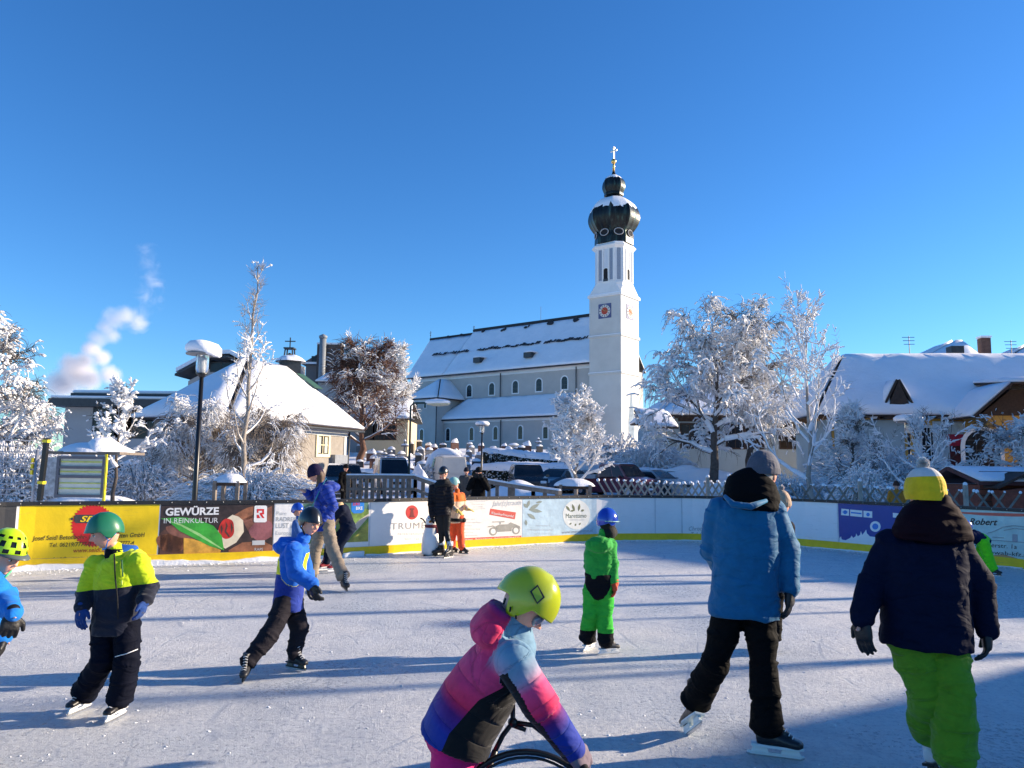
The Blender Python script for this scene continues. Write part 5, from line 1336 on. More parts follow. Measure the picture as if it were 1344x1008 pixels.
# ---- child at the left edge ----------------------------------------------------------------
def edge_child():
    Y = 4.25; S = .80
    J = mk(Y, head=(6, 730, 0), neck=(-10, 755, 0), shr=(-16, 768, -.13), shl=(-22, 768, .15), elr=(3, 783, -.05), ell=(-14, 812, .2),
           wrr=(22, 806, -.20), wrl=(4, 835, .2), hipr=(-48, 862, -.09), hipl=(-50, 862, .09), knr=(-38, 905, -.1), knl=(-52, 905, .12))
    J['wrr'] = at(16, 806, Y-.20)
    J['anr'] = G(-45, 4.2, .13); J['anl'] = G(-60, 4.4, .13)
    root = empty('person', G(-40, Y), 'child in a bright blue jacket and vented lime bike helmet at the left edge', 'person', 'people skating on the ice')
    HM = frame((.93, -.22, -.30), (.25, 0, 1)); hs = .88
    core_body(root, J, S, HM, hs, SKINC, 1)
    jk = jacket(root, J, S, fabric('azure_jacket_cloth', [(0, (.006,.19,.62))], wr=.9), .0085, w=(.18,.175,.18,.17,.11), d=(.15,.145,.145,.13,.08), arm=(.092,.086,.072), amp=.009, seed=121, hoodr=(.10,.1,.07), hoodoff=(-.12,0,.05), col_r=.072)
    tubepart('collar_lining', [at(4, 760, Y-.10), at(10, 754, Y-.09), at(15, 749, Y-.05)], [.005,.006,.004], mat('green_lining', (.08,.6,.25), .6), jk)
    trousers(root, J, S, NAVYK, .012, .11, .09, .09, amp=.01, seed=17, waist=.16)
    gm = mat('black_glove_leather', (.007,.007,.008), .5, .3, 20, .3, 60)
    hand(root, J['wrr'], (0, -.2, -1), (-.6, .6, 0), .90, gm, 1, .75, thick=1.2); hand(root, J['wrl'], (-.2, 0, -1), (-.6, -.5, 0), .95, gm, -1, .6, thick=1.4)
    hc = J['head'] + HM @ V((0, -.005, .028))
    def vents(i, t):
        tt = (t/(2*math.pi)*10 + (0 if int(i*3) % 2 == 0 else .5)) % 1
        row = (i*3) % 1
        return .16 < i < .95 and .30-.08*row < tt < .70+.08*row and .12 < row < .88
    helmet(root, hc, HM, hs*1.02, mat('lime_helmet_shell', (.50,.80,.01), .3, .05, coat=.3), 1.30, vents=vents, earpads=False, brow=.12, ribs=True, liner=BLACKP, name='bike_helmet')
    b = MB()
    pts = [hc + HM @ (V((math.sin(a)*.100*hs, math.cos(a)*.135*hs, (.012+.004*math.cos(a))*hs))) for a in [x*.17 for x in range(-8, 9)]]
    for i in range(len(pts)-1): pass
    inner = pts; outer = [p + HM @ V((0, .034*math.cos((i-8)*.17), -.012)) for i, p in enumerate(pts)]
    vs = inner + outer + [p + HM @ V((0,0,-.004)) for p in inner + outer]; N = len(inner); fs = []
    for i in range(N-1): fs += [(i, i+1, N+i+1, N+i), (2*N+i, 3*N+i, 3*N+i+1, 2*N+i+1), (N+i, N+i+1, 3*N+i+1, 3*N+i)]
    b.add(vs, fs); b.build('visor', mat('smoky_visor', (.10,.12,.11), .25), root, True)
    for s in 'lr': skate(root, J['an'+s], (.9, -.2, 0), S, BLACKF, BLACKP)
edge_child()

# ---- spectators behind the boards (standing on the ground) --------------------------------------
GZ = .12
def spectator(px, ytop, Y, H, label, coat, trous, hat, facing=(0,-1,0), lean=0, arms='down', headwear='beanie', base=GZ, skin=SKINC):
    S = H/1.78; x = at(px, 630, Y).x
    if ytop is not None: base = zat(px, ytop, Y) - H*1.01
    f = V(facing).normalized(); r = f.cross(V((0,0,1)))
    def q(a, b, z): return V((x, Y, base)) + r*a*S + f*b*S + V((0,0,z*S))
    J = dict(head=q(0,.02+lean,1.64), neck=q(0,lean*.8,1.50), shr=q(.17,lean*.6,1.42), shl=q(-.17,lean*.6,1.42), hipr=q(.09,0,.95), hipl=q(-.09,0,.95), knr=q(.10,.03,.52), knl=q(-.10,.03,.52), anr=q(.11,0,.10), anl=q(-.11,0,.10))
    if arms == 'down': J.update(elr=q(.24,0,1.14), ell=q(-.24,0,1.14), wrr=q(.22,.12,.90), wrl=q(-.22,.12,.90))
    else: J.update(elr=q(.26,.14,1.20), ell=q(-.26,.14,1.20), wrr=q(.10,.22,1.50), wrl=q(-.10,.22,1.50))
    root = empty('person', V((x, Y, base)), label, 'person', 'people standing outside the rink')
    HM = frame(f+V((0,0,-.1)), (0,0,1))
    core_body(root, J, S, HM, S, skin, voxel=.02)
    jacket(root, J, S, coat, .018, w=(.21,.19,.21,.19,.12), d=(.16,.15,.15,.13,.09), arm=(.085,.075,.06), amp=.012, hem=.12, seed=int(px))
    trousers(root, J, S, trous, .018, .10, .08, .08, amp=.01, seed=int(px)+1)
    beanie(root, J['head']+V((0,0,.02))*S, HM, S*1.08, hat, -.1, None, 1.1)
    for s in 'lr': hand(root, J['wr'+s], (J['wr'+s]-J['el'+s]), f, S, BLACKF, 1 if s == 'r' else -1, .5, voxel=.012)
    b = MB()
    for s in 'lr':
        a = J['an'+s]; b.tube([a+V((0,0,.06))*S, a+V((0,0,-.05))*S], .055*S, 12); b.ball(a+f*.08*S+V((0,0,-.055))*S, (.06*S,.06*S,.045*S), 10); b.ball(a+f*.0*S+V((0,0,-.06))*S, (.06*S,.06*S,.04*S), 10)
    b.build('boots', BLACKF, root, True)
spectator(612, 613, 25.5, 1.70, 'spectator in a grey beige coat behind the railing, with arms down', fabric('taupe_coat', [(0, (.10,.085,.075))]), BLACKT, fabric('dark_hat_knit', [(0, (.02,.02,.03))]))
spectator(628, 612.5, 20.5, 1.74, 'spectator in a long black coat holding both hands to the face', BLACKT, BLACKT, fabric('black_hat_knit', [(0, (.01,.01,.012))]), arms='up')
spectator(1176, 631, 20.9, 1.55, 'spectator in a mustard orange jacket behind the lattice fence', fabric('mustard_shell', [(0, (.50,.20,.02))]), BLACKT, fabric('brown_hat_knit', [(0, (.08,.04,.03))]), facing=(-.3,-1,0))
spectator(453, 609, 27.0, 1.70, 'spectator all in black standing beside the black estate car', BLACKT, BLACKT, fabric('black_hat_knit', [(0, (.01,.01,.012))]), facing=(.6,-.5,0))
# ================================================================ TREES
BARK = mat('bark', (.075,.060,.050), .85, .4, 8, .6, 30, .02)
BARKP = mat('pale_bark', (.30,.26,.22), .85, .3, 8, .5, 30, .02)
BARKR = mat('reddish_twigs', (.12,.058,.038), .85, .4, 8, .5, 30, .02)
TSNOW = mat('snow_on_twigs', (.78,.775,.78), .8, .06, 5, spec=.2)
def rot_about(d, ax, a): return Matrix.Rotation(a, 3, ax) @ d
def grow_tree(p, H, tr, seed, spread=.8, nprim=12, start=.25, droop=0.0, weep=0.0, prim_len=.5, sec=7, twig=6, up=.25, twl=.5, crown=None, trunk_lean=(0,0), fork=0, whorl_pow=.8, twr=.006, jit=.25):
    """returns (trunk_chains, segs[list of (p0,p1,r0,r1,level)])"""
    r = random.Random(seed); segs = []; chains = []
    def rv(s=1): return V((r.gauss(0, s), r.gauss(0, s), r.gauss(0, s)))
    def limb(p, d, L, rad, lev, n, bend, tropism):
        pts = [p]; rs = [rad]; q = p.copy(); dd = d.normalized()
        for i in range(n):
            dd = (dd + rv(jit*.5/ (1 if lev else 2)) + V((0, 0, tropism*(i+1)/n)) + bend*(1/n)).normalized()
            q = q + dd*(L/n); nr = rad*(1-(i+1)/n*.75)
            segs.append((pts[-1], q, rs[-1], nr, lev)); pts.append(q); rs.append(nr)
        return pts, rs
    def sub(pts, rs, lev, L):
        cnt = sec if lev == 1 else twig
        for j in range(cnt):
            f = .22 + .78*(j+r.random())/cnt; i = min(int(f*(len(pts)-1)), len(pts)-2); t = f*(len(pts)-1)-i
            q = pts[i].lerp(pts[i+1], t); rr = max(rs[i+1]*.75, twr)
            base = (pts[i+1]-pts[i]).normalized(); ax = rv().cross(base)
            if ax.length < 1e-4: continue
            d = rot_about(base, ax.normalized(), r.uniform(.45, 1.05))
            if lev == 1:
                LL = L*r.uniform(.30, .6)*(1.1-.5*f)
                p2, r2 = limb(q, d + V((0,0,up*.4)), LL, rr*.7, 2, 4, V((0,0,0)), up*.25 - droop - weep*.3)
                sub(p2, r2, 2, LL)
            else:
                LL = twl*r.uniform(.5, 1.3)
                limb(q, d, LL, max(twr, rr*.5), 3, 3 if not weep else 4, V((0,0,0)), up*.1 - droop*1.2 - weep*1.6)
                if r.random() < .5: limb(q, rot_about(base, ax.normalized(), -.8), LL*.7, twr, 3, 2 if not weep else 4, V((0,0,0)), -droop - weep*1.6)
    lean = V((trunk_lean[0], trunk_lean[1], 0))
    tp = [V(p)]; trr = [tr]; nseg = 10; d = V((0,0,1))
    for i in range(nseg):
        q = V(p) + V((0,0,H*(i+1)/nseg)) + lean*H*((i+1)/nseg)**1.3 + rv(tr*.35)*(1 if i < nseg-1 else 0)
        nr = tr*(1-.93*((i+1)/nseg)**.85) + .008
        segs.append((tp[-1], q, trr[-1], nr, 0)); tp.append(q); trr.append(nr)
    ga = r.uniform(0, 6.28)
    for k in range(nprim):
        f = start + (1-start)*((k+.5*r.random())/nprim)**whorl_pow*.97; i = min(int(f*nseg), nseg-1); q = tp[i].lerp(tp[i+1], f*nseg-i)
        ga += 2.4 + r.uniform(-.4, .4)
        g = (f-start)/(1-start)
        cl = crown(g) if crown else (1-.75*g)
        L = H*prim_len*cl*r.uniform(.8, 1.2)
        d = V((math.cos(ga)*spread, math.sin(ga)*spread, .35 + .9*g*(1 if spread < 1 else .8))).normalized()
        pts, rs = limb(q, d, L, max(trr[i]*.45, .012), 1, 6, V((0,0,0)), up - droop*.6 - weep*.5)
        sub(pts, rs, 1, L)
    return tp, trr, segs
def tree(name, label, p, H, tr, seed, snow=1.0, clumps=.25, bark=None, group=None, cat='tree', clump_r=.05, soft=1.0, twfat=1.0, cover=.62, **k):
    bark = bark or BARK; p = V(p)
    tp, trr, segs = grow_tree(p, H, tr, seed, **k)
    root = empty(name, p, label, cat, group)
    mb = MB(); mb.tube(tp, trr, 12, True); mb.build('trunk', bark, root, True)
    A = np.array([list(s[0])+list(s[1])+[s[2], s[3], s[4]] for s in segs if s[4] > 0])
    v, f = tubes_np(A[:, :3], A[:, 3:6], A[:, 6]*twfat, A[:, 7]*twfat, 4)
    npmesh('crown', v, f, bark, root, False)
    # snow resting along every branch
    A = np.array([list(s[0])+list(s[1])+[s[2], s[3], s[4]] for s in segs])
    d = A[:, 3:6]-A[:, :3]; L = np.linalg.norm(d, axis=1); hz = np.sqrt(np.clip(1-(d[:, 2]/(L+1e-9))**2, 0, 1))
    th = snow*(.010+.030*np.minimum(1, A[:, 6]/.04))*(.25+.95*hz)*rng.uniform(.5, 1.3, len(A))*soft
    mid = (A[:, :3]+A[:, 3:6])/2; nz = vnoise(mid*(2.2 if H < 7 else 1.3)+seed, seed)*.7 + vnoise(mid*6+seed, seed+1)*.3
    keep = ((hz > .25) | (A[:, 8] == 3)) & ((nz < cover) | (A[:, 8] < 2)) 
    th *= np.clip(1.5-nz/cover*.8, .4, 1.5)
    A = A[keep]; th = th[keep]; off = np.zeros((len(A), 3)); off[:, 2] = A[:, 6]*.55 + th*.35; off[:, 0] = rng.normal(0, .002, len(A))
    v, f = tubes_np(A[:, :3], A[:, 3:6], th + A[:, 6]*.55, th*.9 + A[:, 7]*.55, 5, off)
    # loose clumps
    fine = A[A[:, 8] >= 2]; nC = int(len(fine)*clumps)
    if nC:
        c = fine[rng.integers(0, len(fine), nC)]; t = rng.random((nC, 1)); pc = c[:, :3]*(1-t) + c[:, 3:6]*t; pc[:, 2] += .01
        s = clump_r*(.35+rng.random(nC)**2)
        octa = np.array([(1,0,0),(.5,.87,0),(-.5,.87,0),(-1,0,0),(-.5,-.87,0),(.5,-.87,0),(0,0,.8),(0,0,-.5)], float)
        vv = octa[None]*(1+.5*(rng.random((nC, 8, 1))-.5))*s[:, None, None] + pc[:, None]
        ff = np.array([(i, (i+1) % 6, 6) for i in range(6)] + [((i+1) % 6, i, 7) for i in range(6)])[None] + (np.arange(nC)*8)[:, None, None] + len(v)
        v = np.concatenate([v, vv.reshape(-1, 3)]); fs = [f, ff.reshape(-1, 3)]
    else: fs = [f]
    npmesh('snow_load', v, fs, TSNOW, root, True)
    return root
def base_at(px, Y): return V((at(px, 620, Y).x, Y, ground_z(at(px, 620, Y).x, Y)))

def bush(label, c, rx, ry, h, seed, n=1500, dome=True, snow=1.0, bark=None, name='snowy_bush', cat='bush', group=None, thick=1.0, seg=5, solid=.0):
    """arching stems from a common root region, loaded with snow"""
    r_ = np.random.default_rng(seed); c = V(c); root = empty(name, c, label, cat, group); bark = bark or BARK
    a = r_.uniform(0, 2*np.pi, n); q = np.sqrt(r_.random(n)); P = np.stack([c.x + .35*rx*q*np.cos(a), c.y + .35*ry*q*np.sin(a), np.full(n, c.z)], 1)
    tip_h = np.sqrt(np.clip(1-(q*.97)**2, 0, 1))*h*r_.uniform(.55, 1.12, n)
    out = q*r_.uniform(.8, 1.15, n)
    T = np.stack([c.x + rx*out*np.cos(a), c.y + ry*out*np.sin(a), c.z + tip_h*(.35 + .65*r_.random(n)*(1 if dome else .6))], 1)
    C = P*.35 + T*.65; C[:, 2] = c.z + tip_h*1.15
    pts = []
    for k in range(seg+1):
        t = k/seg; pts.append((1-t)**2*P + 2*t*(1-t)*C + t*t*T + r_.normal(0, .03*thick, (n, 3))*(k > 0))
    p0 = np.concatenate(pts[:-1]); p1 = np.concatenate(pts[1:]); rr = np.concatenate([np.full(n, .012*(1-.75*k/seg)) for k in range(seg)])*thick
    v, f = tubes_np(p0, p1, rr, rr*.85, 3); npmesh('stems', v, f, bark, root)
    d = p1-p0; L = np.linalg.norm(d, axis=1); hz = np.sqrt(np.clip(1-(d[:, 2]/(L+1e-9))**2, 0, 1))
    rs = (.014+.028*hz*r_.random(len(hz)))*snow*thick; off = np.zeros_like(p0); off[:, 2] = rs*.6
    v, f = tubes_np(p0, p1, rs, rs*.9, 4, off)
    m = int(n*1.2); k = r_.integers(0, len(p0), m); pc = (p0[k]+p1[k])/2; s = .06*thick*snow*(.3+r_.random(m)**2*1.3)
    sh = (np.linalg.norm((pc-np.array(c))/np.array([rx, ry, h]), axis=1) > .62); pc = pc[sh]; s = s[sh]; m = len(pc)
    octa = np.array([(1,0,0),(.5,.87,0),(-.5,.87,0),(-1,0,0),(-.5,-.87,0),(.5,-.87,0),(0,0,.7),(0,0,-.4)], float)
    vv = octa[None]*(1+.5*(r_.random((m, 8, 1))-.5))*s[:, None, None] + pc[:, None]
    ff = np.array([(i, (i+1) % 6, 6) for i in range(6)] + [((i+1) % 6, i, 7) for i in range(6)])[None] + (np.arange(m)*8)[:, None, None] + len(v)
    npmesh('snow_load', np.concatenate([v, vv.reshape(-1, 3)]), [f, ff.reshape(-1, 3)], TSNOW, root, True)
    return root

def lumpy(name, c, r, h, seed, m=SNOW, parent=None, n=40, world=True, rough=.25):
    """snow heap"""
    mb = MB(); vs = []; fs = []; mm = n//3; c = V(c); rx, ry = (r if isinstance(r, tuple) else (r, r))
    for i in range(mm+1):
        q = i/mm
        for k in range(n):
            a = 2*math.pi*k/n; z = (1-q*q)
            j = vnoise(np.array([[math.cos(a)*q*2.4+seed, math.sin(a)*q*2.4, seed*.7]]))[0]-.5
            vs.append((c.x+rx*q*math.cos(a)*(1+.25*j), c.y+ry*q*math.sin(a)*(1+.25*j), c.z + h*(z**.7)*(1+rough*2*j) - .02*q))
    for i in range(mm):
        for k in range(n): fs.append((i*n+k, i*n+(k+1)%n, (i+1)*n+(k+1)%n, (i+1)*n+k))
    mb.add(vs, fs); return mb.build(name, m, parent, True, world)

# ================================================================ BUILDINGS
PL_GREY = mat('grey_render_wall', (.36,.36,.36), .9, .08, .8, .3, 25, .01)
PL_WARM = mat('warm_rough_render', (.29,.26,.225), .9, .12, 2.5, .6, 12, .02)
PL_CH = mat('church_render', (.46,.43,.39), .9, .09, .35, .2, 12, .01, scuff=.16)
PL_WHITE = mat('white_trim_render', (.76,.75,.72), .85, .05, 1)
PL_TOWER = mat('tower_render', (.56,.545,.50), .88, .07, .4, .2, 10, .01, scuff=.14)
PL_OCHRE = mat('ochre_render', (.52,.30,.07), .9, .08, .7, .3, 15, .01)
PL_BLUE = mat('pale_blue_render', (.34,.42,.45), .9, .08, .7, .3, 15, .01)
WOODD = mat('dark_wood', (.045,.028,.020), .8, .4, 6, .5, 20, .01)
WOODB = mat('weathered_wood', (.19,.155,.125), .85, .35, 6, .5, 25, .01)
METD = mat('dark_sheet_metal', (.03,.035,.04), .5, .3, 4, .2, 10)
GLASS = mat('window_glass', (.014,.018,.024), .18, .3, 2, spec=.35)
CURT = mat('curtain_pale', (.45,.43,.38), .8, .2, 8)
COPPER = mat('dark_green_copper', (.020,.035,.030), .35, .9, 1.2, .3, 6, .05, metal=.5)
GOLD = mat('gilded_metal', (.80,.52,.16), .3, .1, 10, metal=1)

class Wall:
    """frame on a vertical plane: u along d, z up, n outwards"""
    def __init__(s, P, d): s.P = V(P); s.d = V(d).normalized(); s.n = V((s.d.y, -s.d.x, 0))
    def p(s, u, z, o=0.0): return V((s.P.x, s.P.y, 0)) + s.d*u + s.n*o + V((0, 0, z))
    def uz(s, px, py): q = hit(px, py, s.P, s.n); return ((q-s.P).dot(s.d), q.z)
    def slab(s, mb, u0, u1, z0, z1, o0, o1):
        vs = [s.p(u, z, o) for o in (o0, o1) for u, z in ((u0, z0), (u1, z0), (u1, z1), (u0, z1))]
        return mb.add(vs, [(0,1,2,3), (7,6,5,4), (0,4,5,1), (1,5,6,2), (2,6,7,3), (3,7,4,0)])
def window(W, u, z, w_, h_, parent, frame=PL_WHITE, glass=GLASS, fr=.12, arched=False, bars=(1, 1), depth=.04, label=None, curtain=False):
    """u, z centre"""
    def outline(a, b):
        if not arched: return [(-a, -b), (a, -b), (a, b), (-a, b)]
        pts = [(-a, -b), (a, -b)]; yc = b-a
        for k in range(11): t = math.pi*k/10; pts.append((a*math.cos(t), yc + a*math.sin(t)))
        return pts
    a, b = w_/2, h_/2
    o = outline(a+fr, b+fr); i = outline(a, b); n = len(o); mb = MB(); vs = []
    for off in (0.0, depth):
        vs += [W.p(u+x, z+y, off) for x, y in o] + [W.p(u+x, z+y, off) for x, y in i]
    fs = []
    for k in range(n):
        k2 = (k+1) % n
        fs += [(2*n+k, 2*n+k2, 3*n+k2, 3*n+k), (k, k2, 2*n+k2, 2*n+k), (n+k, 3*n+k, 3*n+k2, n+k2)]
    mb.add(vs, fs); f = mb.build('window', frame, parent)
    if label: f['label'] = label
    g = MB(); g.add([W.p(u+x, z+y, .012) for x, y in i], [tuple(range(n))]); g.build('pane', glass, f)
    if curtain:
        c = MB(); W.slab(c, u-a*.92, u-a*.35, z-b*.9, z+b*.9, .013, .018); W.slab(c, u+a*.35, u+a*.92, z-b*.9, z+b*.9, .013, .018); c.build('curtain', CURT, f)
    if bars:
        m = MB()
        for k in range(1, bars[0]+1): x = u-a+w_*k/(bars[0]+1); W.slab(m, x-.025, x+.025, z-b, z+b*(.98 if not arched else .95), .014, .034)
        for k in range(1, bars[1]+1): y = z-b+h_*k/(bars[1]+1); W.slab(m, u-a, u+a, y-.025, y+.025, .0145, .0335)
        m.build('glazing_bars', frame if not arched else METD, f)
    return f
def slope_slab(mb, pts, th=.3):
    """roof plane thickened upwards (snow) from its outline"""
    pts = [V(p) for p in pts]; n = (pts[1]-pts[0]).cross(pts[2]-pts[0]).normalized()
    if n.z < 0: n = -n
    return mb.prism(pts, n*th)
def snow_roof(name, faces, parent, th=.32, m=None, under=METD, uth=.12, label=None, sub=True):
    """each face: list of points; thin roof covering + a blanket of snow, gently uneven"""
    mb = MB()
    for f in faces: slope_slab(mb, f, uth)
    o = mb.build(name, under, parent)
    if label: o['label'] = label
    bm = bmesh.new()
    for f in faces:
        P = [V(p) for p in f]; n = (P[1]-P[0]).cross(P[2]-P[0]).normalized()
        if n.z < 0: n = -n
        c = sum(P, V())/len(P)
        Q = [p + n*(uth+.003) + (c-p).normalized()*.06 for p in P]
        bot = [bm.verts.new(q) for q in Q]
        try: bm.faces.new(bot)
        except ValueError: continue
    bmesh.ops.triangulate(bm, faces=[f for f in bm.faces if len(f.verts) > 4])
    for _ in range(5):
        es = [e for e in bm.edges if e.calc_length() > 1.1]
        if not es: break
        bmesh.ops.subdivide_edges(bm, edges=es, cuts=1, use_grid_fill=True)
        bmesh.ops.triangulate(bm, faces=bm.faces)
    bm.normal_update()
    for f in bm.faces:
        if f.normal.z < 0: f.normal_flip()
    top = bmesh.ops.extrude_face_region(bm, geom=bm.faces[:])['geom']; tf = [g for g in top if isinstance(g, bmesh.types.BMFace)]; tv = [g for g in top if isinstance(g, bmesh.types.BMVert)]
    bm.normal_update()
    tfs = set(tf); rim = {v for v in tv if any(f not in tfs for f in v.link_faces)}; mv = {}
    for v in tv:
        n = sum((f.normal for f in v.link_faces if f in tfs), V()).normalized(); edge = v in rim
        k = vnoise(np.array([[v.co.x*.7, v.co.y*.7, v.co.z*.7]]))[0]
        mv[v] = v.co + n*(th*(.55 if edge else 1)*(.75+.5*k))
    for v, q in mv.items(): v.co = q
    me = bpy.data.meshes.new('snow'); bm.to_mesh(me); bm.free()
    s = obj_from('roof_snow', me, m or SNOW, o if sub else parent, True)
    return o
# ================================================================ CHURCH
def church():
    A = R(38); d = V((math.cos(A), -math.sin(A), 0)); n = V((-math.sin(A), -math.cos(A), 0)); back = -n
    Yt = 112.0; s = 5.63; NC = V((at(815, 440, Yt).x, Yt, 0))      # near corner of the tower
    gz = 4.1
    root = empty('church', V((NC.x-15, NC.y+8, gz)), 'large pale grey church with a snow covered roof and a tall onion domed tower', 'church')
    # --- tower: lower shaft
    zc = zat(815, 386, Yt)
    t0 = NC - d*s; t1 = NC; t2 = NC + back*s; t3 = t0 + back*s
    mb = MB(); mb.prism([V((p.x, p.y, gz-3)) for p in (t0, t1, t2, t3)], V((0,0,zc-gz+3))); tw = mb.build('tower_shaft', PL_TOWER, root)
    ctr = (t0+t2)/2
    def ring_box(z, h, e, m, name, parent):
        mb = MB(); q = s/2+e
        mb.prism([ctr+d*(-q)+n*q+V((0,0,z)), ctr+d*q+n*q+V((0,0,z)), ctr+d*q-n*q+V((0,0,z)), ctr-d*q-n*q+V((0,0,z))], V((0,0,h))); return mb.build(name, m, parent)
    for py in (438, 487.5):
        z = zat(815, py+2, Yt); ring_box(z, .28, .16, PL_TOWER, 'string_course', tw); ring_box(z+.283, .10, .14, SNOW, 'ledge_snow', tw)
    ring_box(zc, .35, .22, PL_WHITE, 'string_course', tw); ring_box(zc+.353, .14, .18, SNOW, 'ledge_snow', tw)
    WF = Wall(t0, d); WR = Wall(t1, back)       # front face, sunlit right face
    # --- clocks
    for W, px, py, face in ((WF, 795, 408, 0), (WR, 827, 410, 1)):
        u, z = W.uz(px, py); u = s*.5; q = 1.02
        k = MB(); W.slab(k, u-q-.12, u+q+.12, z-q-.12, z+q+.12, .0, .05); ck = k.build('clock', mat('clock_ground', (.07,.09,.20) if face == 0 else (.60,.52,.42), .6), root)
        k = MB(); k.lathe(W.p(u, z, .05), [(q*.96, 0), (q*.96, .04), (.01, .041)], 32, Matrix((W.d, V((0,0,1)), W.n)).transposed()); k.build('clock_dial', mat('clock_dial_cream', (.62,.60,.55), .6), ck)
        k = MB(); k.lathe(W.p(u, z, .092), [(q*.56, 0), (q*.56, .03), (.01, .031)], 24, Matrix((W.d, V((0,0,1)), W.n)).transposed()); k.build('clock_centre', mat('clock_red', (.45,.05,.02), .6), ck)
        k = MB()
        for i in range(12):
            a = i*math.pi/6; r0, r1 = q*.68, q*.90; p0 = W.p(u+r0*math.sin(a), z+r0*math.cos(a), .10); p1 = W.p(u+r1*math.sin(a), z+r1*math.cos(a), .10); k.tube([p0, p1], .055, 5)
        k.build('hour_marks', METD, ck)
        k = MB(); k.tube([W.p(u, z, .14), W.p(u-.35, z+.30, .14)], .06, 6); k.tube([W.p(u, z, .15), W.p(u+.62, z-.10, .15)], .045, 6); k.build('hands', GOLD, ck)
    # --- belfry: chamfered square above a sloped skirt
    zb0 = zc+.5; zb1 = zat(806, 323, Yt+2); hb = 2.52; ch = .95
    def oct_(h, c, z):
        P = [(-h+c, h), (h-c, h), (h, h-c), (h, -h+c), (h-c, -h), (-h+c, -h), (-h, -h+c), (-h, h-c)]
        return [ctr + d*x + n*y + V((0,0,z)) for x, y in P]
    mb = MB(); a = oct_(s/2+.05, .05, zb0); b = oct_(hb, ch, zb0+1.9)
    mb.add(a+b, [(i, (i+1)%8, 8+(i+1)%8, 8+i) for i in range(8)] + [tuple(range(8))[::-1], tuple(range(8, 16))]); mb.build('belfry_skirt', PL_WHITE, root)
    mb = MB(); mb.prism(oct_(hb, ch, zb0+1.0), V((0,0,zb1-zb0-1.0))); bf = mb.build('belfry', mat('belfry_render', (.66,.67,.68), .85, .05, 1), root)
    # pilaster strips and openings on the four main faces
    for W, c0 in ((Wall(ctr+n*hb, d), 0), (Wall(ctr+d*hb, back), 1)):
        mbp = MB()
        zt = zb1-.35; zl = zb0+1.95
        for u in (-1.42, -.52, .52, 1.42): W.slab(mbp, u-.13, u+.13, zl, zt, .0, .10)
        mbp.build('pilasters', PL_WHITE, bf)
        g = MB()
        for u in (-.97, .97): W.slab(g, u-.26, u+.26, zl+(.2 if c0 == 0 else .2), zt-.2, .004, .03)
        g.build('recessed_panels', mat('grey_blue_panel', (.25,.29,.35), .8), bf)
        wn_ = window(W, 0, zb0+3.0, 1.0, 2.1, bf, PL_WHITE, mat('dark_opening', (.012,.012,.014), .9), .16, True, (0, 0), .09)
        lv = MB(); W.slab(lv, -.48, .48, zb0+1.98, zb0+2.35, .02, .10); lv.build('louvres', METD, wn_)
    W = Wall(ctr + (n+d).normalized()*(hb*math.sqrt(2)-ch/math.sqrt(2)), (d-n).normalized())
    g = MB(); W.slab(g, -.30, .30, zb0+2.1, zb1-.5, .004, .03); g.build('recessed_panels', mat('grey_blue_panel', (.25,.29,.35), .8), bf)
    # snow on the skirt corners
    for sx in (-1, 1):
        mb = MB(); c = ctr + n*(hb+.0) + d*(sx*(hb)); 
    mb = MB(); q = oct_(s/2, .3, zb0+.02); w2 = oct_(hb, ch, zb0+1.9)
    mb.add([q[1]+n*.06+d*.06, q[2]+n*.06+d*.06, (w2[2]+q[2])/2+d*.10+n*.05, w2[2]*.6+q[2]*.4+d*.12+n*.05, w2[1]*.6+q[1]*.4+d*.05+n*.12, (w2[1]+q[1])/2+n*.10], [(0,1,2,3,4,5)]); mb.build('corner_snow', SNOW, root)
    # cornice
    mb = MB(); a = oct_(hb, ch, zb1-.45); b = oct_(hb+.42, ch+.1, zb1-.05); c = oct_(hb+.42, ch+.1, zb1+.10); e = oct_(hb+.1, ch, zb1+.42)
    mb.add(a+b+c+e, [(j*8+i, j*8+(i+1)%8, (j+1)*8+(i+1)%8, (j+1)*8+i) for j in range(3) for i in range(8)] + [tuple(range(24, 32))]); mb.build('cornice', PL_WHITE, root)
    mb = MB(); a = oct_(hb+.36, ch+.1, zb1+.103); b = oct_(hb+.05, ch, zb1+.55); mb.add(a+b, [(i, (i+1)%8, 8+(i+1)%8, 8+i) for i in range(8)]+[tuple(range(8,16))]); mb.build('ledge_snow', SNOW, root)
    # --- dome (eight-sided lathe with ribs)
    def zz(py): return zat(806, py, Yt+2.5)
    k = (Yt+2.5)/F
    ph = math.atan2(d.y, d.x) + math.pi/8
    def prof(pts): return [(w_*k/2/math.cos(math.pi/8)*.98, zz(py)) for w_, py in pts]
    def dome(pts, name, m, n=8, smooth=False, ribs=None):
        pr = prof(pts); fine = []
        for i in range(len(pr)-1):
            a, b, c, e = pr[max(i-1, 0)], pr[i], pr[i+1], pr[min(i+2, len(pr)-1)]
            for t in (0, .33, .66): fine.append(tuple(.5*(2*b[j]+(c[j]-a[j])*t+(2*a[j]-5*b[j]+4*c[j]-e[j])*t*t+(3*b[j]-a[j]-3*c[j]+e[j])*t**3) for j in (0, 1)))
        fine.append(pr[-1]); mb = MB(); nn = 48; vs = []
        for r_, z in fine:
            for q in range(nn):
                th = 2*math.pi*q/nn; a = ((th) % (math.pi/4)) - math.pi/8
                rr = r_*math.cos(math.pi/8)/math.cos(a)*(1-.0) ; rr *= 1 + (.018 if q % 3 == 0 and ribs else 0)
                vs.append(V((ctr.x, ctr.y, z)) + V((rr*math.cos(th+ph), rr*math.sin(th+ph), 0)))
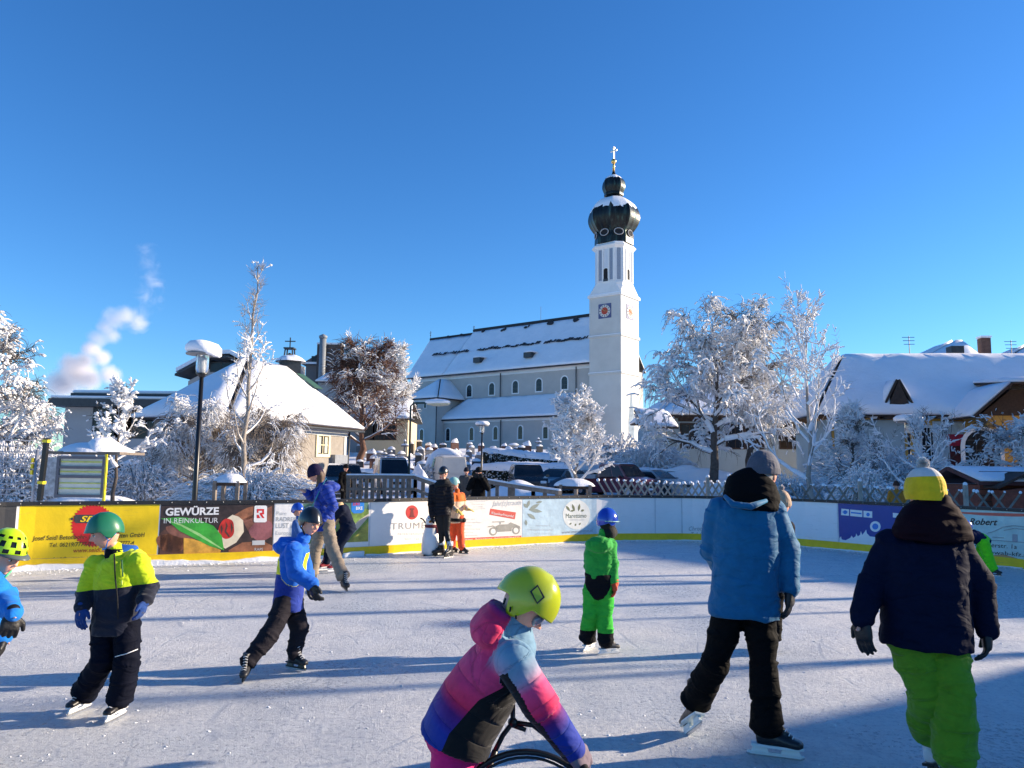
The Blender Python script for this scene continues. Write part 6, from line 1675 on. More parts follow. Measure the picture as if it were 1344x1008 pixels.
        fs = [(i*nn+q, i*nn+(q+1)%nn, (i+1)*nn+(q+1)%nn, (i+1)*nn+q) for i in range(len(fine)-1) for q in range(nn)]
        mb.add(vs, fs); return mb.build(name, m, root, smooth), fine
    dm = bpy.data.materials.new('streaked_copper'); nn_, b_ = nt(dm); c_ = coord(nn_)
    t_ = noise(nn_, 1.6, 6, .7, mapping(nn_, c_, (1, 1, .16))); link(nn_, ramp(nn_, t_.outputs[0], [(.40, (.006,.007,.008)), (.55, (.016,.022,.021)), (.66, (.045,.085,.07)), (.78, (.03,.022,.02))]).outputs[0], b_.inputs['Base Color'])
    b_.inputs['Metallic'].default_value = .55; b_.inputs['Roughness'].default_value = .38
    dome([(50, 320), (50, 312), (48, 306), (50, 302)], 'dome_drum', dm)
    dome([(49, 303), (55, 299), (62, 293), (66, 286), (64.5, 278), (57, 270), (44, 263), (28, 258), (22, 255)], 'onion_dome', dm, ribs=True)
    dome([(24, 257), (22, 254), (25, 253.5), (25, 250), (23, 249.5)], 'lantern_neck', dm)
    dome([(24, 250), (29, 244), (29.5, 239), (26, 233), (17, 229), (8, 226), (4, 222), (3, 216)], 'upper_onion', dm, ribs=True)
    # snow on the domes: upper shells, uneven lower edge
    def cap(pts, name, a0, a1, jag):
        pr = prof(pts); mb = MB(); nn = 60; vs = []; fs = []
        for i, (r_, z) in enumerate(pr):
            for q in range(nn+1):
                th = a0 + (a1-a0)*q/nn; a = ((th-ph) % (math.pi/4)) - math.pi/8; rr = (r_+.13)*math.cos(math.pi/8)/math.cos(a)
                dz = -jag*vnoise(np.array([[th*3.1, 1.7, i*.2]]))[0]*(1 if i == 0 else .2)
                vs.append(V((ctr.x + rr*math.cos(th), ctr.y + rr*math.sin(th), z+.08+dz)))
        for i in range(len(pr)-1):
            for q in range(nn): fs.append((i*(nn+1)+q, i*(nn+1)+q+1, (i+1)*(nn+1)+q+1, (i+1)*(nn+1)+q))
        mb.add(vs, fs); mb.build(name, SNOW, root, True)
    cap([(62, 274), (57, 270), (52, 266.5), (42, 262), (26, 257.6)], 'dome_snow', 0, 2*math.pi, .9)
    cap([(23, 231), (17, 229), (9, 226.4)], 'dome_snow', 0, 2*math.pi, .5)
    # oculi of the drum
    for j in range(8):
        th = ph + math.pi/8 + j*math.pi/4; nrm = V((math.cos(th), math.sin(th), 0))
        W = Wall(ctr + nrm*(25*k*.99), V((-nrm.y, nrm.x, 0)))
        if W.n.dot(nrm) < 0: W.n = -W.n
        M = Matrix((W.d, V((0,0,1)), nrm)).transposed(); z0 = zz(307)
        mb = MB(); pts = [V((0,0,z0)) + V((W.P.x, W.P.y, 0)) + W.d*(.72*math.cos(2*math.pi*q/24)) + V((0,0,.52*math.sin(2*math.pi*q/24))) + nrm*.08 for q in range(25)]
        mb.tube(pts, .075, 6, False); oc = mb.build('oculus', PL_GREY, root, True)
        mb = MB(); mb.add([p - nrm*.03 for p in pts[:-1]], [tuple(range(24))]); mb.build('pane', mat('dark_opening', (.012,.012,.014), .9), oc)
    # cross
    mb = MB(); mb.tube([V((ctr.x, ctr.y, zz(222))), V((ctr.x, ctr.y, zz(203)))], [.22, .12], 8); mb.ball(V((ctr.x, ctr.y, zz(207))), .42, 14); cr = mb.build('finial', GOLD, root, True)
    mb = MB(); c = V((ctr.x, ctr.y, 0)); mb.box(c+V((0,0,(zz(204)+zz(188))/2)), (.20,.20,zz(188)-zz(204)), rz=-A); mb.box(c+V((0,0,zz(193))), (1.15,.199,.20), rz=-A); mb.box(c+V((0,0,zz(189.5))), (.5,.198,.18), rz=-A); mb.build('tower_cross', mat('bright_gilding', (.85,.72,.5), .25, metal=.8), cr)
    # --- nave
    NW = Wall(t0 + back*1.2, d)                                   # clerestory wall plane; u=0 at the tower's left edge
    uL, zE1 = NW.uz(541, 500); uR, zE = NW.uz(768, 474); zE = (zE+zE1)/2
    uR = .6; w2 = 7.6
    mb = MB(); 
    def foot(u, o): return NW.p(u, gz-2, o)
    mb.prism([foot(uL, 0), foot(uR, 0), foot(uR, -2*w2), foot(uL, -2*w2)], V((0,0,zE-gz+2))); nave = mb.build('nave_wall', PL_CH, root)
    mb = MB(); NW.slab(mb, uL-.1, uR, zE-.75, zE-.05, .003, .14); mb.build('eaves_cornice', PL_WHITE, nave)
    RW = Wall(NW.p(0, 0, -w2), d)
    ur, zr = RW.uz(772, 419); _, zr1 = RW.uz(625, 435); zr = (zr+zr1)/2; us, _ = RW.uz(622, 436); ul, zl = RW.uz(565, 448)
    e = .6
    ov = .7
    E = lambda u, sgn=1: NW.p(u, zE-.05, ov) if sgn > 0 else NW.p(u, zE-.05, -2*w2-ov)
    Rg = lambda u, z: NW.p(u, z, -w2)
    gu = uR+.2
    roofpts = [[E(us), E(gu), Rg(gu, zr), Rg(us, zr)], [E(gu, -1), E(us, -1), Rg(us, zr), Rg(gu, zr)]]
    zlow = zr - .55
    roof2 = [[E(uL-.8), E(us-.02), Rg(us-.02, zlow), Rg(ul, zlow)], [E(us-.02, -1), E(uL-.8, -1), Rg(ul, zlow), Rg(us-.02, zlow)], [E(uL-.8, -1), E(uL-.8), Rg(ul, zlow)]]
    sm = bpy.data.materials.new('roof_snow_with_bare_tiles'); nn_, b_ = nt(sm); c_ = coord(nn_); b_.inputs['Roughness'].default_value = .75
    link(nn_, ramp(nn_, noise(nn_, .5, 7, .6, c_).outputs[0], [(.3, (.78,.80,.84)), (.7, (.86,.87,.90))]).outputs[0], b_.inputs['Base Color']); bump(nn_, b_, noise(nn_, .8, 8, .65, c_).outputs[0], .5, .3)
    ro = snow_roof('nave_roof', roofpts+roof2, root, .26, sm)
    mb = MB()
    mb.tube([Rg(us, zr+.40), Rg(gu, zr+.40)], .34, 8); mb.tube([Rg(ul, zlow+.36), Rg(us, zlow+.36)], .28, 8); mb.build('bare_ridge', mat('slate_ridge', (.02,.022,.025), .7, .4, 3), ro)
    # bare patches, snow guards and small dormers seen as dark openings in the snow
    def roof_pt(f, u, off):
        a = NW.p(u, zE-.05, ov); b = NW.p(u, zr, -w2); nn2 = (d.cross(b-a)).normalized(); nn2 = nn2 if nn2.z > 0 else -nn2
        return a.lerp(b, f) + nn2*off
    mb = MB(); r_ = random.Random(5)
    L = uR-uL
    for q in range(78):
        f = .47 + .01*math.sin(q*.9); u = uL+L*(.06+.93*(q/78)) + r_.uniform(-.1, .1)
        if .235 < q/78 < .29 or .66 < q/78 < .69: continue
        hgt = r_.uniform(.22, .62); w_ = r_.uniform(.12, .30)
        p0, p1, p2, p3 = [roof_pt(f+df, u+du, .52) for df, du in ((0, -w_), (-.005, w_), (hgt/11, w_*.8+.2), (hgt/10, -w_*.6+.1))]
        mb.prism([p0, p1, p2, p3], V((0,0,.05)))
    mb.build('snow_guard', mat('slate_bare', (.03,.03,.035), .8, .4, 3), ro)
    mb = MB()
    for fu, f, a in ((.07,.93,.5), (.155,.94,.5), (.29,.965,.6), (.41,.94,.6), (.545,.93,.5), (.67,.94,.8), (.80,.95,.75), (.965,.86,.5), (.985,.95,.7)):
        u = uL+L*fu
        for q in range(3):
            w_ = a*r_.uniform(.4, .9); x = u + r_.uniform(-.5, .5); ff = f + r_.uniform(-.03, .01)
            pts = [roof_pt(ff + .035*math.sin(2*math.pi*k/7)*r_.uniform(.5, 1.3)*a*1.6, x + w_*math.cos(2*math.pi*k/7), .47 + .02*q) for k in range(7)]
            mb.prism(pts, V((0,0,.06)))
    mb.build('bare_roof_patch', mat('slate_bare', (.03,.03,.035), .8, .4, 3), ro)
    for px, py in ((629, 476), (695, 469)):
        # small roof hatches
        best = min(((roof_pt(f/60, uL+L*q/120, .35), f/60, uL+L*q/120) for f in range(60) for q in range(120)), key=lambda z_: (lambda dd: (dd.x/dd.z*0+ (math.hypot(*(lambda P: ((P-CAM).dot(_r)/(P-CAM).dot(_f)*F+672-px, 504-(P-CAM).dot(_u)/(P-CAM).dot(_f)*F-py))(z_[0])))))(z_[0]))
        c = best[0]; mb = MB(); mb.box(c+V((0,0,.35)), (1.5, 1.5, .9), rz=-A); h = mb.build('roof_hatch', METD, ro)
        mb = MB(); mb.box(c+V((0,0,.87))+d*.4, (1.7, 1.8, .14), rz=-A); mb.build('hatch_snow', SNOW, h)
    for px in (616, 645.5, 676.5, 707.5, 741):
        u, z = NW.uz(px, 513 - (px-616)*.085); window(NW, u, z, 1.15, 2.05, root, PL_WHITE, GLASS, .20, True, (1, 2), .06)
    for px in (658, 757):
        u, _ = NW.uz(px, 480); mb = MB(); mb.tube([NW.p(u, zE-.4, .22), NW.p(u, gz+8, .22)], .09, 6); mb.build('downpipe', METD, root, True)
    gt = MB(); gt.tube([NW.p(uL-.7, zE-.1, ov+.08), NW.p(gu, zE-.1, ov+.08)], .11, 6); gt.build('gutter', METD, root, True)
    # --- aisle in front
    AW = Wall(NW.p(0, 0, 4.2), d); au0, _ = AW.uz(574, 560); _, az = AW.uz(600, 551); au1 = 1.0 - s*.0
    _, zt0 = NW.uz(640, 523.5)
    mb = MB(); mb.prism([AW.p(au0, gz-2, 0), AW.p(-.2, gz-2, 0), AW.p(-.2, gz-2, -4.25), AW.p(au0, gz-2, -4.25)], V((0,0,az-gz+2))); ai = mb.build('aisle_wall', PL_CH, root)
    mb = MB(); AW.slab(mb, au0, -.2, az-.55, az-.04, .003, .12); mb.build('eaves_cornice', PL_WHITE, ai)
    snow_roof('aisle_roof', [[AW.p(au0-.3, az-.02, .5), AW.p(0, az-.02, .5), AW.p(0, zt0, -4.19), AW.p(au0+3.4, zt0, -4.19)], [AW.p(au0-.3, az-.02, -4.0), AW.p(au0-.3, az-.02, .5), AW.p(au0+3.4, zt0, -4.19)]], root, .24)
    for px in (588, 619, 650.5, 683, 716):
        u, z = AW.uz(px, 570.5 - (px-588)*.03); window(AW, u, z, .85, 2.1, root, PL_WHITE, GLASS, .20, True, (0, 2), .06)
    gt = MB(); gt.tube([AW.p(au0-.3, az-.08, .58), AW.p(0, az-.08, .58)], .10, 6); gt.build('gutter', METD, root, True)
    u, _ = AW.uz(658, 560); mb = MB(); mb.tube([AW.p(u, az-.3, .2), AW.p(u, gz-.5, .2)], .09, 6); mb.build('downpipe', METD, root, True)
    # --- square sacristy block at the left with a pyramid roof
    SW = Wall(NW.p(0, 0, 6.0), d); a, _ = SW.uz(538, 560); b, _ = SW.uz(573, 560); _, sz = SW.uz(556, 524); dep = 9.5
    mb = MB(); mb.prism([SW.p(a, gz-2, 0), SW.p(b, gz-2, 0), SW.p(b, gz-2, -dep), SW.p(a, gz-2, -dep)], V((0,0,sz-gz+2))); sa = mb.build('sacristy_wall', PL_CH, root)
    mb = MB(); SW.slab(mb, a-.05, b+.05, sz-.5, sz-.04, .003, .12); mb.build('eaves_cornice', PL_WHITE, sa)
    q0, q1, q2, q3 = SW.p(a-.7, sz-.02, .8), SW.p(b+.9, sz-.02, .8), SW.p(b+.9, sz-.02, -dep), SW.p(a-.7, sz-.02, -dep)
    _, zp = Wall(SW.p(0,0,-3.6), d).uz(567, 499); ap = SW.p((a+b)/2+.3, zp, -3.8); ap2 = SW.p((a+b)/2+.3, zp, -dep)
    snow_roof('sacristy_roof', [[q0, q1, ap], [q1, q2, ap2, ap], [q3, q0, ap, ap2]], root, .22)
    for px in (547, 558): u, z = SW.uz(px, 532); window(SW, u, z, .55, .95, root, PL_WHITE, GLASS, .08, False, (0, 0))
    u, z = SW.uz(553.5, 571); window(SW, u, z, .85, 2.0, root, PL_WHITE, GLASS, .20, True, (0, 2), .06)
    SR = Wall(SW.p(b, 0, 0), back)
    mb = MB(); mb.tube([SW.p(b, sz-.4, .15), SW.p(b, gz-.3, .15)], .09, 6); mb.build('downpipe', METD, root, True)
    # --- low porch building further left
    LW = Wall(SW.p(a, 0, -1.0), d); c, _ = LW.uz(503, 575); _, lz = LW.uz(520, 571)
    mb = MB(); mb.prism([LW.p(c, gz-2, 0), LW.p(a+.3, gz-2, 0), LW.p(a+.3, gz-2, -6), LW.p(c, gz-2, -6)], V((0,0,lz-gz+2))); lo_ = mb.build('porch_wall', PL_CH, root)
    _, lp = Wall(LW.p(0,0,-2.5), d).uz(530, 553)
    r0, r1, r2, r3 = LW.p(c-.6, lz-.01, .6), LW.p(a+.3, lz-.01, .6), LW.p(a+.3, lp, -3.0), LW.p(c+2.6, lp, -3.0)
    snow_roof('porch_roof', [[r0, r1, r2, r3], [LW.p(c-.6, lz-.01, -6), r0, r3]], root, .22)
    for u_, w_ in ((.30, .5), (.55, .8), (.8, .5)):
        u = c + (a-c)*u_; window(LW, u, gz+1.35, w_*1.1, 1.5 if w_ < .6 else 1.9, root, PL_WHITE, GLASS, .08, w_ > .6, (0, 0))
    # ridge crosses and lightning rod
    for u, z, h in ((ul, zlow+.5, 1.6), (us, zr+.5, .9)):
        mb = MB(); p = NW.p(u, z, -w2); mb.tube([p, p+V((0,0,h))], .05, 6); mb.box(p+V((0,0,h*.75)), (.55,.06,.08), rz=-A); mb.ball(p+V((0,0,h*.45)), .12, 8); mb.build('ridge_cross', METD, ro)
    p = NW.p(uL+L*.60, zr, -w2); mb = MB(); mb.tube([p, p+V((0,0,3.2))], .03, 5); mb.build('lightning_rod', METD, ro)
    # dark blue-grey patch low on the right tower face
    u, z = WR.uz(829, 560); mb = MB(); u = s*.55; z = zat(829, 545, Yt+2)
    pts = [(-.9,-3.2),(.9,-3.4),(1.0,-1.5),(.6,1.2),(.35,2.2),(.3,3.2),(-.2,3.4),(-.35,2.4),(-.6,1.0),(-1.0,-1.2)]
    mb.add([WR.p(u+x, z+y, .02) for x, y in pts], [tuple(range(len(pts)))]); mb.build('wall_patch', mat('blue_grey_patch', (.20,.25,.30), .9, .4, 1.2), tw)
    return root
church()
# ================================================================ HOUSES
def wall_block(name, pts, z0, z1, m, parent):
    mb = MB(); mb.prism([V((p.x, p.y, z0)) for p in pts], V((0,0,z1-z0))); return mb.build(name, m, parent)
def pavilion():
    """house with a tall snow covered hipped roof beside the left lamp"""
    Y0 = 38.5; A = at(297, 552, Y0); ze = zat(297, 549.5, Y0); A = V((A.x, A.y, 0))
    f = V((.34, .94, 0)).normalized(); l = V((-.94, .34, 0)).normalized(); D = 13.3; Wd = 6.3
    root = empty('pavilion', A+f*6+l*3, 'house with a steep hipped roof under thick snow and one small cream framed window', 'house')
    c = [A, A+f*D, A+f*D+l*Wd, A+l*Wd]; ins = .75
    cc = sum(c, V())/4; w_ = [A+(f+l)*ins, A+f*(D-ins)+l*ins, A+f*(D-ins)+l*(Wd-ins), A+f*ins+l*(Wd-ins)]
    wl = wall_block('wall', w_, -.2, ze+.05, PL_WARM, root)
    r0 = A+f*5.2+l*Wd/2; r1 = A+f*8.6+l*Wd/2; zp = zat(322, 468, r0.y)-.35
    e = [V((p.x, p.y, ze)) for p in c]; R0 = V((r0.x, r0.y, zp)); R1 = V((r1.x, r1.y, zp))
    ro = snow_roof('roof', [[e[0], e[1], R1, R0], [e[1], e[2], R1], [e[2], e[3], R0, R1], [e[3], e[0], R0]], root, .42, under=WOODD)
    RW = Wall(w_[0], f)
    mb = MB(); RW.slab(mb, 0, D-2*ins, ze-.42, ze-.05, .003, .10); RW.slab(mb, D-2*ins-.28, D-2*ins, -.2, ze-.43, .003, .05); mb.build('white_wall_trim', PL_WHITE, wl)
    u, z = RW.uz(423.5, 584); window(RW, u, z, 1.15, 1.15, root, mat('cream_frame', (.78,.68,.42), .7), GLASS, .20, False, (1, 1), .08, curtain=True)
    mb = MB(); mb.tube([RW.p(-.8, ze-.06, ins+.10), RW.p(D-ins+.1, ze-.06, ins+.10)], .08, 6); mb.tube([RW.p(D-2*ins+.1, ze-.1, .18), RW.p(D-2*ins+.1, 0, .10)], .06, 6); mb.build('gutter', METD, root, True)
    u, z = RW.uz(444, 602); mb = MB(); RW.slab(mb, u-.9, u+.6, z-.35, z+.25, .0, .35); mb.build('meter_box', mat('box_grey', (.20,.22,.25), .5), root)
    LW = Wall(w_[3], -l)
    for uu in (1.2, 3.2): window(LW, uu, 1.9, 1.2, 1.3, root, PL_WHITE, GLASS, .1, False, (1, 0))
    # little ridge turret with snow cap and a patch of bare green sheet
    mb = MB(); p = V((r1.x, r1.y, zp+.1))+f*.7; mb.box(p+V((0,0,.1)), (1.3,1.3,.9), rz=.35); tu = mb.build('roof_lantern', METD, ro)
    lumpy('lantern_snow', p+V((0,0,.5)), 1.0, .45, 3, SNOW, tu)
    mb = MB(); q0 = e[1].lerp(R1, .62); q1 = e[1].lerp(R1, .84); nn = (e[1]-e[0]).cross(R1-e[0]).normalized(); nn = nn if nn.z > 0 else -nn
    s = -f; mb.prism([q0+nn*.50+s*.5, q1+nn*.50+s*.55, q1+nn*.50+s*.05+f*.25, q0+nn*.50+f*.35], nn*.06); mb.build('bare_green_sheet', mat('green_sheet_metal', (.03,.09,.06), .5), ro)
    # green board at the far corner
    return root
pavilion()
def cross_turret():
    Y = 70; p = at(380, 470, Y); root = empty('bell_turret', V((p.x, Y, ground_z(p.x, Y))), 'small open bell turret with a black cross rising behind the steep snowy roof', 'turret')
    z0 = zat(380, 480, Y); z1 = zat(380, 457.5, Y); mb = MB(); mb.box((p.x, Y, z0/2), (2.4,2.4,z0)); mb.build('turret_base', PL_GREY, root)
    mb = MB()
    for sx in (-1,1):
        for sy in (-1,1): mb.tube([V((p.x+sx*.45, Y+sy*.45, z0)), V((p.x+sx*.33, Y+sy*.33, z1))], .07, 6)
    mb.box((p.x, Y, z1), (.95,.95,.12)); mb.build('turret_frame', METD, root)
    mb = MB(); mb.lathe((p.x, Y, (z0+z1)/2-.1), [(.05,.5),(.2,.4),(.26,.1),(.34,-.1)], 12); mb.build('bell', GOLD, root, True)
    zc = zat(378, 443, Y); mb = MB(); mb.box((p.x, Y, (z1+zc)/2), (.09,.09,zc-z1)); mb.box((p.x, Y, z1+(zc-z1)*.66), (1.0,.088,.09)); mb.build('cross', METD, root)
cross_turret()
def flat_building():
    Y = 60; xl, xr = xat(80, Y), xat(232, Y); root = empty('flat_roofed_building', V(((xl+xr)/2, Y, 0)), 'grey flat roofed building with two stepped black fascias on the left', 'building')
    z1 = zat(150, 528, Y); z2 = zat(150, 516, Y)
    mb = MB(); mb.box(((xl+xr)/2, Y+6, z1/2-.2), (xr-xl, 12, z1)); wl = mb.build('wall', PL_GREY, root)
    mb = MB(); mb.box(((xl+xr)/2-.1, Y+5.6, z1-.12), (xr-xl+1.2, 13.6, .62)); mb.box(((xl+xr)/2+.2, Y+6.6, z2-.2), (xr-xl+.2, 12.4, .45)); mb.build('fascia', METD, root)
    mb = MB(); mb.box(((xl+xr)/2+.2, Y+6.8, (z1+z2)/2), (xr-xl-1.2, 11.4, z2-z1)); mb.build('upper_storey_wall', PL_WHITE, root)
    mb = MB(); mb.box(((xl+xr)/2-.1, Y+5.6, z1+.30), (xr-xl+1.1, 13.5, .22)); mb.box(((xl+xr)/2+.2, Y+6.6, z2+.15), (xr-xl+.1, 12.3, .26)); mb.build('roof_snow', SNOW, root, bevel=.08)
    W = Wall(V((xl, Y, 0)), V((1,0,0)))
    for px, py, w_, h_ in ((148, 553, 3.1, 2.6), (172, 553, 2.6, 2.6), (203, 548, 2.2, 1.6)):
        u, z = W.uz(px, py); window(W, u, z, w_, h_, root, mat('dark_frame', (.03,.035,.04), .5), GLASS, .08, False, (2, 0))
flat_building()
def peaked_shed():
    Y = 58; root = empty('building', V((xat(262, Y), Y, 0)), 'grey building with a dark overhanging roof edge just behind the left street lamp', 'building')
    a, b = xat(233, Y), xat(312, Y); z0 = zat(262, 496, Y); z1 = zat(262, 474, Y)
    P = [at(229, 493, Y), at(272, 470, Y), at(300, 469, Y), at(330, 486, Y)]
    mb = MB(); mb.prism([V((a, Y+1, -.2)), V((b, Y+1, -.2)), V((b, Y+1, P[2].z-.6)), V((P[1].x+.3, Y+1, P[1].z-.5)), V((a, Y+1, P[0].z-.3))], V((0,9,0))); mb.build('wall', PL_GREY, root)
    mb = MB(); th = V((0,0,.16))
    mb.prism([P[0], P[1], P[1]+th, P[0]+th], V((0,10.5,0))); mb.prism([P[1], P[2], P[2]+th, P[1]+th], V((0,10.5,0))); mb.prism([P[2], P[3], P[3]+th, P[2]+th], V((0,10.5,0))); mb.build('roof', METD, root)
    mb = MB(); th2 = V((0,0,.40)); o = V((0,.15,.325))
    for i in range(3): mb.prism([P[i]+o, P[i+1]+o, P[i+1]+o+th2*.8, P[i]+o+th2*.8], V((0,10.2,0)))
    mb.build('roof_snow', SNOW, root)
    W = Wall(V((a, Y+1, 0)), V((1,0,0))); u, z = W.uz(290, 482); window(W, u, z, 1.6, .7, root, METD, GLASS, .05, False, (1, 0))
peaked_shed()
def dark_tall_house():
    Y = 95; root = empty('house', V((xat(440, Y), Y, ground_z(xat(440, Y), Y))), 'dark roofed tall house with a brown and a steel chimney behind the reddish tree', 'house')
    a, b = xat(396, Y), xat(470, Y); ze = zat(430, 479, Y); zr = zat(430, 459, Y)
    mb = MB(); mb.box(((a+b)/2, Y+4, ze/2), (b-a, 8, ze)); mb.build('wall', mat('brown_grey_wall', (.16,.15,.15), .9, .1), root)
    W = Wall(V((a, Y, 0)), V((1,0,0)))
    mb = MB(); mb.add([V((a-.5, Y-.5, ze)), V((b+.5, Y-.5, ze)), V((b-.3, Y+3.5, zr)), V((a+.6, Y+3.5, zr)), V((a-.5, Y+8.5, ze)), V((b+.5, Y+8.5, ze))], [(0,1,2,3), (1,5,2), (5,4,3,2), (4,0,3), (0,4,5,1)]); mb.build('roof', mat('dark_roof', (.025,.03,.035), .6), root)
    mb = MB(); mb.box(((a+b)/2, Y-.1, ze+.15), (b-a+1, 1.2, .25)); mb.build('eaves_snow', SNOW, root)
    p = at(432, 465, Y-.8); mb = MB(); mb.box((p.x+.2, Y-.8, (zat(430, 455, Y)+ze-4)/2), (3.0, 2.0, zat(430, 455, Y)-ze+4)); ch = mb.build('chimney', mat('chimney_brown', (.09,.075,.07), .9), root); mb = MB(); mb.box((p.x+.2, Y-.8, zat(430, 455, Y)+.12), (3.1,2.1,.22)); mb.build('chimney_snow', SNOW, ch)
    p = at(423.5, 460, Y-2.2); mb = MB(); mb.tube([V((p.x, Y-2.2, ze-6)), V((p.x, Y-2.2, zat(423, 448, Y)))], .42, 12); mb.lathe((p.x, Y-2.2, zat(423, 448, Y)), [(.5,0),(.55,.3),(.1,.55)], 12); mb.build('steel_flue', mat('flue_grey', (.20,.22,.24), .6), root, True)
    for px in (413, 419): u, z = W.uz(px, 473); window(W, u, z, .7, 1.0, root, METD, GLASS, .06, False, (0, 0))
    # lower snowy wing toward the beech
    c0, c1 = xat(415, 88), xat(520, 88); zz_ = zat(450, 503, 88)
    mb = MB(); mb.box(((c0+c1)/2, 92, zz_/2), (c1-c0, 8, zz_)); mb.build('wing_wall', PL_GREY, root)
    snow_roof('wing_roof', [[V((c0-.4, 87.4, zz_)), V((c1+.4, 87.4, zz_)), V((c1, 92, zz_+1.6)), V((c0, 92, zz_+1.6))], [V((c1+.4, 96.5, zz_)), V((c0-.4, 96.5, zz_)), V((c0, 92, zz_+1.6)), V((c1, 92, zz_+1.6))]], root, .25)
dark_tall_house()
def beige_house():
    Y = 84; a, b = xat(474, Y), xat(534, Y); ze = zat(500, 551, Y)
    root = empty('house', V(((a+b)/2, Y, 3)), 'low beige house seen under the crown of the reddish tree', 'house')
    mb = MB(); mb.box(((a+b)/2, Y+4, (ze+1)/2), (b-a, 8, ze-1)); mb.build('wall', mat('beige_render', (.58,.47,.30), .9, .08), root)
    snow_roof('roof', [[V((a-.6, Y-.7, ze)), V((b+.6, Y-.7, ze)), V((b, Y+4, ze+2.4)), V((a, Y+4, ze+2.4))], [V((b+.6, Y+8.7, ze)), V((a-.6, Y+8.7, ze)), V((a, Y+4, ze+2.4)), V((b, Y+4, ze+2.4))]], root, .25)
    W = Wall(V((a, Y, 0)), V((1,0,0)))
    for px in (484, 497, 512): u, z = W.uz(px, 564); window(W, u, z, 1.3, 2.2, root, WOODD, GLASS, .08, False, (1, 0))
beige_house()
def middle_house():
    """pale blue-grey house behind the twin trees"""
    Y = 60; a, b = xat(862, Y), xat(1092, Y); ze = zat(940, 548, Y); zr = zat(960, 492, Y+6)
    root = empty('house', V(((a+b)/2, Y, 0)), 'long pale blue grey house with a snowy roof behind the two wide dark trees', 'house')
    mb = MB(); mb.box(((a+b)/2, Y+6, ze/2-.1), (b-a-1.5, 12, ze)); mb.build('wall', PL_BLUE, root)
    snow_roof('roof', [[V((a, Y-1, ze)), V((b, Y-1, ze)), V((b-3.5, Y+6, zr)), V((a+6, Y+6, zr))], [V((b, Y+13, ze)), V((a, Y+13, ze)), V((a+6, Y+6, zr)), V((b-3.5, Y+6, zr))], [V((b, Y-1, ze)), V((b, Y+13, ze)), V((b-3.5, Y+6, zr))], [V((a, Y+13, ze)), V((a, Y-1, ze)), V((a+6, Y+6, zr))]], root, .35, under=WOODD)
    W = Wall(V((a+.75, Y, 0)), V((1,0,0)))
    for px, py in ((905, 572), (932, 572), (965, 573), (990, 573), (1035, 573), (1060, 573)): u, z = W.uz(px, py); window(W, u, z, 1.3, 1.8, root, WOODD, GLASS, .12, False, (1, 1))
    mb = MB(); W.slab(mb, 1, b-a-3, ze-.35, ze-.03, .003, .08); mb.build('eaves_board', WOODD, root)
    # wing at the left with its own eave
    c = at(866, 560, Y-4); mb = MB(); zz_ = zat(872, 563, Y-4); mb.box((c.x, Y-1.9, zz_/2), (1.9, 4.15, zz_)); mb.build('porch_wall', PL_BLUE, root)
    snow_roof('porch_roof', [[V((c.x-1.3, Y-4.5, zz_)), V((c.x+1.3, Y-4.5, zz_)), V((c.x+1.3, Y-.05, zz_+1.6)), V((c.x-1.3, Y-.05, zz_+1.6))]], root, .25, under=WOODD)
middle_house()
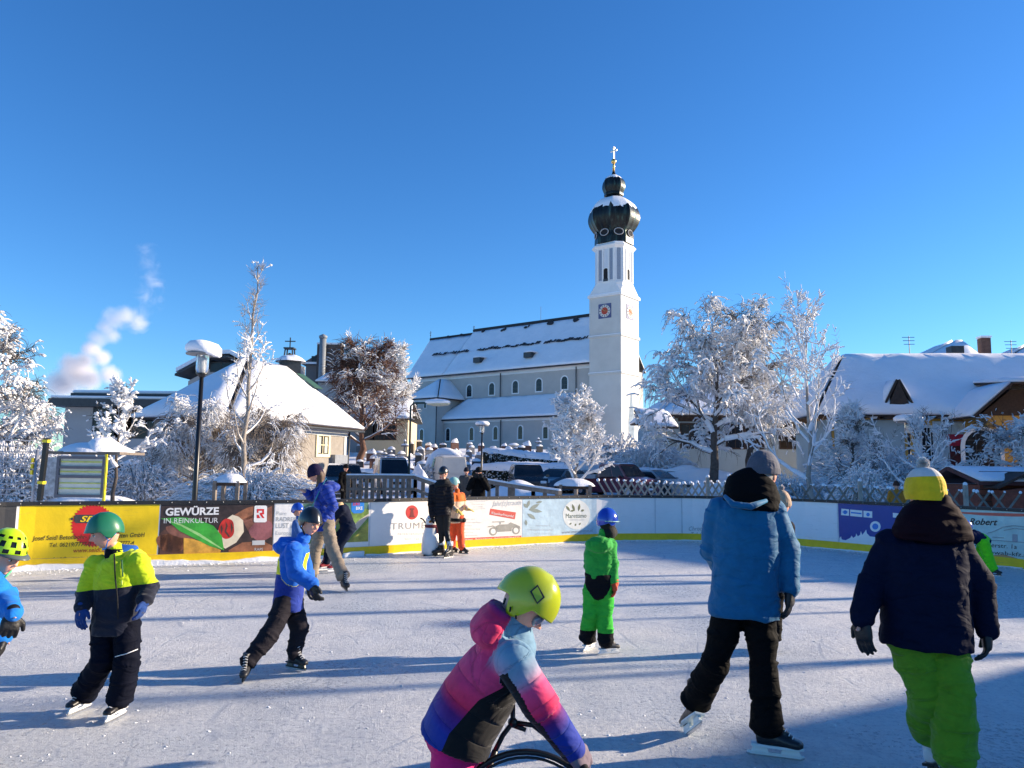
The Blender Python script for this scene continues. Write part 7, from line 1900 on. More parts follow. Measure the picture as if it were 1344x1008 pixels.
def right_inn():
    """big hipped house with ochre walls"""
    Y = 46; root = empty('inn', V((xat(1230, Y), Y, 0)), 'large ochre inn with a broad snow covered roof, dark gable dormer and brick chimney', 'building')
    a, b = xat(1082, Y), 37; ze = zat(1200, 548, Y); Yr = Y+3.2; zr = zat(1180, 473, Yr+1.5)
    mb = MB(); mb.box(((a+b)/2, Y+4, ze/2-.05), (b-a-1.6, 8, ze)); wl = mb.build('wall', PL_OCHRE, root)
    mb = MB(); mb.box((a+.72, Y+4, ze/2-.05), (.1, 7.8, ze-.1)); mb.build('pale_side_wall', PL_BLUE, root)
    x0, x1 = xat(1108, Yr), xat(1338, Yr)
    zp = zat(1265, 454, Yr+3); xp = xat(1265, Yr+3)
    ro = snow_roof('roof', [[V((a-.5, Y-1, ze)), V((b+.5, Y-1, ze)), V((x1+8, Yr, zr)), V((x0, Yr, zr))], [V((a-.5, Y+9, ze)), V((a-.5, Y-1, ze)), V((x0, Yr, zr))], [V((b+.5, Y+9, ze)), V((a-.5, Y+9, ze)), V((x0, Yr, zr)), V((x1+8, Yr, zr))]], root, .35, under=WOODD)
    # higher hipped wing rising behind the main ridge
    cy = Yr+4.0; cz = zat(1265, 451, cy)+.25; cx = xat(1246, cy); e0 = xat(1206, cy-2.6); e1 = xat(1292, cy-2.6); zz_ = zat(1226, 466, cy-2.6)-.5
    snow_roof('wing_roof_behind', [[V((e0-1.2, cy-2.6, zz_-.7)), V((e1+.3, cy-2.6, zz_-.6)), V((cx+.2, cy, cz-.3)), V((cx-.2, cy, cz-.3))], [V((e0-1.2, cy+3, zz_-.7)), V((e0-1.2, cy-2.6, zz_-.7)), V((cx-.2, cy, cz-.3))], [V((e1+.3, cy-2.6, zz_-.6)), V((e1+.3, cy+3, zz_-.6)), V((cx+.2, cy, cz-.3))]], root, .30, under=WOODD)
    xq = xat(1332, cy); zq = zat(1344, 459, cy); zl_ = zat(1312, 474, cy-2)-.8
    snow_roof('wing_roof_behind', [[V((xat(1289, cy-2), cy-2, zl_)), V((xq+6, cy-2, zl_)), V((xq+3, cy, zq)), V((xq, cy, zq))], [V((xat(1289, cy-2), cy+3, zl_)), V((xat(1289, cy-2), cy-2, zl_)), V((xq, cy, zq))]], root, .28, under=WOODD)
    p = at(1270, 452, Yr+4); zt = zat(1289, 447, Yr+4); mb = MB(); mb.box((p.x, Yr+4, zt-1.2), (.62, .62, 2.4)); ch = mb.build('chimney', mat('chimney_brick', (.14,.075,.055), .9, .3, 6, .5, 10), ro); mb = MB(); mb.box((p.x, Yr+4, zt+.10), (.72,.72,.14)); mb.build('chimney_snow', SNOW, ch)
    p = at(1241, 459, Yr+1); mb = MB(); mb.box((p.x, Yr+1, p.z-.2), (.8,.8,.7)); mb.build('vent_stack', METD, ro)
    # antennas
    for px, yt, yb, Yq in ((1186, 441, 465, Yr), (1307, 449, 464, Yr+2)):
        p = at(px, yb, Yq); q = at(px, yt, Yq); mb = MB(); mb.tube([V((q.x, Yq, p.z-.8)), V((q.x, Yq, q.z))], .03, 5)
        for f_ in (.1, .35, .62): mb.tube([V((q.x-.45*(1-f_*.4), Yq, q.z-f_*.9)), V((q.x+.35, Yq, q.z-f_*.9))], .02, 4)
        mb.build('roof_antenna', METD, ro)
    # pointed dark dormer gable
    Yd = Y-.9; tip = at(1184, 499, Yd); L = at(1166, 548, Yd); Rr = at(1206, 548, Yd); mb = MB()
    mb.prism([V((L.x, Yd, ze-.1)), V((Rr.x, Yd, ze-.1)), V((tip.x, Yd, tip.z))], V((0,6,0))); dg_ = mb.build('gable_dormer', WOODD, root)
    snow_roof('dormer_roof', [[V((L.x-.3, Yd+.05, ze-.2)), V((tip.x, Yd+.05, tip.z+.05)), V((tip.x, Yd+7, tip.z+.05)), V((L.x-.3, Yd+4, ze-.2))], [V((tip.x, Yd+.05, tip.z+.05)), V((Rr.x+.3, Yd+.05, ze-.2)), V((Rr.x+.3, Yd+4, ze-.2)), V((tip.x, Yd+7, tip.z+.05))]], root, .16, under=WOODD)
    # second front gable at the far right
    Yg = Y-3.5; G0 = at(1288, 549, Yg); G1 = at(1331, 508, Yg); mb = MB()
    gx1 = G1.x + (G1.x-G0.x)*.0 + 4.5
    mb.prism([V((G0.x+.9, Yg+.6, -.1)), V((gx1+3.5, Yg+.6, -.1)), V((gx1+3.5, Yg+.6, G0.z+.2)), V((G0.x+.9, Yg+.6, G0.z+.2))], V((0,3.5,0))); mb.build('wing_wall', PL_OCHRE, root)
    mb = MB(); mb.prism([V((G0.x+.5, Yg+.5, G0.z+.21)), V((gx1+3.5, Yg+.5, G0.z+.21)), V((gx1+1.2, Yg+.5, G1.z-.1)), V((G1.x+.3, Yg+.5, G1.z-.1))], V((0,3.0,0))); mb.build('wing_gable', WOODD, root)
    snow_roof('wing_roof', [[V((G0.x-.2, Yg-.3, G0.z)), V((G1.x, Yg-.3, G1.z+.1)), V((G1.x, Yg+9, G1.z+.1)), V((G0.x-.2, Yg+6, G0.z))], [V((G1.x, Yg-.3, G1.z+.1)), V((gx1+1.5, Yg-.3, G1.z+.1)), V((gx1+1.5, Yg+9, G1.z+1.0)), V((G1.x, Yg+9, G1.z+1.0))]], root, .28, under=WOODD)
    W = Wall(V((0, Yg+.6, 0)), V((1,0,0))); u, z = W.uz(1290, 591)
    window(W, xat(1291, Yg+.6)+.2, z, 1.9, 2.3, root, PL_WHITE, GLASS, .22, True, (2, 3), .07, label='tall arched window with white surround')
    W2 = Wall(V((0, Y, 0)), V((1,0,0)))
    for px, w_, h_ in ((1222, 1.0, 2.2),): u, z = W2.uz(px, 585); window(W2, u, z, w_, h_, root, PL_WHITE, GLASS, .15, False, (1, 1))
    u, z = W2.uz(1249, 596); mb = MB(); W2.slab(mb, u-1.1, u+1.1, .1, z+2.0, .003, .12); dr = mb.build('entrance_surround', mat('pale_blue_trim', (.50,.58,.64), .7), root); mb = MB(); W2.slab(mb, u-.2, u+.7, .1, z+1.2, .12, .16); mb.build('door', mat('dark_red_door', (.10,.02,.025), .5), dr)
    mb = MB(); W2.slab(mb, u-.35, u+.85, z+.5, z+1.2, .17, .24); mb.build('red_sign', mat('sign_red', (.45,.02,.06), .5), dr)
    u, z = W2.uz(1205, 585); mb = MB(); W2.slab(mb, u-.18, u+.18, .1, ze-.1, .02, .2); mb.build('white_corner_post', PL_WHITE, root)
    # pale left part of the wall
    mb = MB(); W2.slab(mb, a+.9, xat(1190, Y), .0, ze-.15, .02, .10); mb.build('pale_wall_part', PL_BLUE, root)
    root.rotation_euler.z = R(-6)
right_inn()

# hut by the rink
def hut():
    Y = 24; root = empty('hut', at(1318, 640, Y)*1.0, 'small red brown wooden hut with a snowy roof behind the right end of the fence', 'hut'); root.location.z = GZ
    a, b = xat(1287, Y), xat(1350, Y)+.9; ze = zat(1320, 637, Y); zr = zat(1310, 618, Y+1.1)
    m = mat('red_brown_wood', (.20,.055,.03), .8, .3, 5, .5, 16, .01)
    mb = MB(); mb.box(((a+b)/2, Y+1.2, (ze+.02)/2), (b-a, 2.2, ze-.02)); wl = mb.build('wall', m, root)
    mb = MB()
    for k in range(9): z = .2+k*.19; mb.box(((a+b)/2, Y+.088, z), (b-a+.02, .02, .02))
    mb.build('board_gaps', WOODD, wl)
    snow_roof('roof', [[V((a-.3, Y-.35, ze)), V((b-.35, Y-.35, ze)), V((b-.15, Y+1.2, zr)), V((a-.4, Y+1.2, zr))], [V((b, Y+2.7, ze)), V((a-.3, Y+2.7, ze)), V((a-.4, Y+1.2, zr)), V((b-.15, Y+1.2, zr))]], root, .07, under=mat('red_brown_roof', (.09,.03,.025), .8))
    g0 = at(1322, 640, Y-.6); mb = MB(); x = xat(1340, Y-.6); zt = zat(1340, 623, Y-.6)
    mb.prism([V((x-.55, Y-.5, .02)), V((x+.9, Y-.5, .02)), V((x+.9, Y-.5, ze)), V((x-.55, Y-.5, ze-.15))], V((0,.55,0))); mb.build('porch_wall', m, root)
    mb = MB(); mb.prism([V((x-.75, Y-.65, ze-.10)), V((x+.15, Y-.65, zt)), V((x+.15, Y-.65, zt+.08)), V((x-.80, Y-.65, ze-.03))], V((0,.9,0))); mb.prism([V((x+.15, Y-.65, zt)), V((x+1.1, Y-.65, ze-.05)), V((x+1.1, Y-.65, ze+.03)), V((x+.15, Y-.65, zt+.08))], V((0,.9,0))); mb.build('porch_roof', WOODD, root)
hut()

# unseen buildings added on the sunny side, ridges shaped to shade the rink
def off_house(name, label, X, prof, h_eave_drop=2.6):
    """prof: (y, ridge height) polyline along Y at x = X"""
    root = empty(name, V((X+4, prof[0][0], 0)), label, 'building')
    for i in range(len(prof)-1):
        (y0, h0), (y1, h1) = prof[i], prof[i+1]
        mb = MB(); mb.prism([V((X-5, y0, -.3)), V((X+5, y0, -.3)), V((X+5, y0, h0-h_eave_drop)), V((X, y0, h0-.3)), V((X-5, y0, h0-h_eave_drop))], V((0, y1-y0-.01, 0)))
        o = mb.build('wall', PL_OCHRE, root)
        mb = MB(); th = V((0,0,.3))
        mb.add([V((X-5.6, y0, h0-h_eave_drop-.3)), V((X, y0, h0)), V((X+5.6, y0, h0-h_eave_drop-.3)), V((X-5.6, y1, h1-h_eave_drop-.3)), V((X, y1, h1)), V((X+5.6, y1, h1-h_eave_drop-.3))] , [(0,1,4,3), (1,2,5,4), (0,3,5,2)]); mb.build('roof', SNOW, root)
TE = math.tan(SUN_EL)
def hh(tipx, X): return (X-tipx)/math.sin(SUN_AZ)*TE
XA = 34
sl = math.cos(SUN_AZ)/math.sin(SUN_AZ)*XA
off_house('added_shade_house', 'long ochre house added outside the right edge to shade the rink', XA, [(q+sl, hh(t, XA)) for q, t in ((6.9, 6.3), (8.6, 5.75), (10.2, 5.0), (12.2, 3.7), (13.4, 2.75), (14.8, 2.0), (15.9, 1.2), (18.5, 5.4), (20.5, 7.5), (22.5, -1), (30.5, -2))])
XB = 26; sb = math.cos(SUN_AZ)/math.sin(SUN_AZ)*XB
off_house('added_shade_building', 'unseen building added outside the right edge to shade the near ice', XB, [(q+sb, hh(t, XB)) for q, t in ((-7, -2.6), (2.0, -1.6), (3.3, -.8), (4.1, .7), (4.75, 1.4))])  # added out of view; ridge heights follow the wanted shadow edge

# ================================================================ LAMPS
def street_lamp(px, Y, ytop, label, snow=1.0, tilt=0, S=1.0, wide=.42):
    x = xat(px, Y); zt = zat(px, ytop, Y); root = empty('street_lamp', V((x, Y, ground_z(x, Y))), label, 'street lamp')
    gz = ground_z(x, Y)-.05; hz = zt-.28*S*snow
    mb = MB(); mb.tube([V((x, Y, gz)), V((x, Y, gz+1.0)), V((x, Y, hz-.62*S))], [.075*S, .065*S, .05*S], 12); mb.build('post', BLACKP, root, True)
    mb = MB(); mb.lathe((x, Y, hz-.62*S), [(.055*S,0),(.085*S,.03),(.085*S,.06),(.15*S,.10),(.06*S,.12)], 16); mb.build('socket', BLACKP, root, True)
    mb = MB(); mb.lathe((x, Y, hz-.52*S), [(.13*S,0),(.15*S,.1),(.15*S,.45*S),(.14*S,.5*S)], 20); mb.build('lamp_glass', mat('lamp_glass_clear', (.75,.78,.8), .08, 0, trans=.85), root, True)
    mb = MB(); mb.lathe((x, Y, hz-.50*S), [(.05*S,0),(.06*S,.1),(.06*S,.35*S),(.03*S,.4*S)], 12); mb.build('bulb', WHITEP, root, True)
    mb = MB(); mb.lathe((x, Y, hz-.06*S), [(.05,.0),(wide*S*.98,.0),(wide*S,.03),(wide*S*.7,.06),(.05,.09)], 28); mb.build('lamp_shade', mat('shade_grey', (.22,.22,.22), .5), root, True)
    mb = MB(); pr = [(wide*S*.95,.0),(wide*S*1.07,.06),(wide*S*1.06,.16*snow),(wide*S*.85,.26*snow),(wide*S*.4,.30*snow),(.02,.31*snow)]
    mb.lathe((x+.01, Y, hz-.0*S), pr, 28); 
    for i, p in enumerate(mb.v):
        k = (p[0]-x)*tilt
        mb.v[i] = (p[0], p[1], p[2] - (max(0, k)**1.0)*(1 if p[2] < hz+.12 else .45))
    mb.build('snow_cap', SNOW, root, True); return root
street_lamp(258, 18.3, 448, 'black street lamp with a thick snow cap in front of the steep snowy roof', 1.0, .30, 1.0, .40)
street_lamp(632, 50, 553, 'distant snow capped street lamp in front of the church', .9, 0, 1.0, .45)
street_lamp(1194.5, 39, 543, 'snow capped street lamp in front of the ochre inn', 1.2, 0, 1.2, .55)
street_lamp(643.5, 66, 594, 'small low lamp post beside the cemetery hedge', .6, 0, .75, .30)
def arm_lamp():
    Y = 39; x = xat(537, Y); zt = zat(537, 529, Y); root = empty('street_lamp', V((x, Y, GZ)), 'tall dark green lamp post with a long horizontal arm and snowy lamp head', 'street lamp')
    m = mat('dark_green_paint', (.015,.04,.03), .4); xe = xat(569, Y-.3); mb = MB(); mb.tube([V((x, Y, -.05)), V((x, Y, 1.2))], .11, 12); mb.tube([V((x, Y, 1.2)), V((x, Y, zt-.15)), V((x+.15, Y, zt)), V((xe, Y, zt+.03))], .055, 10); mb.build('post', m, root, True)
    c = V((xe+.15, Y, zt-.02)); mb = MB(); mb.ball(c, (.62,.26,.13), 20); mb.build('lamp_head', mat('lamp_head_cream', (.62,.55,.35), .4), root, True)
    mb = MB(); mb.ball(c+V((-.05,0,.09)), (.68,.29,.17), 20); mb.build('snow_cap', SNOW, root, True)
arm_lamp()

# ================================================================ LEFT: gate, notice board, hedge
def notice_board():
    Y = 19.0; a, b = at(76, 620, Y).x, at(136, 620, Y).x; x0 = at(47, 620, Y).x
    root = empty('notice_board', V(((a+b)/2, Y, 0)), 'grey framed notice board with pale sheets and a yellow upright', 'notice board')
    zt, zb = zat(100, 600.5, Y), zat(100, 652, Y); m = mat('frame_grey_violet', (.12,.12,.14), .5)
    yl = mat('safety_yellow', (.80,.62,.02), .4)
    mb = MB(); mb.box(((a+b)/2, Y+.04, (zt+zb)/2), (b-a, .04, zt-zb)); pn = mb.build('panel', mat('sheet_pale', (.66,.66,.56), .6, .12, 3), root)
    mb = MB()
    for z in (zt, zat(100, 613.5, Y), zat(100, 625.5, Y), zb+.02): mb.box(((a+b)/2, Y, z), (b-a+.06, .06, .07))
    for x in (a, b-.0): mb.box((x, Y-.002, (zt+zb)/2), (.07, .058, zt-zb+.05))
    mb.build('frame', m, root)
    mb = MB()
    for z, h in ((zat(100, 606, Y), .04), (zat(100, 619, Y), .04), (zat(100, 634, Y), .03), (zat(100, 641, Y), .03)): mb.box((a+(b-a)*.5, Y+.012, z), (b-a-.1, .012, h))
    mb.build('sheet_stripes', mat('sheet_stripe_yellow', (.55,.58,.14), .6, .3, 4), pn)
    xr = at(138.5, 620, Y).x; mb = MB(); mb.box((xr, Y, (zt+.06+zb-.5)/2), (.055, .06, zt+.12-zb+.5)); mb.build('upright', yl, root)
    mb = MB(); mb.box((x0+(a-x0)*.5+.05, Y+.06, (zt+zb)/2), (a-x0-.25, .03, zt-zb)); mb.build('side_panel', mat('sheet_grey_lines', (.42,.44,.46), .7, .5, 7), root)
    mb = MB(); mb.box((a-.03, Y+.05, (zt+zb)/2), (.05, .05, zt-zb)); mb.build('side_trim', yl, root)
    rf = MB(); c = V(((x0+b)/2+.25, Y+.7, zt+.12)); rf.box(c, (b-x0+.2, 1.3, .07)); r_ = rf.build('board_roof', WOODB, root)
    lumpy('snow_cap', c+V((0,0,.04)), ((b-x0)*.56, .75), .26, 5, SNOW, r_); lumpy('snow_cap', c+V((.25,-.1,.05)), (.5, .55), .38, 8, SNOW, r_)
notice_board()
def striped_post():
    Y = 18.2; p = at(55, 620, Y); q = at(63, 575, Y); root = empty('marker_post', V((p.x, Y, 0)), 'tall leaning black post with two yellow bands', 'post')
    t = at(61.5, 575, Y); b = at(52, 657, Y); d = (t-b).normalized(); mb = MB(); mb.box(b.lerp(t, .5), (.10,.10,(t-b).length), V((0,0,1)).rotation_difference(d).to_matrix()); mb.build('post_shaft', BLACKP, root)
    mb = MB()
    for py in (579, 633.5): f = (657-py)/82; mb.box(b.lerp(t, f), (.135,.135,.07), V((0,0,1)).rotation_difference(d).to_matrix())
    mb.build('yellow_band', mat('safety_yellow', (.80,.62,.02), .4), root)
striped_post()
def grey_railing():
    Y = 18.8; a, b = at(-60, 620, Y).x, at(41, 620, Y).x; root = empty('railing', V(((a+b)/2, Y, 0)), 'galvanised railing of thin horizontal bars with yellow markers at the far left', 'railing')
    m = mat('galvanised', (.32,.34,.38), .4, .1, 10, metal=.6)
    for py in (578, 585.5, 593, 606, 614, 621, 628, 634.5, 642, 649):
        mb = MB(); z = zat(20, py, Y); mb.tube([V((a, Y, z)), V((b, Y, z))], .016, 6); mb.build('bar', m, root, True)
    for px in (44, -20): x = at(px, 620, Y).x; mb = MB(); mb.tube([V((x, Y, 0)), V((x+.05, Y, zat(44, 590, Y)))], .035, 8); mb.build('upright', m, root, True)
    mb = MB(); x = at(42.5, 620, Y).x
    for py in (604, 612, 620): mb.box((x, Y-.02, zat(42, py, Y)), (.05, .07, .11))
    mb.build('yellow_marker', mat('safety_yellow', (.80,.62,.02), .4), root)
grey_railing()
def table_stand(px, py, Y, wpx, label, name='tree_guard'):
    """wooden tree guard with snow on its crossbars"""
    x = xat(px, Y); z = zat(px, py, Y); w_ = wpx/F*Y; root = empty(name, V((x, Y, 0)), label, 'tree guard')
    for sx in (-1, 1):
        for sy in (-1, 1): mb = MB(); mb.box((x+sx*w_/2*.85, Y+sy*.3, z/2), (.09, .09, z), rz=.1*sx); mb.build('post', WOODB, root)
    for sy in (-.3, .3): mb = MB(); mb.box((x, Y+sy, z-.08), (w_, .05, .09)); mb.build('crossbar', WOODD, root)
    lumpy('snow_cap', (x, Y, z-.02), (w_*.62, .42), .22, px, SNOW, root, rough=.1)
table_stand(304, 631, 20, 34, 'wooden tree guard with a snow cap beside the weeping birch')
table_stand(754, 636, 22, 44, 'wooden tree guard with a snow cap round the small white tree before the church')

# ================================================================ FENCES
def lattice_fence(label, X0, X1, Y0, Y1, topf, posts, m, m2, th=.035, pitch=.30, hgt=1.15):
    root = empty('lattice_fence', V(((X0+X1)/2, (Y0+Y1)/2, 0)), label, 'fence')
    n = int((X1-X0)/pitch); d = V((X1-X0, Y1-Y0, 0)).normalized(); L = V((X1-X0, Y1-Y0, 0)).length
    o = V((X0, Y0, 0)); bot = .08
    for sgn, off in ((1, 0), (-1, .022)):
        mb = MB(); sn = MB()
        for k in range(-3, n+4):
            u0 = k*pitch; u1 = u0 + sgn*hgt*.62
            t0, t1 = 0, 1
            if min(u0, u1) < -.05 or max(u0, u1) > L+.05: continue
            zt = topf((u0+u1)/2/L); a = o+d*u0+V((0, 0, bot)); b = o+d*u1+V((0, 0, zt)); nn = V((d.y, -d.x, 0))
            a = a + nn*off; b = b + nn*off
            dd = (b-a).normalized(); s = dd.cross(nn).normalized()*th*.7
            mb.prism([a-s, a+s, b+s, b-s], nn*.018)
            e = b + V((0,0,.02)); hsh = vnoise(np.array([[k*1.7, off*90, 0]]))[0]; sn.ball(e, (th*(.6+hsh), .025, th*(.4+1.3*hsh)), 6)
            if sgn > 0:
                for f in (.25, .5, .75): pass
        g = mb.build('lattice_slats', m, root); sn.build('slat_snow', SNOW, g, True)['kind'] = 'stuff'
    for px in posts:
        f = px; p = o + d*(L*f); zt = topf(f)+.16; mb = MB(); mb.box((p.x, p.y-.06, zt/2), (.085, .085, zt)); po = mb.build('fence_post', m2, root); mb = MB(); mb.ball((p.x, p.y-.06, zt+.02), (.055,.055,.05), 8); mb.build('post_snow', SNOW, po, True)
def fx(px, Y): return xat(px, Y)
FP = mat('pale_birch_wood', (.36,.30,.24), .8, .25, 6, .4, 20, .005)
YF0, YF1 = 21.0, 19.5
def fence_frac(px, x0, x1, y0, y1):
    d = ray(px, 630); s = d.x/d.y
    # x0+(x1-x0)t = s*(y0+(y1-y0)t)
    t = (s*y0-x0)/((x1-x0)-s*(y1-y0)); return t
x0, x1 = fx(786, 21.0), fx(985, 20.4)
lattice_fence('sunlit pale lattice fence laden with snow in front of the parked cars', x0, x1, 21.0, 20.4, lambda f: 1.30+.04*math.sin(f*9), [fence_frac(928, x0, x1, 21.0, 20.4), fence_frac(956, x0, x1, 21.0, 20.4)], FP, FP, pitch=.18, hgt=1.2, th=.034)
x0, x1 = fx(1026, 20.6), fx(1352, 17.6)
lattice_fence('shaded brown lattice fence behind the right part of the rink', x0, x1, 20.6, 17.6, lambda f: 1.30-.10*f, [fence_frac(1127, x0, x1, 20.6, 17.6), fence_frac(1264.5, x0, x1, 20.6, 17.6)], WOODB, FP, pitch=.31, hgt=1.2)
def railing(label, pts, Y, post_px, close=False):
    """wooden hand rail descending; pts = photo (x, y) of the rail"""
    P = [at(x, y, yy) for (x, y), yy in zip(pts, Y)]; root = empty('wooden_railing', V((P[0].x, P[0].y, 0)), label, 'railing')
    mb = MB()
    for a, b in zip(P[:-1], P[1:]):
        d = (b-a).normalized(); s = V((d.y, -d.x, 0)).normalized()*.05; up = V((0,0,.055)); mb.prism([a-s-up, a+s-up, a+s+up, a-s+up], b-a)
        a2, b2 = a-V((0,0,.38)), b-V((0,0,.38))
        if close: mb.prism([a2-s*.5-up*.8, a2+s*.5-up*.8, a2+s*.5+up*.8, a2-s*.5+up*.8], b2-a2); a3, b3 = a-V((0,0,.72)), b-V((0,0,.72)); mb.prism([a3-s*.5-up*.8, a3+s*.5-up*.8, a3+s*.5+up*.8, a3-s*.5+up*.8], b3-a3)
    rl = mb.build('hand_rail', WOODB, root)
    mb = MB()
    for a, b in zip(P[:-1], P[1:]): mb.tube([a+V((0,0,.062)), b+V((0,0,.062))], .045, 6)
    mb.build('rail_snow', SNOW, rl)
    for px in post_px:
        for (a, b), (p, q) in zip(zip(P[:-1], P[1:]), zip(pts[:-1], pts[1:])):
            if min(p[0], q[0]) <= px <= max(p[0], q[0]):
                t = (px-p[0])/(q[0]-p[0]+1e-9); c = a.lerp(b, t); gz = ground_z(c.x, c.y); mb = MB(); mb.box((c.x, c.y+.06, (c.z+gz)/2-.03), (.11, .10, c.z-gz)); mb.build('post', WOODB, root)
railing('weathered wooden railing with close posts left of the woman in black', [(455, 626), (500, 626), (545, 626.5), (575, 637)], [24, 24, 24, 21.5], list(range(457, 546, 8))+[556, 566], True)
railing('wooden hand rail sloping down to the right behind the rink boards', [(640, 632), (668, 637), (700, 642), (735, 647)], [24, 22.5, 21, 19.5], [642, 653, 669, 674, 700, 716, 732])

# ================================================================ CARS
def car(label, c, ang, L=4.5, Wd=1.8, H=1.5, paint=None, kind='estate', snow=.0, side_art=None, plate=True, clean_roof=False):
    """c: ground centre; ang: heading of the nose"""
    root = empty('parked_car' if kind not in ('van', 'pickup') else ('parked_van' if kind == 'van' else 'parked_pickup'), V(c), label, {'van': 'van', 'pickup': 'pickup truck'}.get(kind, 'car'), 'vehicles in the car park', ang)
    M = Matrix.Rotation(ang, 3, 'Z'); c = V(c)
    def P(x, y, z): return c + M @ V((x, y, z))   # x forward
    f, r = L/2, -L/2; g = .22
    if kind == 'estate': low = [(r, .45), (r-.02, .75), (r+.05, .95), (f-1.05, .98), (f-.25, .82), (f, .62), (f, .35), (f-.1, g), (r+.1, g)]; top = [(r+.10, .94), (r+.45, H-.05), (r+.9, H), (-.1, H), (.45, H-.08), (f-1.12, .97)]
    elif kind == 'van': low = [(r, .4), (r, 1.05), (f-1.0, 1.08), (f-.2, .92), (f, .65), (f, .38), (f-.1, g), (r+.1, g)]; top = [(r+.02, 1.04), (r+.06, H-.08), (r+.25, H), (f-2.1, H), (f-1.75, H-.10), (f-.98, 1.07)]
    elif kind == 'pickup': low = [(r, .5), (r, .95), (f-1.15, 1.05), (f-.9, 1.10), (f-.25, .95), (f, .7), (f, .38), (f-.1, g), (r+.1, g)]; top = [(f-3.0, 1.04), (f-2.95, H-.05), (f-2.8, H), (f-1.75, H), (f-1.5, H-.08), (f-.92, 1.09)]
    elif kind == 'suv': low = [(r, .5), (r, 1.0), (f-1.05, 1.05), (f-.2, .95), (f, .75), (f, .4), (f-.1, .26), (r+.1, .26)]; top = [(r+.05, .98), (r+.30, H-.06), (r+.6, H), (-.0, H), (.35, H-.06), (f-1.12, 1.04)]
    def body(prof, w0, w1, z0, z1, name, m, parent, ins=0):
        mb = MB(); vs = []; n = len(prof)
        for sy in (-1, 1):
            for x, z in prof:
                t = (z-z0)/(z1-z0) if z1 > z0 else 0; w_ = w0+(w1-w0)*max(0, min(1, t)); ex = .10*(1 if abs(x) > L/2-.15 else 0)
                vs.append(P(x, sy*(w_/2-ex), z))
        fs = [tuple(range(n))[::-1], tuple(range(n, 2*n))] + [(i, (i+1)%n, n+(i+1)%n, n+i) for i in range(n)]
        mb.add(vs, fs); return mb.build(name, m, parent, False, True, .03)
    bd = body(low, Wd, Wd, 0, 1, 'body', paint, root)
    tp = body(top, Wd*.97, Wd*.80, .95, H, 'roof', paint, root)
    # glass: side panes following the roof shape, windscreen, rear screen
    zb, zt = top[0][1]+.03, H-.13
    def sidew(z): t = (z-.95)/(H-.95); return (Wd*.97+(Wd*.80-Wd*.97)*t)/2+.008
    def xat_(z, front):
        pr = top if not front else top[::-1]
        for (xa, za), (xb, zb_) in zip(pr[:-1], pr[1:]):
            if min(za, zb_) <= z <= max(za, zb_) and abs(zb_-za) > 1e-6: return xa+(xb-xa)*(z-za)/(zb_-za)
        return pr[0][0]
    f0, f1 = xat_(zb+.02, True)-.12, xat_(zt, True)-.08; r0, r1 = xat_(zb+.02, False)+.12, xat_(zt, False)+.10
    cuts = {'estate': [0, .34, .68, 1], 'suv': [0, .3, .66, 1], 'van': [.74, 1], 'pickup': [0.02, .55, 1]}[kind]
    for sy in (-1, 1):
        for i in range(len(cuts)-1):
            a, b = cuts[i], cuts[i+1]; q = []
            for t, z in ((a, zb), (b, zb), (b, zt), (a, zt)):
                x = (r0+(f0-r0)*t) if z == zb else (r1+(f1-r1)*t); x += .03 if t == a else -.03; q.append(P(x, sy*sidew(z), z))
            mb = MB(); mb.prism(q, M @ V((0, sy*.004, 0))); mb.build('window', GLASS, root)
    def screen(xb_, zb_, xt_, zt_, ww, name):
        mb = MB(); dx = .012 if xb_ > xt_ else -.012
        mb.prism([P(xb_+dx, -sidew(zb_)*ww, zb_), P(xb_+dx, sidew(zb_)*ww, zb_), P(xt_+dx, sidew(zt_)*ww*.98, zt_), P(xt_+dx, -sidew(zt_)*ww*.98, zt_)], M @ V((dx*.5, 0, .004))); mb.build(name, GLASS, root)
    screen(xat_(zb+.04, True), zb+.04, xat_(H-.11, True), H-.11, .92, 'windscreen')
    if kind != 'van': screen(xat_(zb+.06, False), zb+.06, xat_(H-.12, False), H-.12, .88, 'rear_window')
    wr = .33 if kind != 'suv' else .37
    for sx in (f-.82, r+.80):
        for sy in (-1, 1):
            mb = MB(); Mr = M @ Matrix.Rotation(R(90), 3, 'X'); mb.lathe(P(sx, sy*(Wd/2-.10), wr), [(wr*.55,-.105),(wr*.95,-.11),(wr,-.07),(wr,.07),(wr*.95,.11),(wr*.55,.105)], 20, Mr); wl = mb.build('wheel', mat('tyre_rubber', (.02,.02,.02), .85), root, True)
            mb = MB(); mb.lathe(P(sx, sy*(Wd/2-.10), wr), [(wr*.58,-.113),(wr*.58,.113)], 16, Mr); mb.build('rim', STEEL, wl)
    for sy in (-1, 1):
        mb = MB(); mb.box(P(f-.06, sy*(Wd/2-.30), .74 if kind != 'van' else .80), (.16,.34,.15), M); mb.build('headlight', mat('headlight_glass', (.65,.68,.70), .12, 0), root, bevel=.02)
        mb = MB(); mb.box(P(r+.03, sy*(Wd/2-.18), .88), (.10,.20,.26), M); mb.build('tail_light', mat('tail_red', (.35,.01,.01), .2, 0), root, bevel=.02)
        mb = MB(); mb.box(P(f-1.25, sy*(Wd/2+.10), 1.08 if kind != 'estate' else 1.02), (.12,.20,.14), M); mb.build('wing_mirror', paint, root, bevel=.03)
    mb = MB(); mb.box(P(f+.01, 0, .62), (.05, Wd*.42, .14), M); mb.build('grille', BLACKP, root)
    if plate: mb = MB(); mb.box(P(f+.035, 0, .45), (.02,.50,.11), M); mb.build('number_plate', WHITEP, root); mb = MB(); mb.box(P(r-.03, 0, .62), (.02,.50,.11), M); mb.build('number_plate', WHITEP, root)
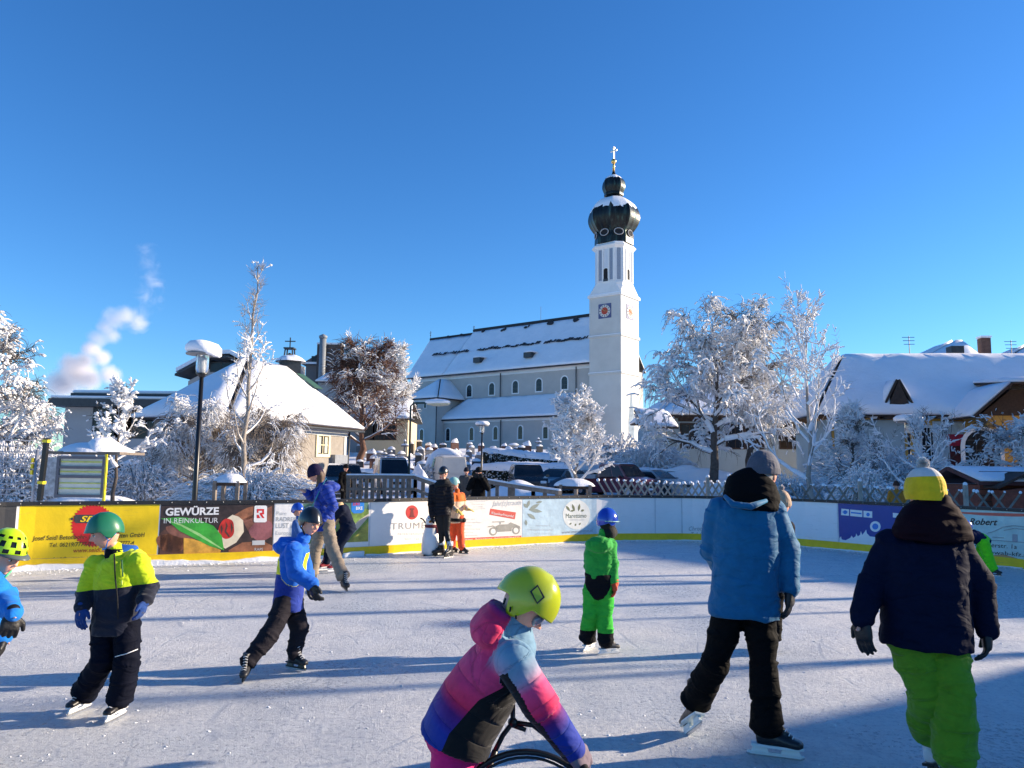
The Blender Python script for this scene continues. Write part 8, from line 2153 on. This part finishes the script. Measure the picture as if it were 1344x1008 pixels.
    if snow > 0:
        xs0, xs1 = (top[1][0]+top[2][0])/2, top[-2][0]
        mb = MB(); n = 14; vs = []; fs = []
        for i in range(n+1):
            for j in range(9):
                x = xs0+(xs1-xs0)*i/n; y = (-.5+j/8)*Wd*.78; e = min(i, n-i, 2)/2*min(j, 8-j, 1); vs.append(P(x, y, H-.03+snow*(.25+.75*e)*(.8+.4*vnoise(np.array([[x*2+c.x, y*2, 0]]))[0]) if True else 0))
        for i in range(n):
            for j in range(8): fs.append((i*9+j, (i+1)*9+j, (i+1)*9+j+1, i*9+j+1))
        b0 = len(vs); vs += [P(xs0+(xs1-xs0)*i/n, (-.5+j/8)*Wd*.78, H-.04) for i, j in ((0,0),(n,0),(n,8),(0,8))]
        fs.append((b0, b0+1, b0+2, b0+3))
        for i in range(n): fs += [(i*9, (i+1)*9, b0+1, b0) if i == n-1 else (i*9, (i+1)*9, b0)]
        mb.add(vs, fs); mb.build('roof_snow', SNOW, root, True)
        if snow > .1: mb = MB(); mb.prism([P(f-1.0, -Wd*.4, .99), P(f-.3, -Wd*.36, .88), P(f-.3, Wd*.36, .88), P(f-1.0, Wd*.4, .99)], V((0,0,snow*.6))); mb.build('bonnet_snow', SNOW, root, bevel=.03)
    if kind == 'pickup': mb = MB(); mb.box(P((r+f-3.1)/2, 0, 1.06), ((f-3.1)-r, Wd*.96, .22), M); mb.build('load_bed', mat('bed_grey', (.30,.32,.34), .5), root, bevel=.02)
    if side_art:
        mb = MB()
        for k in range(3): x = r+.7+k*.42; mb.prism([P(x, -Wd/2-.006, .75), P(x+.16, -Wd/2-.006, .75), P(x+.42, -Wd*.42-.05, 1.55), P(x+.24, -Wd*.42-.05, 1.55)], M @ V((0,-.006,0)))
        mb.build('side_lettering', side_art, root)
    if kind == 'van': mb = MB(); [mb.tube([P(x, -Wd*.36, H+.10), P(x, Wd*.36, H+.10)], .025, 6) for x in (-.2, -1.2)]; mb.build('roof_rack', STEEL, root)
    return root
pb = mat('paint_black', (.012,.012,.015), .25, .1, 2, coat=.8); pw = mat('paint_white', (.70,.70,.70), .3, .04, 2, coat=.5); pdb = mat('paint_dark_blue', (.015,.03,.055), .25, .1, 2, coat=.8)
pgb = mat('paint_grey_blue', (.10,.15,.20), .3, .1, 2, coat=.6); pr_ = mat('paint_wine', (.11,.012,.025), .3, .1, 2, coat=.6); ps = mat('paint_silver', (.42,.44,.47), .3, .05, 2, metal=.4, coat=.5)
def cg(px, Y): x = xat(px, Y); return V((x, Y, ground_z(x, Y)))
car('black estate car parked in front of the house with the small cream window', cg(451, 38), R(-76), 4.7, 1.85, 1.62, pb, 'estate', .0)
car('white delivery van with red lettering on its side and a roof rack', cg(515, 42), R(-72), 4.4, 1.80, 1.98, pw, 'van', .04, mat('lettering_red_brown', (.45,.10,.05), .5))
car('white delivery van seen from behind in the middle of the car park', cg(587, 50), R(106), 4.7, 2.0, 2.16, mat('paint_dirty_white', (.50,.49,.46), .5, .08, 2), 'van', .05)
car('black off road car facing the rink with bright headlights', cg(692, 43), R(-84), 4.4, 1.85, 1.70, pb, 'suv', .04)
car('grey blue estate car parked beside the black off road car', cg(735, 45), R(-128), 4.5, 1.8, 1.48, pgb, 'estate', .03)
car('wine red pickup with a grey load bed parked behind the lattice fence', cg(806, 42), R(-48), 5.0, 1.85, 1.80, pr_, 'pickup', .05)
car('silver estate car behind the sunlit lattice fence', cg(857, 43), R(-45), 4.4, 1.78, 1.48, ps, 'estate', .03)
car('dark car under snow at the foot of the wide dark tree', cg(906, 45), R(-22), 4.4, 1.8, 1.42, pdb, 'estate', .16)
car('dark car under snow between the small tree and the weeping birch', cg(214, 33), R(5), 4.4, 1.8, 1.50, pdb, 'estate', .20)

# ================================================================ CEMETERY
STO = [mat('gravestone_dark', (.035,.037,.042), .6, .3, 4), mat('gravestone_grey', (.16,.16,.17), .8, .3, 4), mat('gravestone_red', (.13,.06,.045), .7, .3, 4), mat('gravestone_pale', (.36,.34,.31), .8, .2, 4)]
def graves():
    r_ = random.Random(12); protos = []
    labels = ['upright dark slab gravestone with a snow cap on the cemetery slope', 'upright grey rounded gravestone with a snow cap on the cemetery slope', 'upright stone cross with a snow cap on the cemetery slope', 'low pale block gravestone with a snow cap on the cemetery slope', 'reddish gravestone with a gable top and snow cap on the cemetery slope']
    for k in range(5):
        root = empty('gravestone', V((0,0,0)), labels[k], 'gravestone', 'gravestones in the snowy cemetery')
        mb = MB()
        if k == 0: mb.box((0,0,.65), (.75,.22,1.3)); sc = ((0,0,1.28), (.42,.19), .20)
        elif k == 1: pts = [V((.42*math.cos(math.pi*q/10), -.1, .75+.42*math.sin(math.pi*q/10))) for q in range(11)]; mb.prism([V((.42,-.1,0))]+pts+[V((-.42,-.1,0))], V((0,.2,0))); sc = ((0,0,1.03), (.40,.18), .26)
        elif k == 2: mb.box((0,0,.85), (.18,.16,1.7)); mb.box((0,0,1.25), (.75,.158,.16)); mb.box((0,0,.15), (.8,.4,.3)); sc = ((0,0,1.32), (.40,.16), .16)
        elif k == 3: mb.box((0,0,.4), (1.1,.35,.8)); sc = ((0,0,.78), (.60,.28), .24)
        else: mb.prism([V((-.45,-.12,0)), V((.45,-.12,0)), V((.45,-.12,.9)), V((0,-.12,1.35)), V((-.45,-.12,.9))], V((0,.24,0))); sc = ((0,0,1.0), (.47,.20), .44)
        mb.build('headstone', STO[(0, 1, 1, 3, 2)[k]], root, False, True, .02)
        lumpy('snow_cap', sc[0], sc[1], sc[2], k+2, SNOW, root, 16)
        if k == 2: lumpy('snow_cap', (0,0,1.69), (.14,.13), .16, 3, SNOW, root, 12)
        b = lumpy('grave_snow', (0,-.75,-.03), (.5,.7), .28, k+9, SNOW, root, 18); protos.append(root)
    used = [False]*5; cnt = 0
    rows = [58.5, 61.5, 65, 68.5, 72.5, 76.5, 81, 86, 91]
    for j, Y in enumerate(rows):
        lo, hi = 468, 790
        if Y < 66: lo, hi = 500, 640
        px = lo + r_.uniform(0, 10)
        while px < hi:
            x = xat(px, Y); step = (1.0+r_.random()*.75)/Y*F; px += step
            if r_.random() < .12: continue
            k = r_.choices(range(5), (3, 3, 1.6, 2, 1.6))[0]
            o = protos[k] if not used[k] else copy_tree(protos[k]); used[k] = True
            yy = Y + r_.uniform(-.6, .6); s = r_.uniform(.72, 1.12); o.location = (x, yy, ground_z(x, yy)-.03); o.rotation_euler.z = r_.uniform(-.3, .5); o.scale = (s, s, s*r_.uniform(.9, 1.15)); cnt += 1
    print('graves', cnt)
graves()
def grave_chapel():
    Y = 57; x = xat(584, Y); z = ground_z(x, Y); root = empty('grave_shrine', V((x, Y, z)), 'arched stone grave shrine under a round snow hood', 'shrine')
    mb = MB(); pts = [V((x+.95*math.cos(math.pi*q/14), Y-.3, z+1.3+.95*math.sin(math.pi*q/14))) for q in range(15)]; mb.prism([V((x+.95, Y-.3, z-.2))]+pts+[V((x-.95, Y-.3, z-.2))], V((0,.6,0))); mb.build('shrine_wall', STO[3], root)
    mb = MB(); pts = [V((x+.6*math.cos(math.pi*q/14), Y-.33, z+1.15+.6*math.sin(math.pi*q/14))) for q in range(15)]; mb.prism([V((x+.6, Y-.33, z))]+pts+[V((x-.6, Y-.33, z))], V((0,.02,0))); mb.build('niche', STO[0], root)
    mb = MB(); pts = []
    for q in range(15): a = math.pi*q/14; pts.append(V((x+1.12*math.cos(a), Y, z+1.35+1.15*math.sin(a))))
    mb.tube(pts, .22, 8, True, 1.8); mb.build('snow_hood', SNOW, root, True)
grave_chapel()
def hedge(label, pts, h, w_, snow, seed, Ys=None, name='hedge'):
    """clipped hedge along points, leafy twiggy sides and a snow blanket on top"""
    P = [V(p) for p in pts]; root = empty(name, P[0], label, 'hedge'); r_ = np.random.default_rng(seed)
    m = mat('hedge_foliage', (.018,.022,.012), .9, .6, 6, .8, 18, .05)
    mb = MB()
    for a, b in zip(P[:-1], P[1:]):
        d = (b-a).normalized(); n = V((d.y, -d.x, 0)).normalized()*w_/2; mb.prism([a-n-V((0,0,.3)), a+n-V((0,0,.3)), a+n+V((0,0,h*.93)), a-n+V((0,0,h*.93))], b-a)
    core = mb.build('hedge_core', m, root)
    # loose twigs standing out of the sides
    vs0, vs1 = [], []
    for a, b in zip(P[:-1], P[1:]):
        k = int((b-a).length*170); t = r_.random((k, 1)); z = r_.random((k, 1))*h*.98; A_, B_ = np.array(a), np.array(b); d = (b-a).normalized(); n = np.array(V((d.y, -d.x, 0)))
        p = A_*(1-t)+B_*t + n*w_/2; p[:, 2:3] += z; q = p + n*r_.uniform(.02, .14, (k, 1)) + r_.normal(0, .09, (k, 3)); vs0.append(p); vs1.append(q)
    p0, p1 = np.concatenate(vs0), np.concatenate(vs1); v, f = tubes_np(p0, p1, np.full(len(p0), .035), np.full(len(p0), .012), 3); npmesh('twigs', v, f, m, root)['kind'] = 'stuff'
    s = r_.random(len(p0)) < .30; q = p1[s]; c = np.stack([q-[[.05, 0, 0]], q+[[.05, 0, .02]]], 0); v, f = tubes_np(c[0], c[1], np.full(len(q), .045), np.full(len(q), .035), 5); npmesh('twig_snow', v, f, TSNOW, root)['kind'] = 'stuff'
    # blanket
    vs = []; fs = []; n_ = 0; cross = [(-.62, -.12), (-.60, .5), (-.35, .95), (0, 1.0), (.35, .93), (.62, .5), (.66, -.25)]
    line = []
    for a, b in zip(P[:-1], P[1:]):
        k = max(2, int((b-a).length/.5)); line += [(a.lerp(b, i/k), (b-a).normalized()) for i in range(k)]
    line.append((P[-1], (P[-1]-P[-2]).normalized()))
    for i, (p, d) in enumerate(line):
        n = V((d.y, -d.x, 0)).normalized(); j = vnoise(np.array([[p.x*.6+seed, p.y*.6, 0]]))[0]
        for q, (x, z) in enumerate(cross):
            j2 = vnoise(np.array([[p.x*1.7, p.y*1.7, q*1.3]]))[0]; vs.append(p + n*(w_*x*(1+.2*(j2-.5))) + V((0,0,h*.93 + snow*z*(.6+.6*j) + .12*(j2-.5))))
    m_ = len(cross)
    for i in range(len(line)-1):
        for q in range(m_-1): fs.append((i*m_+q, (i+1)*m_+q, (i+1)*m_+q+1, i*m_+q+1))
    fs += [tuple(range(m_)), tuple((len(line)-1)*m_+q for q in range(m_))[::-1]]
    mb = MB(); mb.add(vs, fs); mb.build('snow_blanket', SNOW, root, True); return root
def gat(px, Y): x = xat(px, Y); return V((x, Y, ground_z(x, Y)))
hedge('long low hedge with a smooth snow blanket directly behind the parked cars', [gat(630, 53), gat(700, 50), gat(775, 46)], 1.5, 1.6, .5, 1)
hedge('dark clipped hedge with snow on top at the upper edge of the cemetery', [gat(642, 72), gat(700, 66), gat(768, 60)], 2.0, 1.4, .4, 2)
hedge('low snowy hedge at the left foot of the cemetery', [gat(560, 56), gat(470, 62)], .8, 1.2, .35, 3)
# shovelled heaps and banks
r_ = random.Random(3)
def bank():
    k = 0
    for px, Y, r0, h, lab in ((925, 44, 5.5, 1.35, 'long shovelled snow bank below the pale blue grey house'), (870, 47, 4, 1.9, 'high snow bank at the foot of the sunlit bushes'), (1005, 40, 4, .9, 'snow bank between the wide dark tree and the slender white tree'), (505, 34, 2.0, .3, 'low snow heap in front of the delivery van'),
                       (600, 33, 2.6, .28, 'broad snow heap behind the two spectators'), (680, 31, 2.2, .8, 'rounded snow heap beside the sloping hand rail'), (720, 29, 2.5, .55, 'low snow heap behind the end of the hand rail'), (550, 25.5, .8, .45, 'small bright snow heap beside the arm lamp'),
                       (549, 46, .85, 1.5, 'round snow laden shrub between the two white vans'), (780, 27, 3.2, .5, 'low snow heap beside the small white tree'), (235, 27, 2.6, .55, 'low shaded snow heap behind the yellow banner'), (110, 24, 2.5, .6, 'shaded snow heap under the notice board')):
        x = xat(px, Y); z = ground_z(x, Y)-.1; root = empty('snow_heap', V((x, Y, z)), lab, 'snow heap'); lumpy('heap', (x, Y, z), (r0, r0*.5), h, k*3+1, SNOW, root, 42, rough=.45); k += 1
bank()

# ================================================================ TREES IN VIEW
bushy = dict(nprim=15, sec=9, twig=8)
# left edge: big snow laden trees
tree('snowy_tree', 'broad snow laden tree filling the left edge above the railing', base_at(-18, 27), 5.6, .16, 3, 1.35, .8, BARK, clump_r=.075, spread=1.0, nprim=24, prim_len=.48, sec=9, twig=8, weep=.40, jit=.4, cover=.48, twl=.5, start=.10, twr=.010, crown=lambda g: .9-.45*g)
tree('snowy_tree', 'second snow laden tree in front of the flat roofed building at the left edge', base_at(25, 34), 4.2, .14, 4, 1.3, .8, BARK, clump_r=.085, spread=1.0, nprim=20, prim_len=.52, sec=9, twig=7, weep=.45, jit=.4, cover=.48, twl=.55, start=.10, twr=.011, crown=lambda g: .9-.4*g)
# small tree
tree('young_tree', 'slender young tree with clotted snow beside the notice board', base_at(152, 22), 3.6, .06, 5, 1.5, .9, BARK, clump_r=.07, spread=.8, nprim=15, prim_len=.42, sec=6, twig=4, up=.3, twl=.22, start=.32, twr=.008)
# tall birch in front of pavilion
tree('birch', 'tall slender birch with frosted twigs in front of the steep snowy roof', base_at(318, 24), 8.0, .10, 6, 1.1, .5, BARKP, clump_r=.05, spread=.62, nprim=26, prim_len=.24, sec=5, twig=4, up=.55, twl=.30, cover=.5, start=.16, twr=.006, crown=lambda g: (.9-.75*g) if g < .75 else .22, trunk_lean=(.02, 0))
tree('weeping_birch', 'dense weeping tree trailing frosted twigs left of the house wall', base_at(345, 27), 2.7, .16, 7, .8, .35, mat('greyish_twigs', (.20,.165,.14), .85, .3, 8), clump_r=.04, cover=.44, spread=1.0, nprim=26, prim_len=.56, sec=11, twig=9, up=.25, weep=.55, twl=.75, start=.25, twr=.009, crown=lambda g: .95-.2*g)
tree('weeping_shrub', 'low weeping tree with rusty frosted twigs behind the left lamp post', base_at(255, 28.5), 2.5, .14, 8, .8, .35, mat('greyish_twigs', (.20,.165,.14), .85, .3, 8), clump_r=.045, cover=.50, spread=1.0, nprim=28, prim_len=.80, sec=11, twig=9, up=.25, weep=.55, twl=.75, start=.2, twr=.009, crown=lambda g: 1-.3*g)
# beech with reddish leaves
tree('beech', 'round reddish brown tree dusted with snow left of the church', base_at(473, 70), 10.2, .38, 9, 1.15, .40, BARKR, clump_r=.08, cover=.37, spread=.95, nprim=34, prim_len=.46, sec=12, twig=8, up=.25, weep=.22, twl=1.1, start=.24, twr=.030, crown=lambda g: .95-.42*g*g)
tree('bare_tree', 'pale frosted tree between the reddish tree and the church', base_at(515, 88), 12.0, .30, 10, 1.4, .4, BARKP, clump_r=.14, spread=.8, nprim=24, prim_len=.36, sec=9, twig=7, up=.3, twl=1.0, start=.2, twr=.022)
# small bright tree in front of the church
tree('young_tree', 'small bright snow white tree in front of the church tower', base_at(756, 23), 3.45, .075, 11, 1.9, 1.1, BARKP, clump_r=.045, spread=.95, nprim=22, prim_len=.50, sec=9, twig=6, up=.42, twl=.20, start=.28, twr=.007, crown=lambda g: .95-.6*g, droop=.06)
# twin wide dark trees
tree('wide_tree', 'wide dark limbed tree under heavy snow right of the church tower', base_at(940, 42), 9.0, .30, 12, 3.0, .7, BARK, clump_r=.085, cover=.50, jit=.45, spread=1.05, nprim=26, prim_len=.50, sec=10, twig=8, up=.20, weep=.50, twl=.85, start=.26, twr=.012, crown=lambda g: 1-.40*g*g)
tree('wide_tree', 'crooked dark tree under heavy snow close behind the wide tree', base_at(985, 45), 10.2, .24, 13, 3.0, .7, BARK, clump_r=.085, cover=.50, jit=.45, spread=.9, nprim=22, prim_len=.38, sec=10, twig=8, up=.22, weep=.50, twl=.85, start=.34, twr=.012, crown=lambda g: .9-.35*g*g, trunk_lean=(.03, 0))
# slender white tree
tree('slender_tree', 'tall slender frost white tree with upright branches on the right', base_at(1063, 26), 6.6, .10, 14, 1.7, .6, BARKP, clump_r=.05, cover=.55, spread=.62, nprim=17, prim_len=.50, sec=7, twig=4, up=.55, twl=.36, start=.16, twr=.007, crown=lambda g: .95-.5*g)
# shaded thicket between fence and inn
tree('bare_tree', 'many branched frosted tree left of the dark gable dormer', base_at(1120, 33), 4.1, .10, 15, 1.4, .5, BARK, clump_r=.06, cover=.5, spread=.9, nprim=20, prim_len=.45, sec=8, twig=6, up=.25, twl=.45, start=.15, twr=.009)
tree('bare_tree', 'frosted tree with long branches rising right beside the lamp at the inn', base_at(1205, 30), 3.2, .08, 16, 1.5, .35, BARK, clump_r=.05, cover=.5, spread=1.0, nprim=13, prim_len=.9, sec=7, twig=4, up=.55, twl=.35, start=.12, twr=.007, trunk_lean=(.15, 0))
tree('bare_tree', 'snowy tree with hanging twigs in front of the arched window', base_at(1340, 31), 3.2, .12, 17, 1.7, .6, BARK, clump_r=.07, cover=.5, spread=1.0, nprim=18, prim_len=.55, sec=9, twig=6, up=.2, weep=.35, twl=.6, start=.25, twr=.009, crown=lambda g: 1-.3*g)
bush('snow domed shrub like an igloo in front of the thicket', base_at(1134, 27), 1.35, 1.2, 1.75, 1, 1500, thick=.8, seg=6)
bush('wide snowy shrub behind the yellow bobble hat', base_at(1235, 29), 2.4, 1.3, 1.3, 2, 2200, thick=1.0)
bush('snowy shrub beside the red brown hut', base_at(1330, 29), 1.5, 1.2, 1.4, 3, 1600, thick=1.0)
bush('dense frosted thicket between the slender white tree and the lamp', base_at(1160, 35), 4.4, 1.6, 2.7, 4, 2600, thick=1.3, snow=.8)
bush('low dark thicket under the slender white tree', base_at(1045, 31), 2.6, 1.0, 1.5, 14, 1500, thick=.9, snow=.6)
bush('sunlit golden grass like shrub laden with snow above the silver car', base_at(855, 50), 3.4, 2.0, 3.3, 5, 3000, thick=1.3, bark=mat('straw_twigs', (.30,.23,.13), .85, .3, 8))
bush('big rounded snow covered bush below the church tower', base_at(812, 54), 4.2, 2.4, 3.8, 6, 3600, thick=1.7, snow=1.5)
bush('snow covered bush between the white tree and the cemetery hedge', base_at(775, 58), 2.8, 2.0, 3.0, 7, 2000, thick=1.6, snow=1.5)
bush('small round snowy shrub at the left foot of the cemetery', base_at(560, 50), 1.1, 1.0, 1.6, 8, 900, thick=1.1, snow=1.5)
bush('low snowy shrubs between the lattice fence and the dark tree', base_at(985, 30), 2.0, 1.0, 1.1, 9, 1200)
bush('snowy undergrowth beneath the weeping tree', base_at(330, 23), 2.6, 1.0, 1.5, 10, 2200, thick=.8)
bush('snowy undergrowth behind the grey railing', base_at(10, 24), 3.0, 1.0, 2.2, 11, 2400, thick=.9)
bush('snowy undergrowth between the notice board and the dark car', base_at(185, 26), 1.8, 1.0, 1.6, 12, 1500, thick=.9)
# unseen trees and masts added on the sunny side for their shadow stripes
XT = 17
for i, (q, h, r0, kind) in enumerate(((13.7, 7.3, .06, 0), (11.6, 8.0, .10, 1), (10.75, 8.2, .16, 1), (9.2, 7.4, .09, 0), (6.15, 6.9, .10, 1), (8.35, 5.0, .04, 0))):
    Yq = q + XT*math.cos(SUN_AZ)/math.sin(SUN_AZ)
    if kind: tree('bare_tree', 'bare tree added for its shadow stripe outside the right edge, %s from the rink corner' % ['first', 'second', 'third', 'fourth', 'fifth', 'sixth'][i], V((XT, Yq, -.05)), h, r0*1.3, 40+i, .6, .2, BARK, clump_r=.05, spread=.35, nprim=9, prim_len=.16, sec=4, twig=2, up=.7, twl=.25, start=.45, twr=.008)
    else:
        root = empty('added_shadow_mast', V((XT, Yq, -.05)), '%s unseen mast added to cast a shadow stripe over the rink' % ['tallest', '', '', 'thicker', '', 'thinnest'][i], 'mast'); mb = MB(); mb.tube([V((XT, Yq, -.05)), V((XT, Yq, h))], r0, 10); mb.build('mast', METD, root, True); mb = MB(); mb.box((XT-.2, Yq, h), (.45,.3,.2)); mb.build('floodlight', METD, root)

# ================================================================ STEAM
def steam():
    Y = 150; k = Y/F
    pts = [(82, 504, 22), (100, 488, 24), (92, 476, 13), (116, 496, 17), (110, 474, 13), (119, 458, 13), (127, 444, 14), (139, 430, 14), (152, 419, 17), (166, 416, 17), (180, 424, 15), (148, 440, 12), (134, 470, 12), (144, 492, 14), (188, 408, 22), (193, 392, 22), (197, 376, 22), (198, 360, 22), (196, 344, 20), (192, 328, 18)]
    mb = MB(); a, b = at(50, 525, Y), at(225, 300, Y); mb.box(((a.x+b.x)/2, Y, (a.z+b.z)/2), (b.x-a.x, 10, b.z-a.z))
    m = bpy.data.materials.new('steam_vapour'); n, bs = nt(m); n.nodes.remove(bs)
    v = n.nodes.new('ShaderNodeVolumePrincipled'); v.inputs['Color'].default_value = (.98,.95,.95,1); v.inputs['Anisotropy'].default_value = .2
    c = n.nodes.new('ShaderNodeNewGeometry').outputs['Position']; t = noise(n, .28, 7, .66, c, .7); field = None
    for px, py, r in pts:
        dv = n.nodes.new('ShaderNodeVectorMath'); dv.operation = 'DISTANCE'; link(n, c, dv.inputs[0]); dv.inputs[1].default_value = at(px, py, Y)
        e = math_(n, 'MULTIPLY', math_(n, 'SUBTRACT', 1, math_(n, 'DIVIDE', dv.outputs['Value'], r*1.45*k)), 1.0 if py > 455 else (.66 if py > 412 else .27))
        field = e if field is None else math_(n, 'SMOOTH_MAX', field, e, .12)
    d = math_(n, 'SUBTRACT', math_(n, 'ADD', field, math_(n, 'MULTIPLY', t.outputs[0], .9)), .62)
    link(n, math_(n, 'MULTIPLY', math_(n, 'POWER', math_(n, 'MAXIMUM', d, 0), 1.5), 1.9), v.inputs['Density'])
    link(n, v.outputs[0], n.nodes['Material Output'].inputs['Volume'])
    o = mb.build('steam_plume', m); tag(o, 'drifting cloud of white steam above the flat roofed building', 'steam', kind='stuff')
    m.cycles.volume_step_rate = .35
steam()
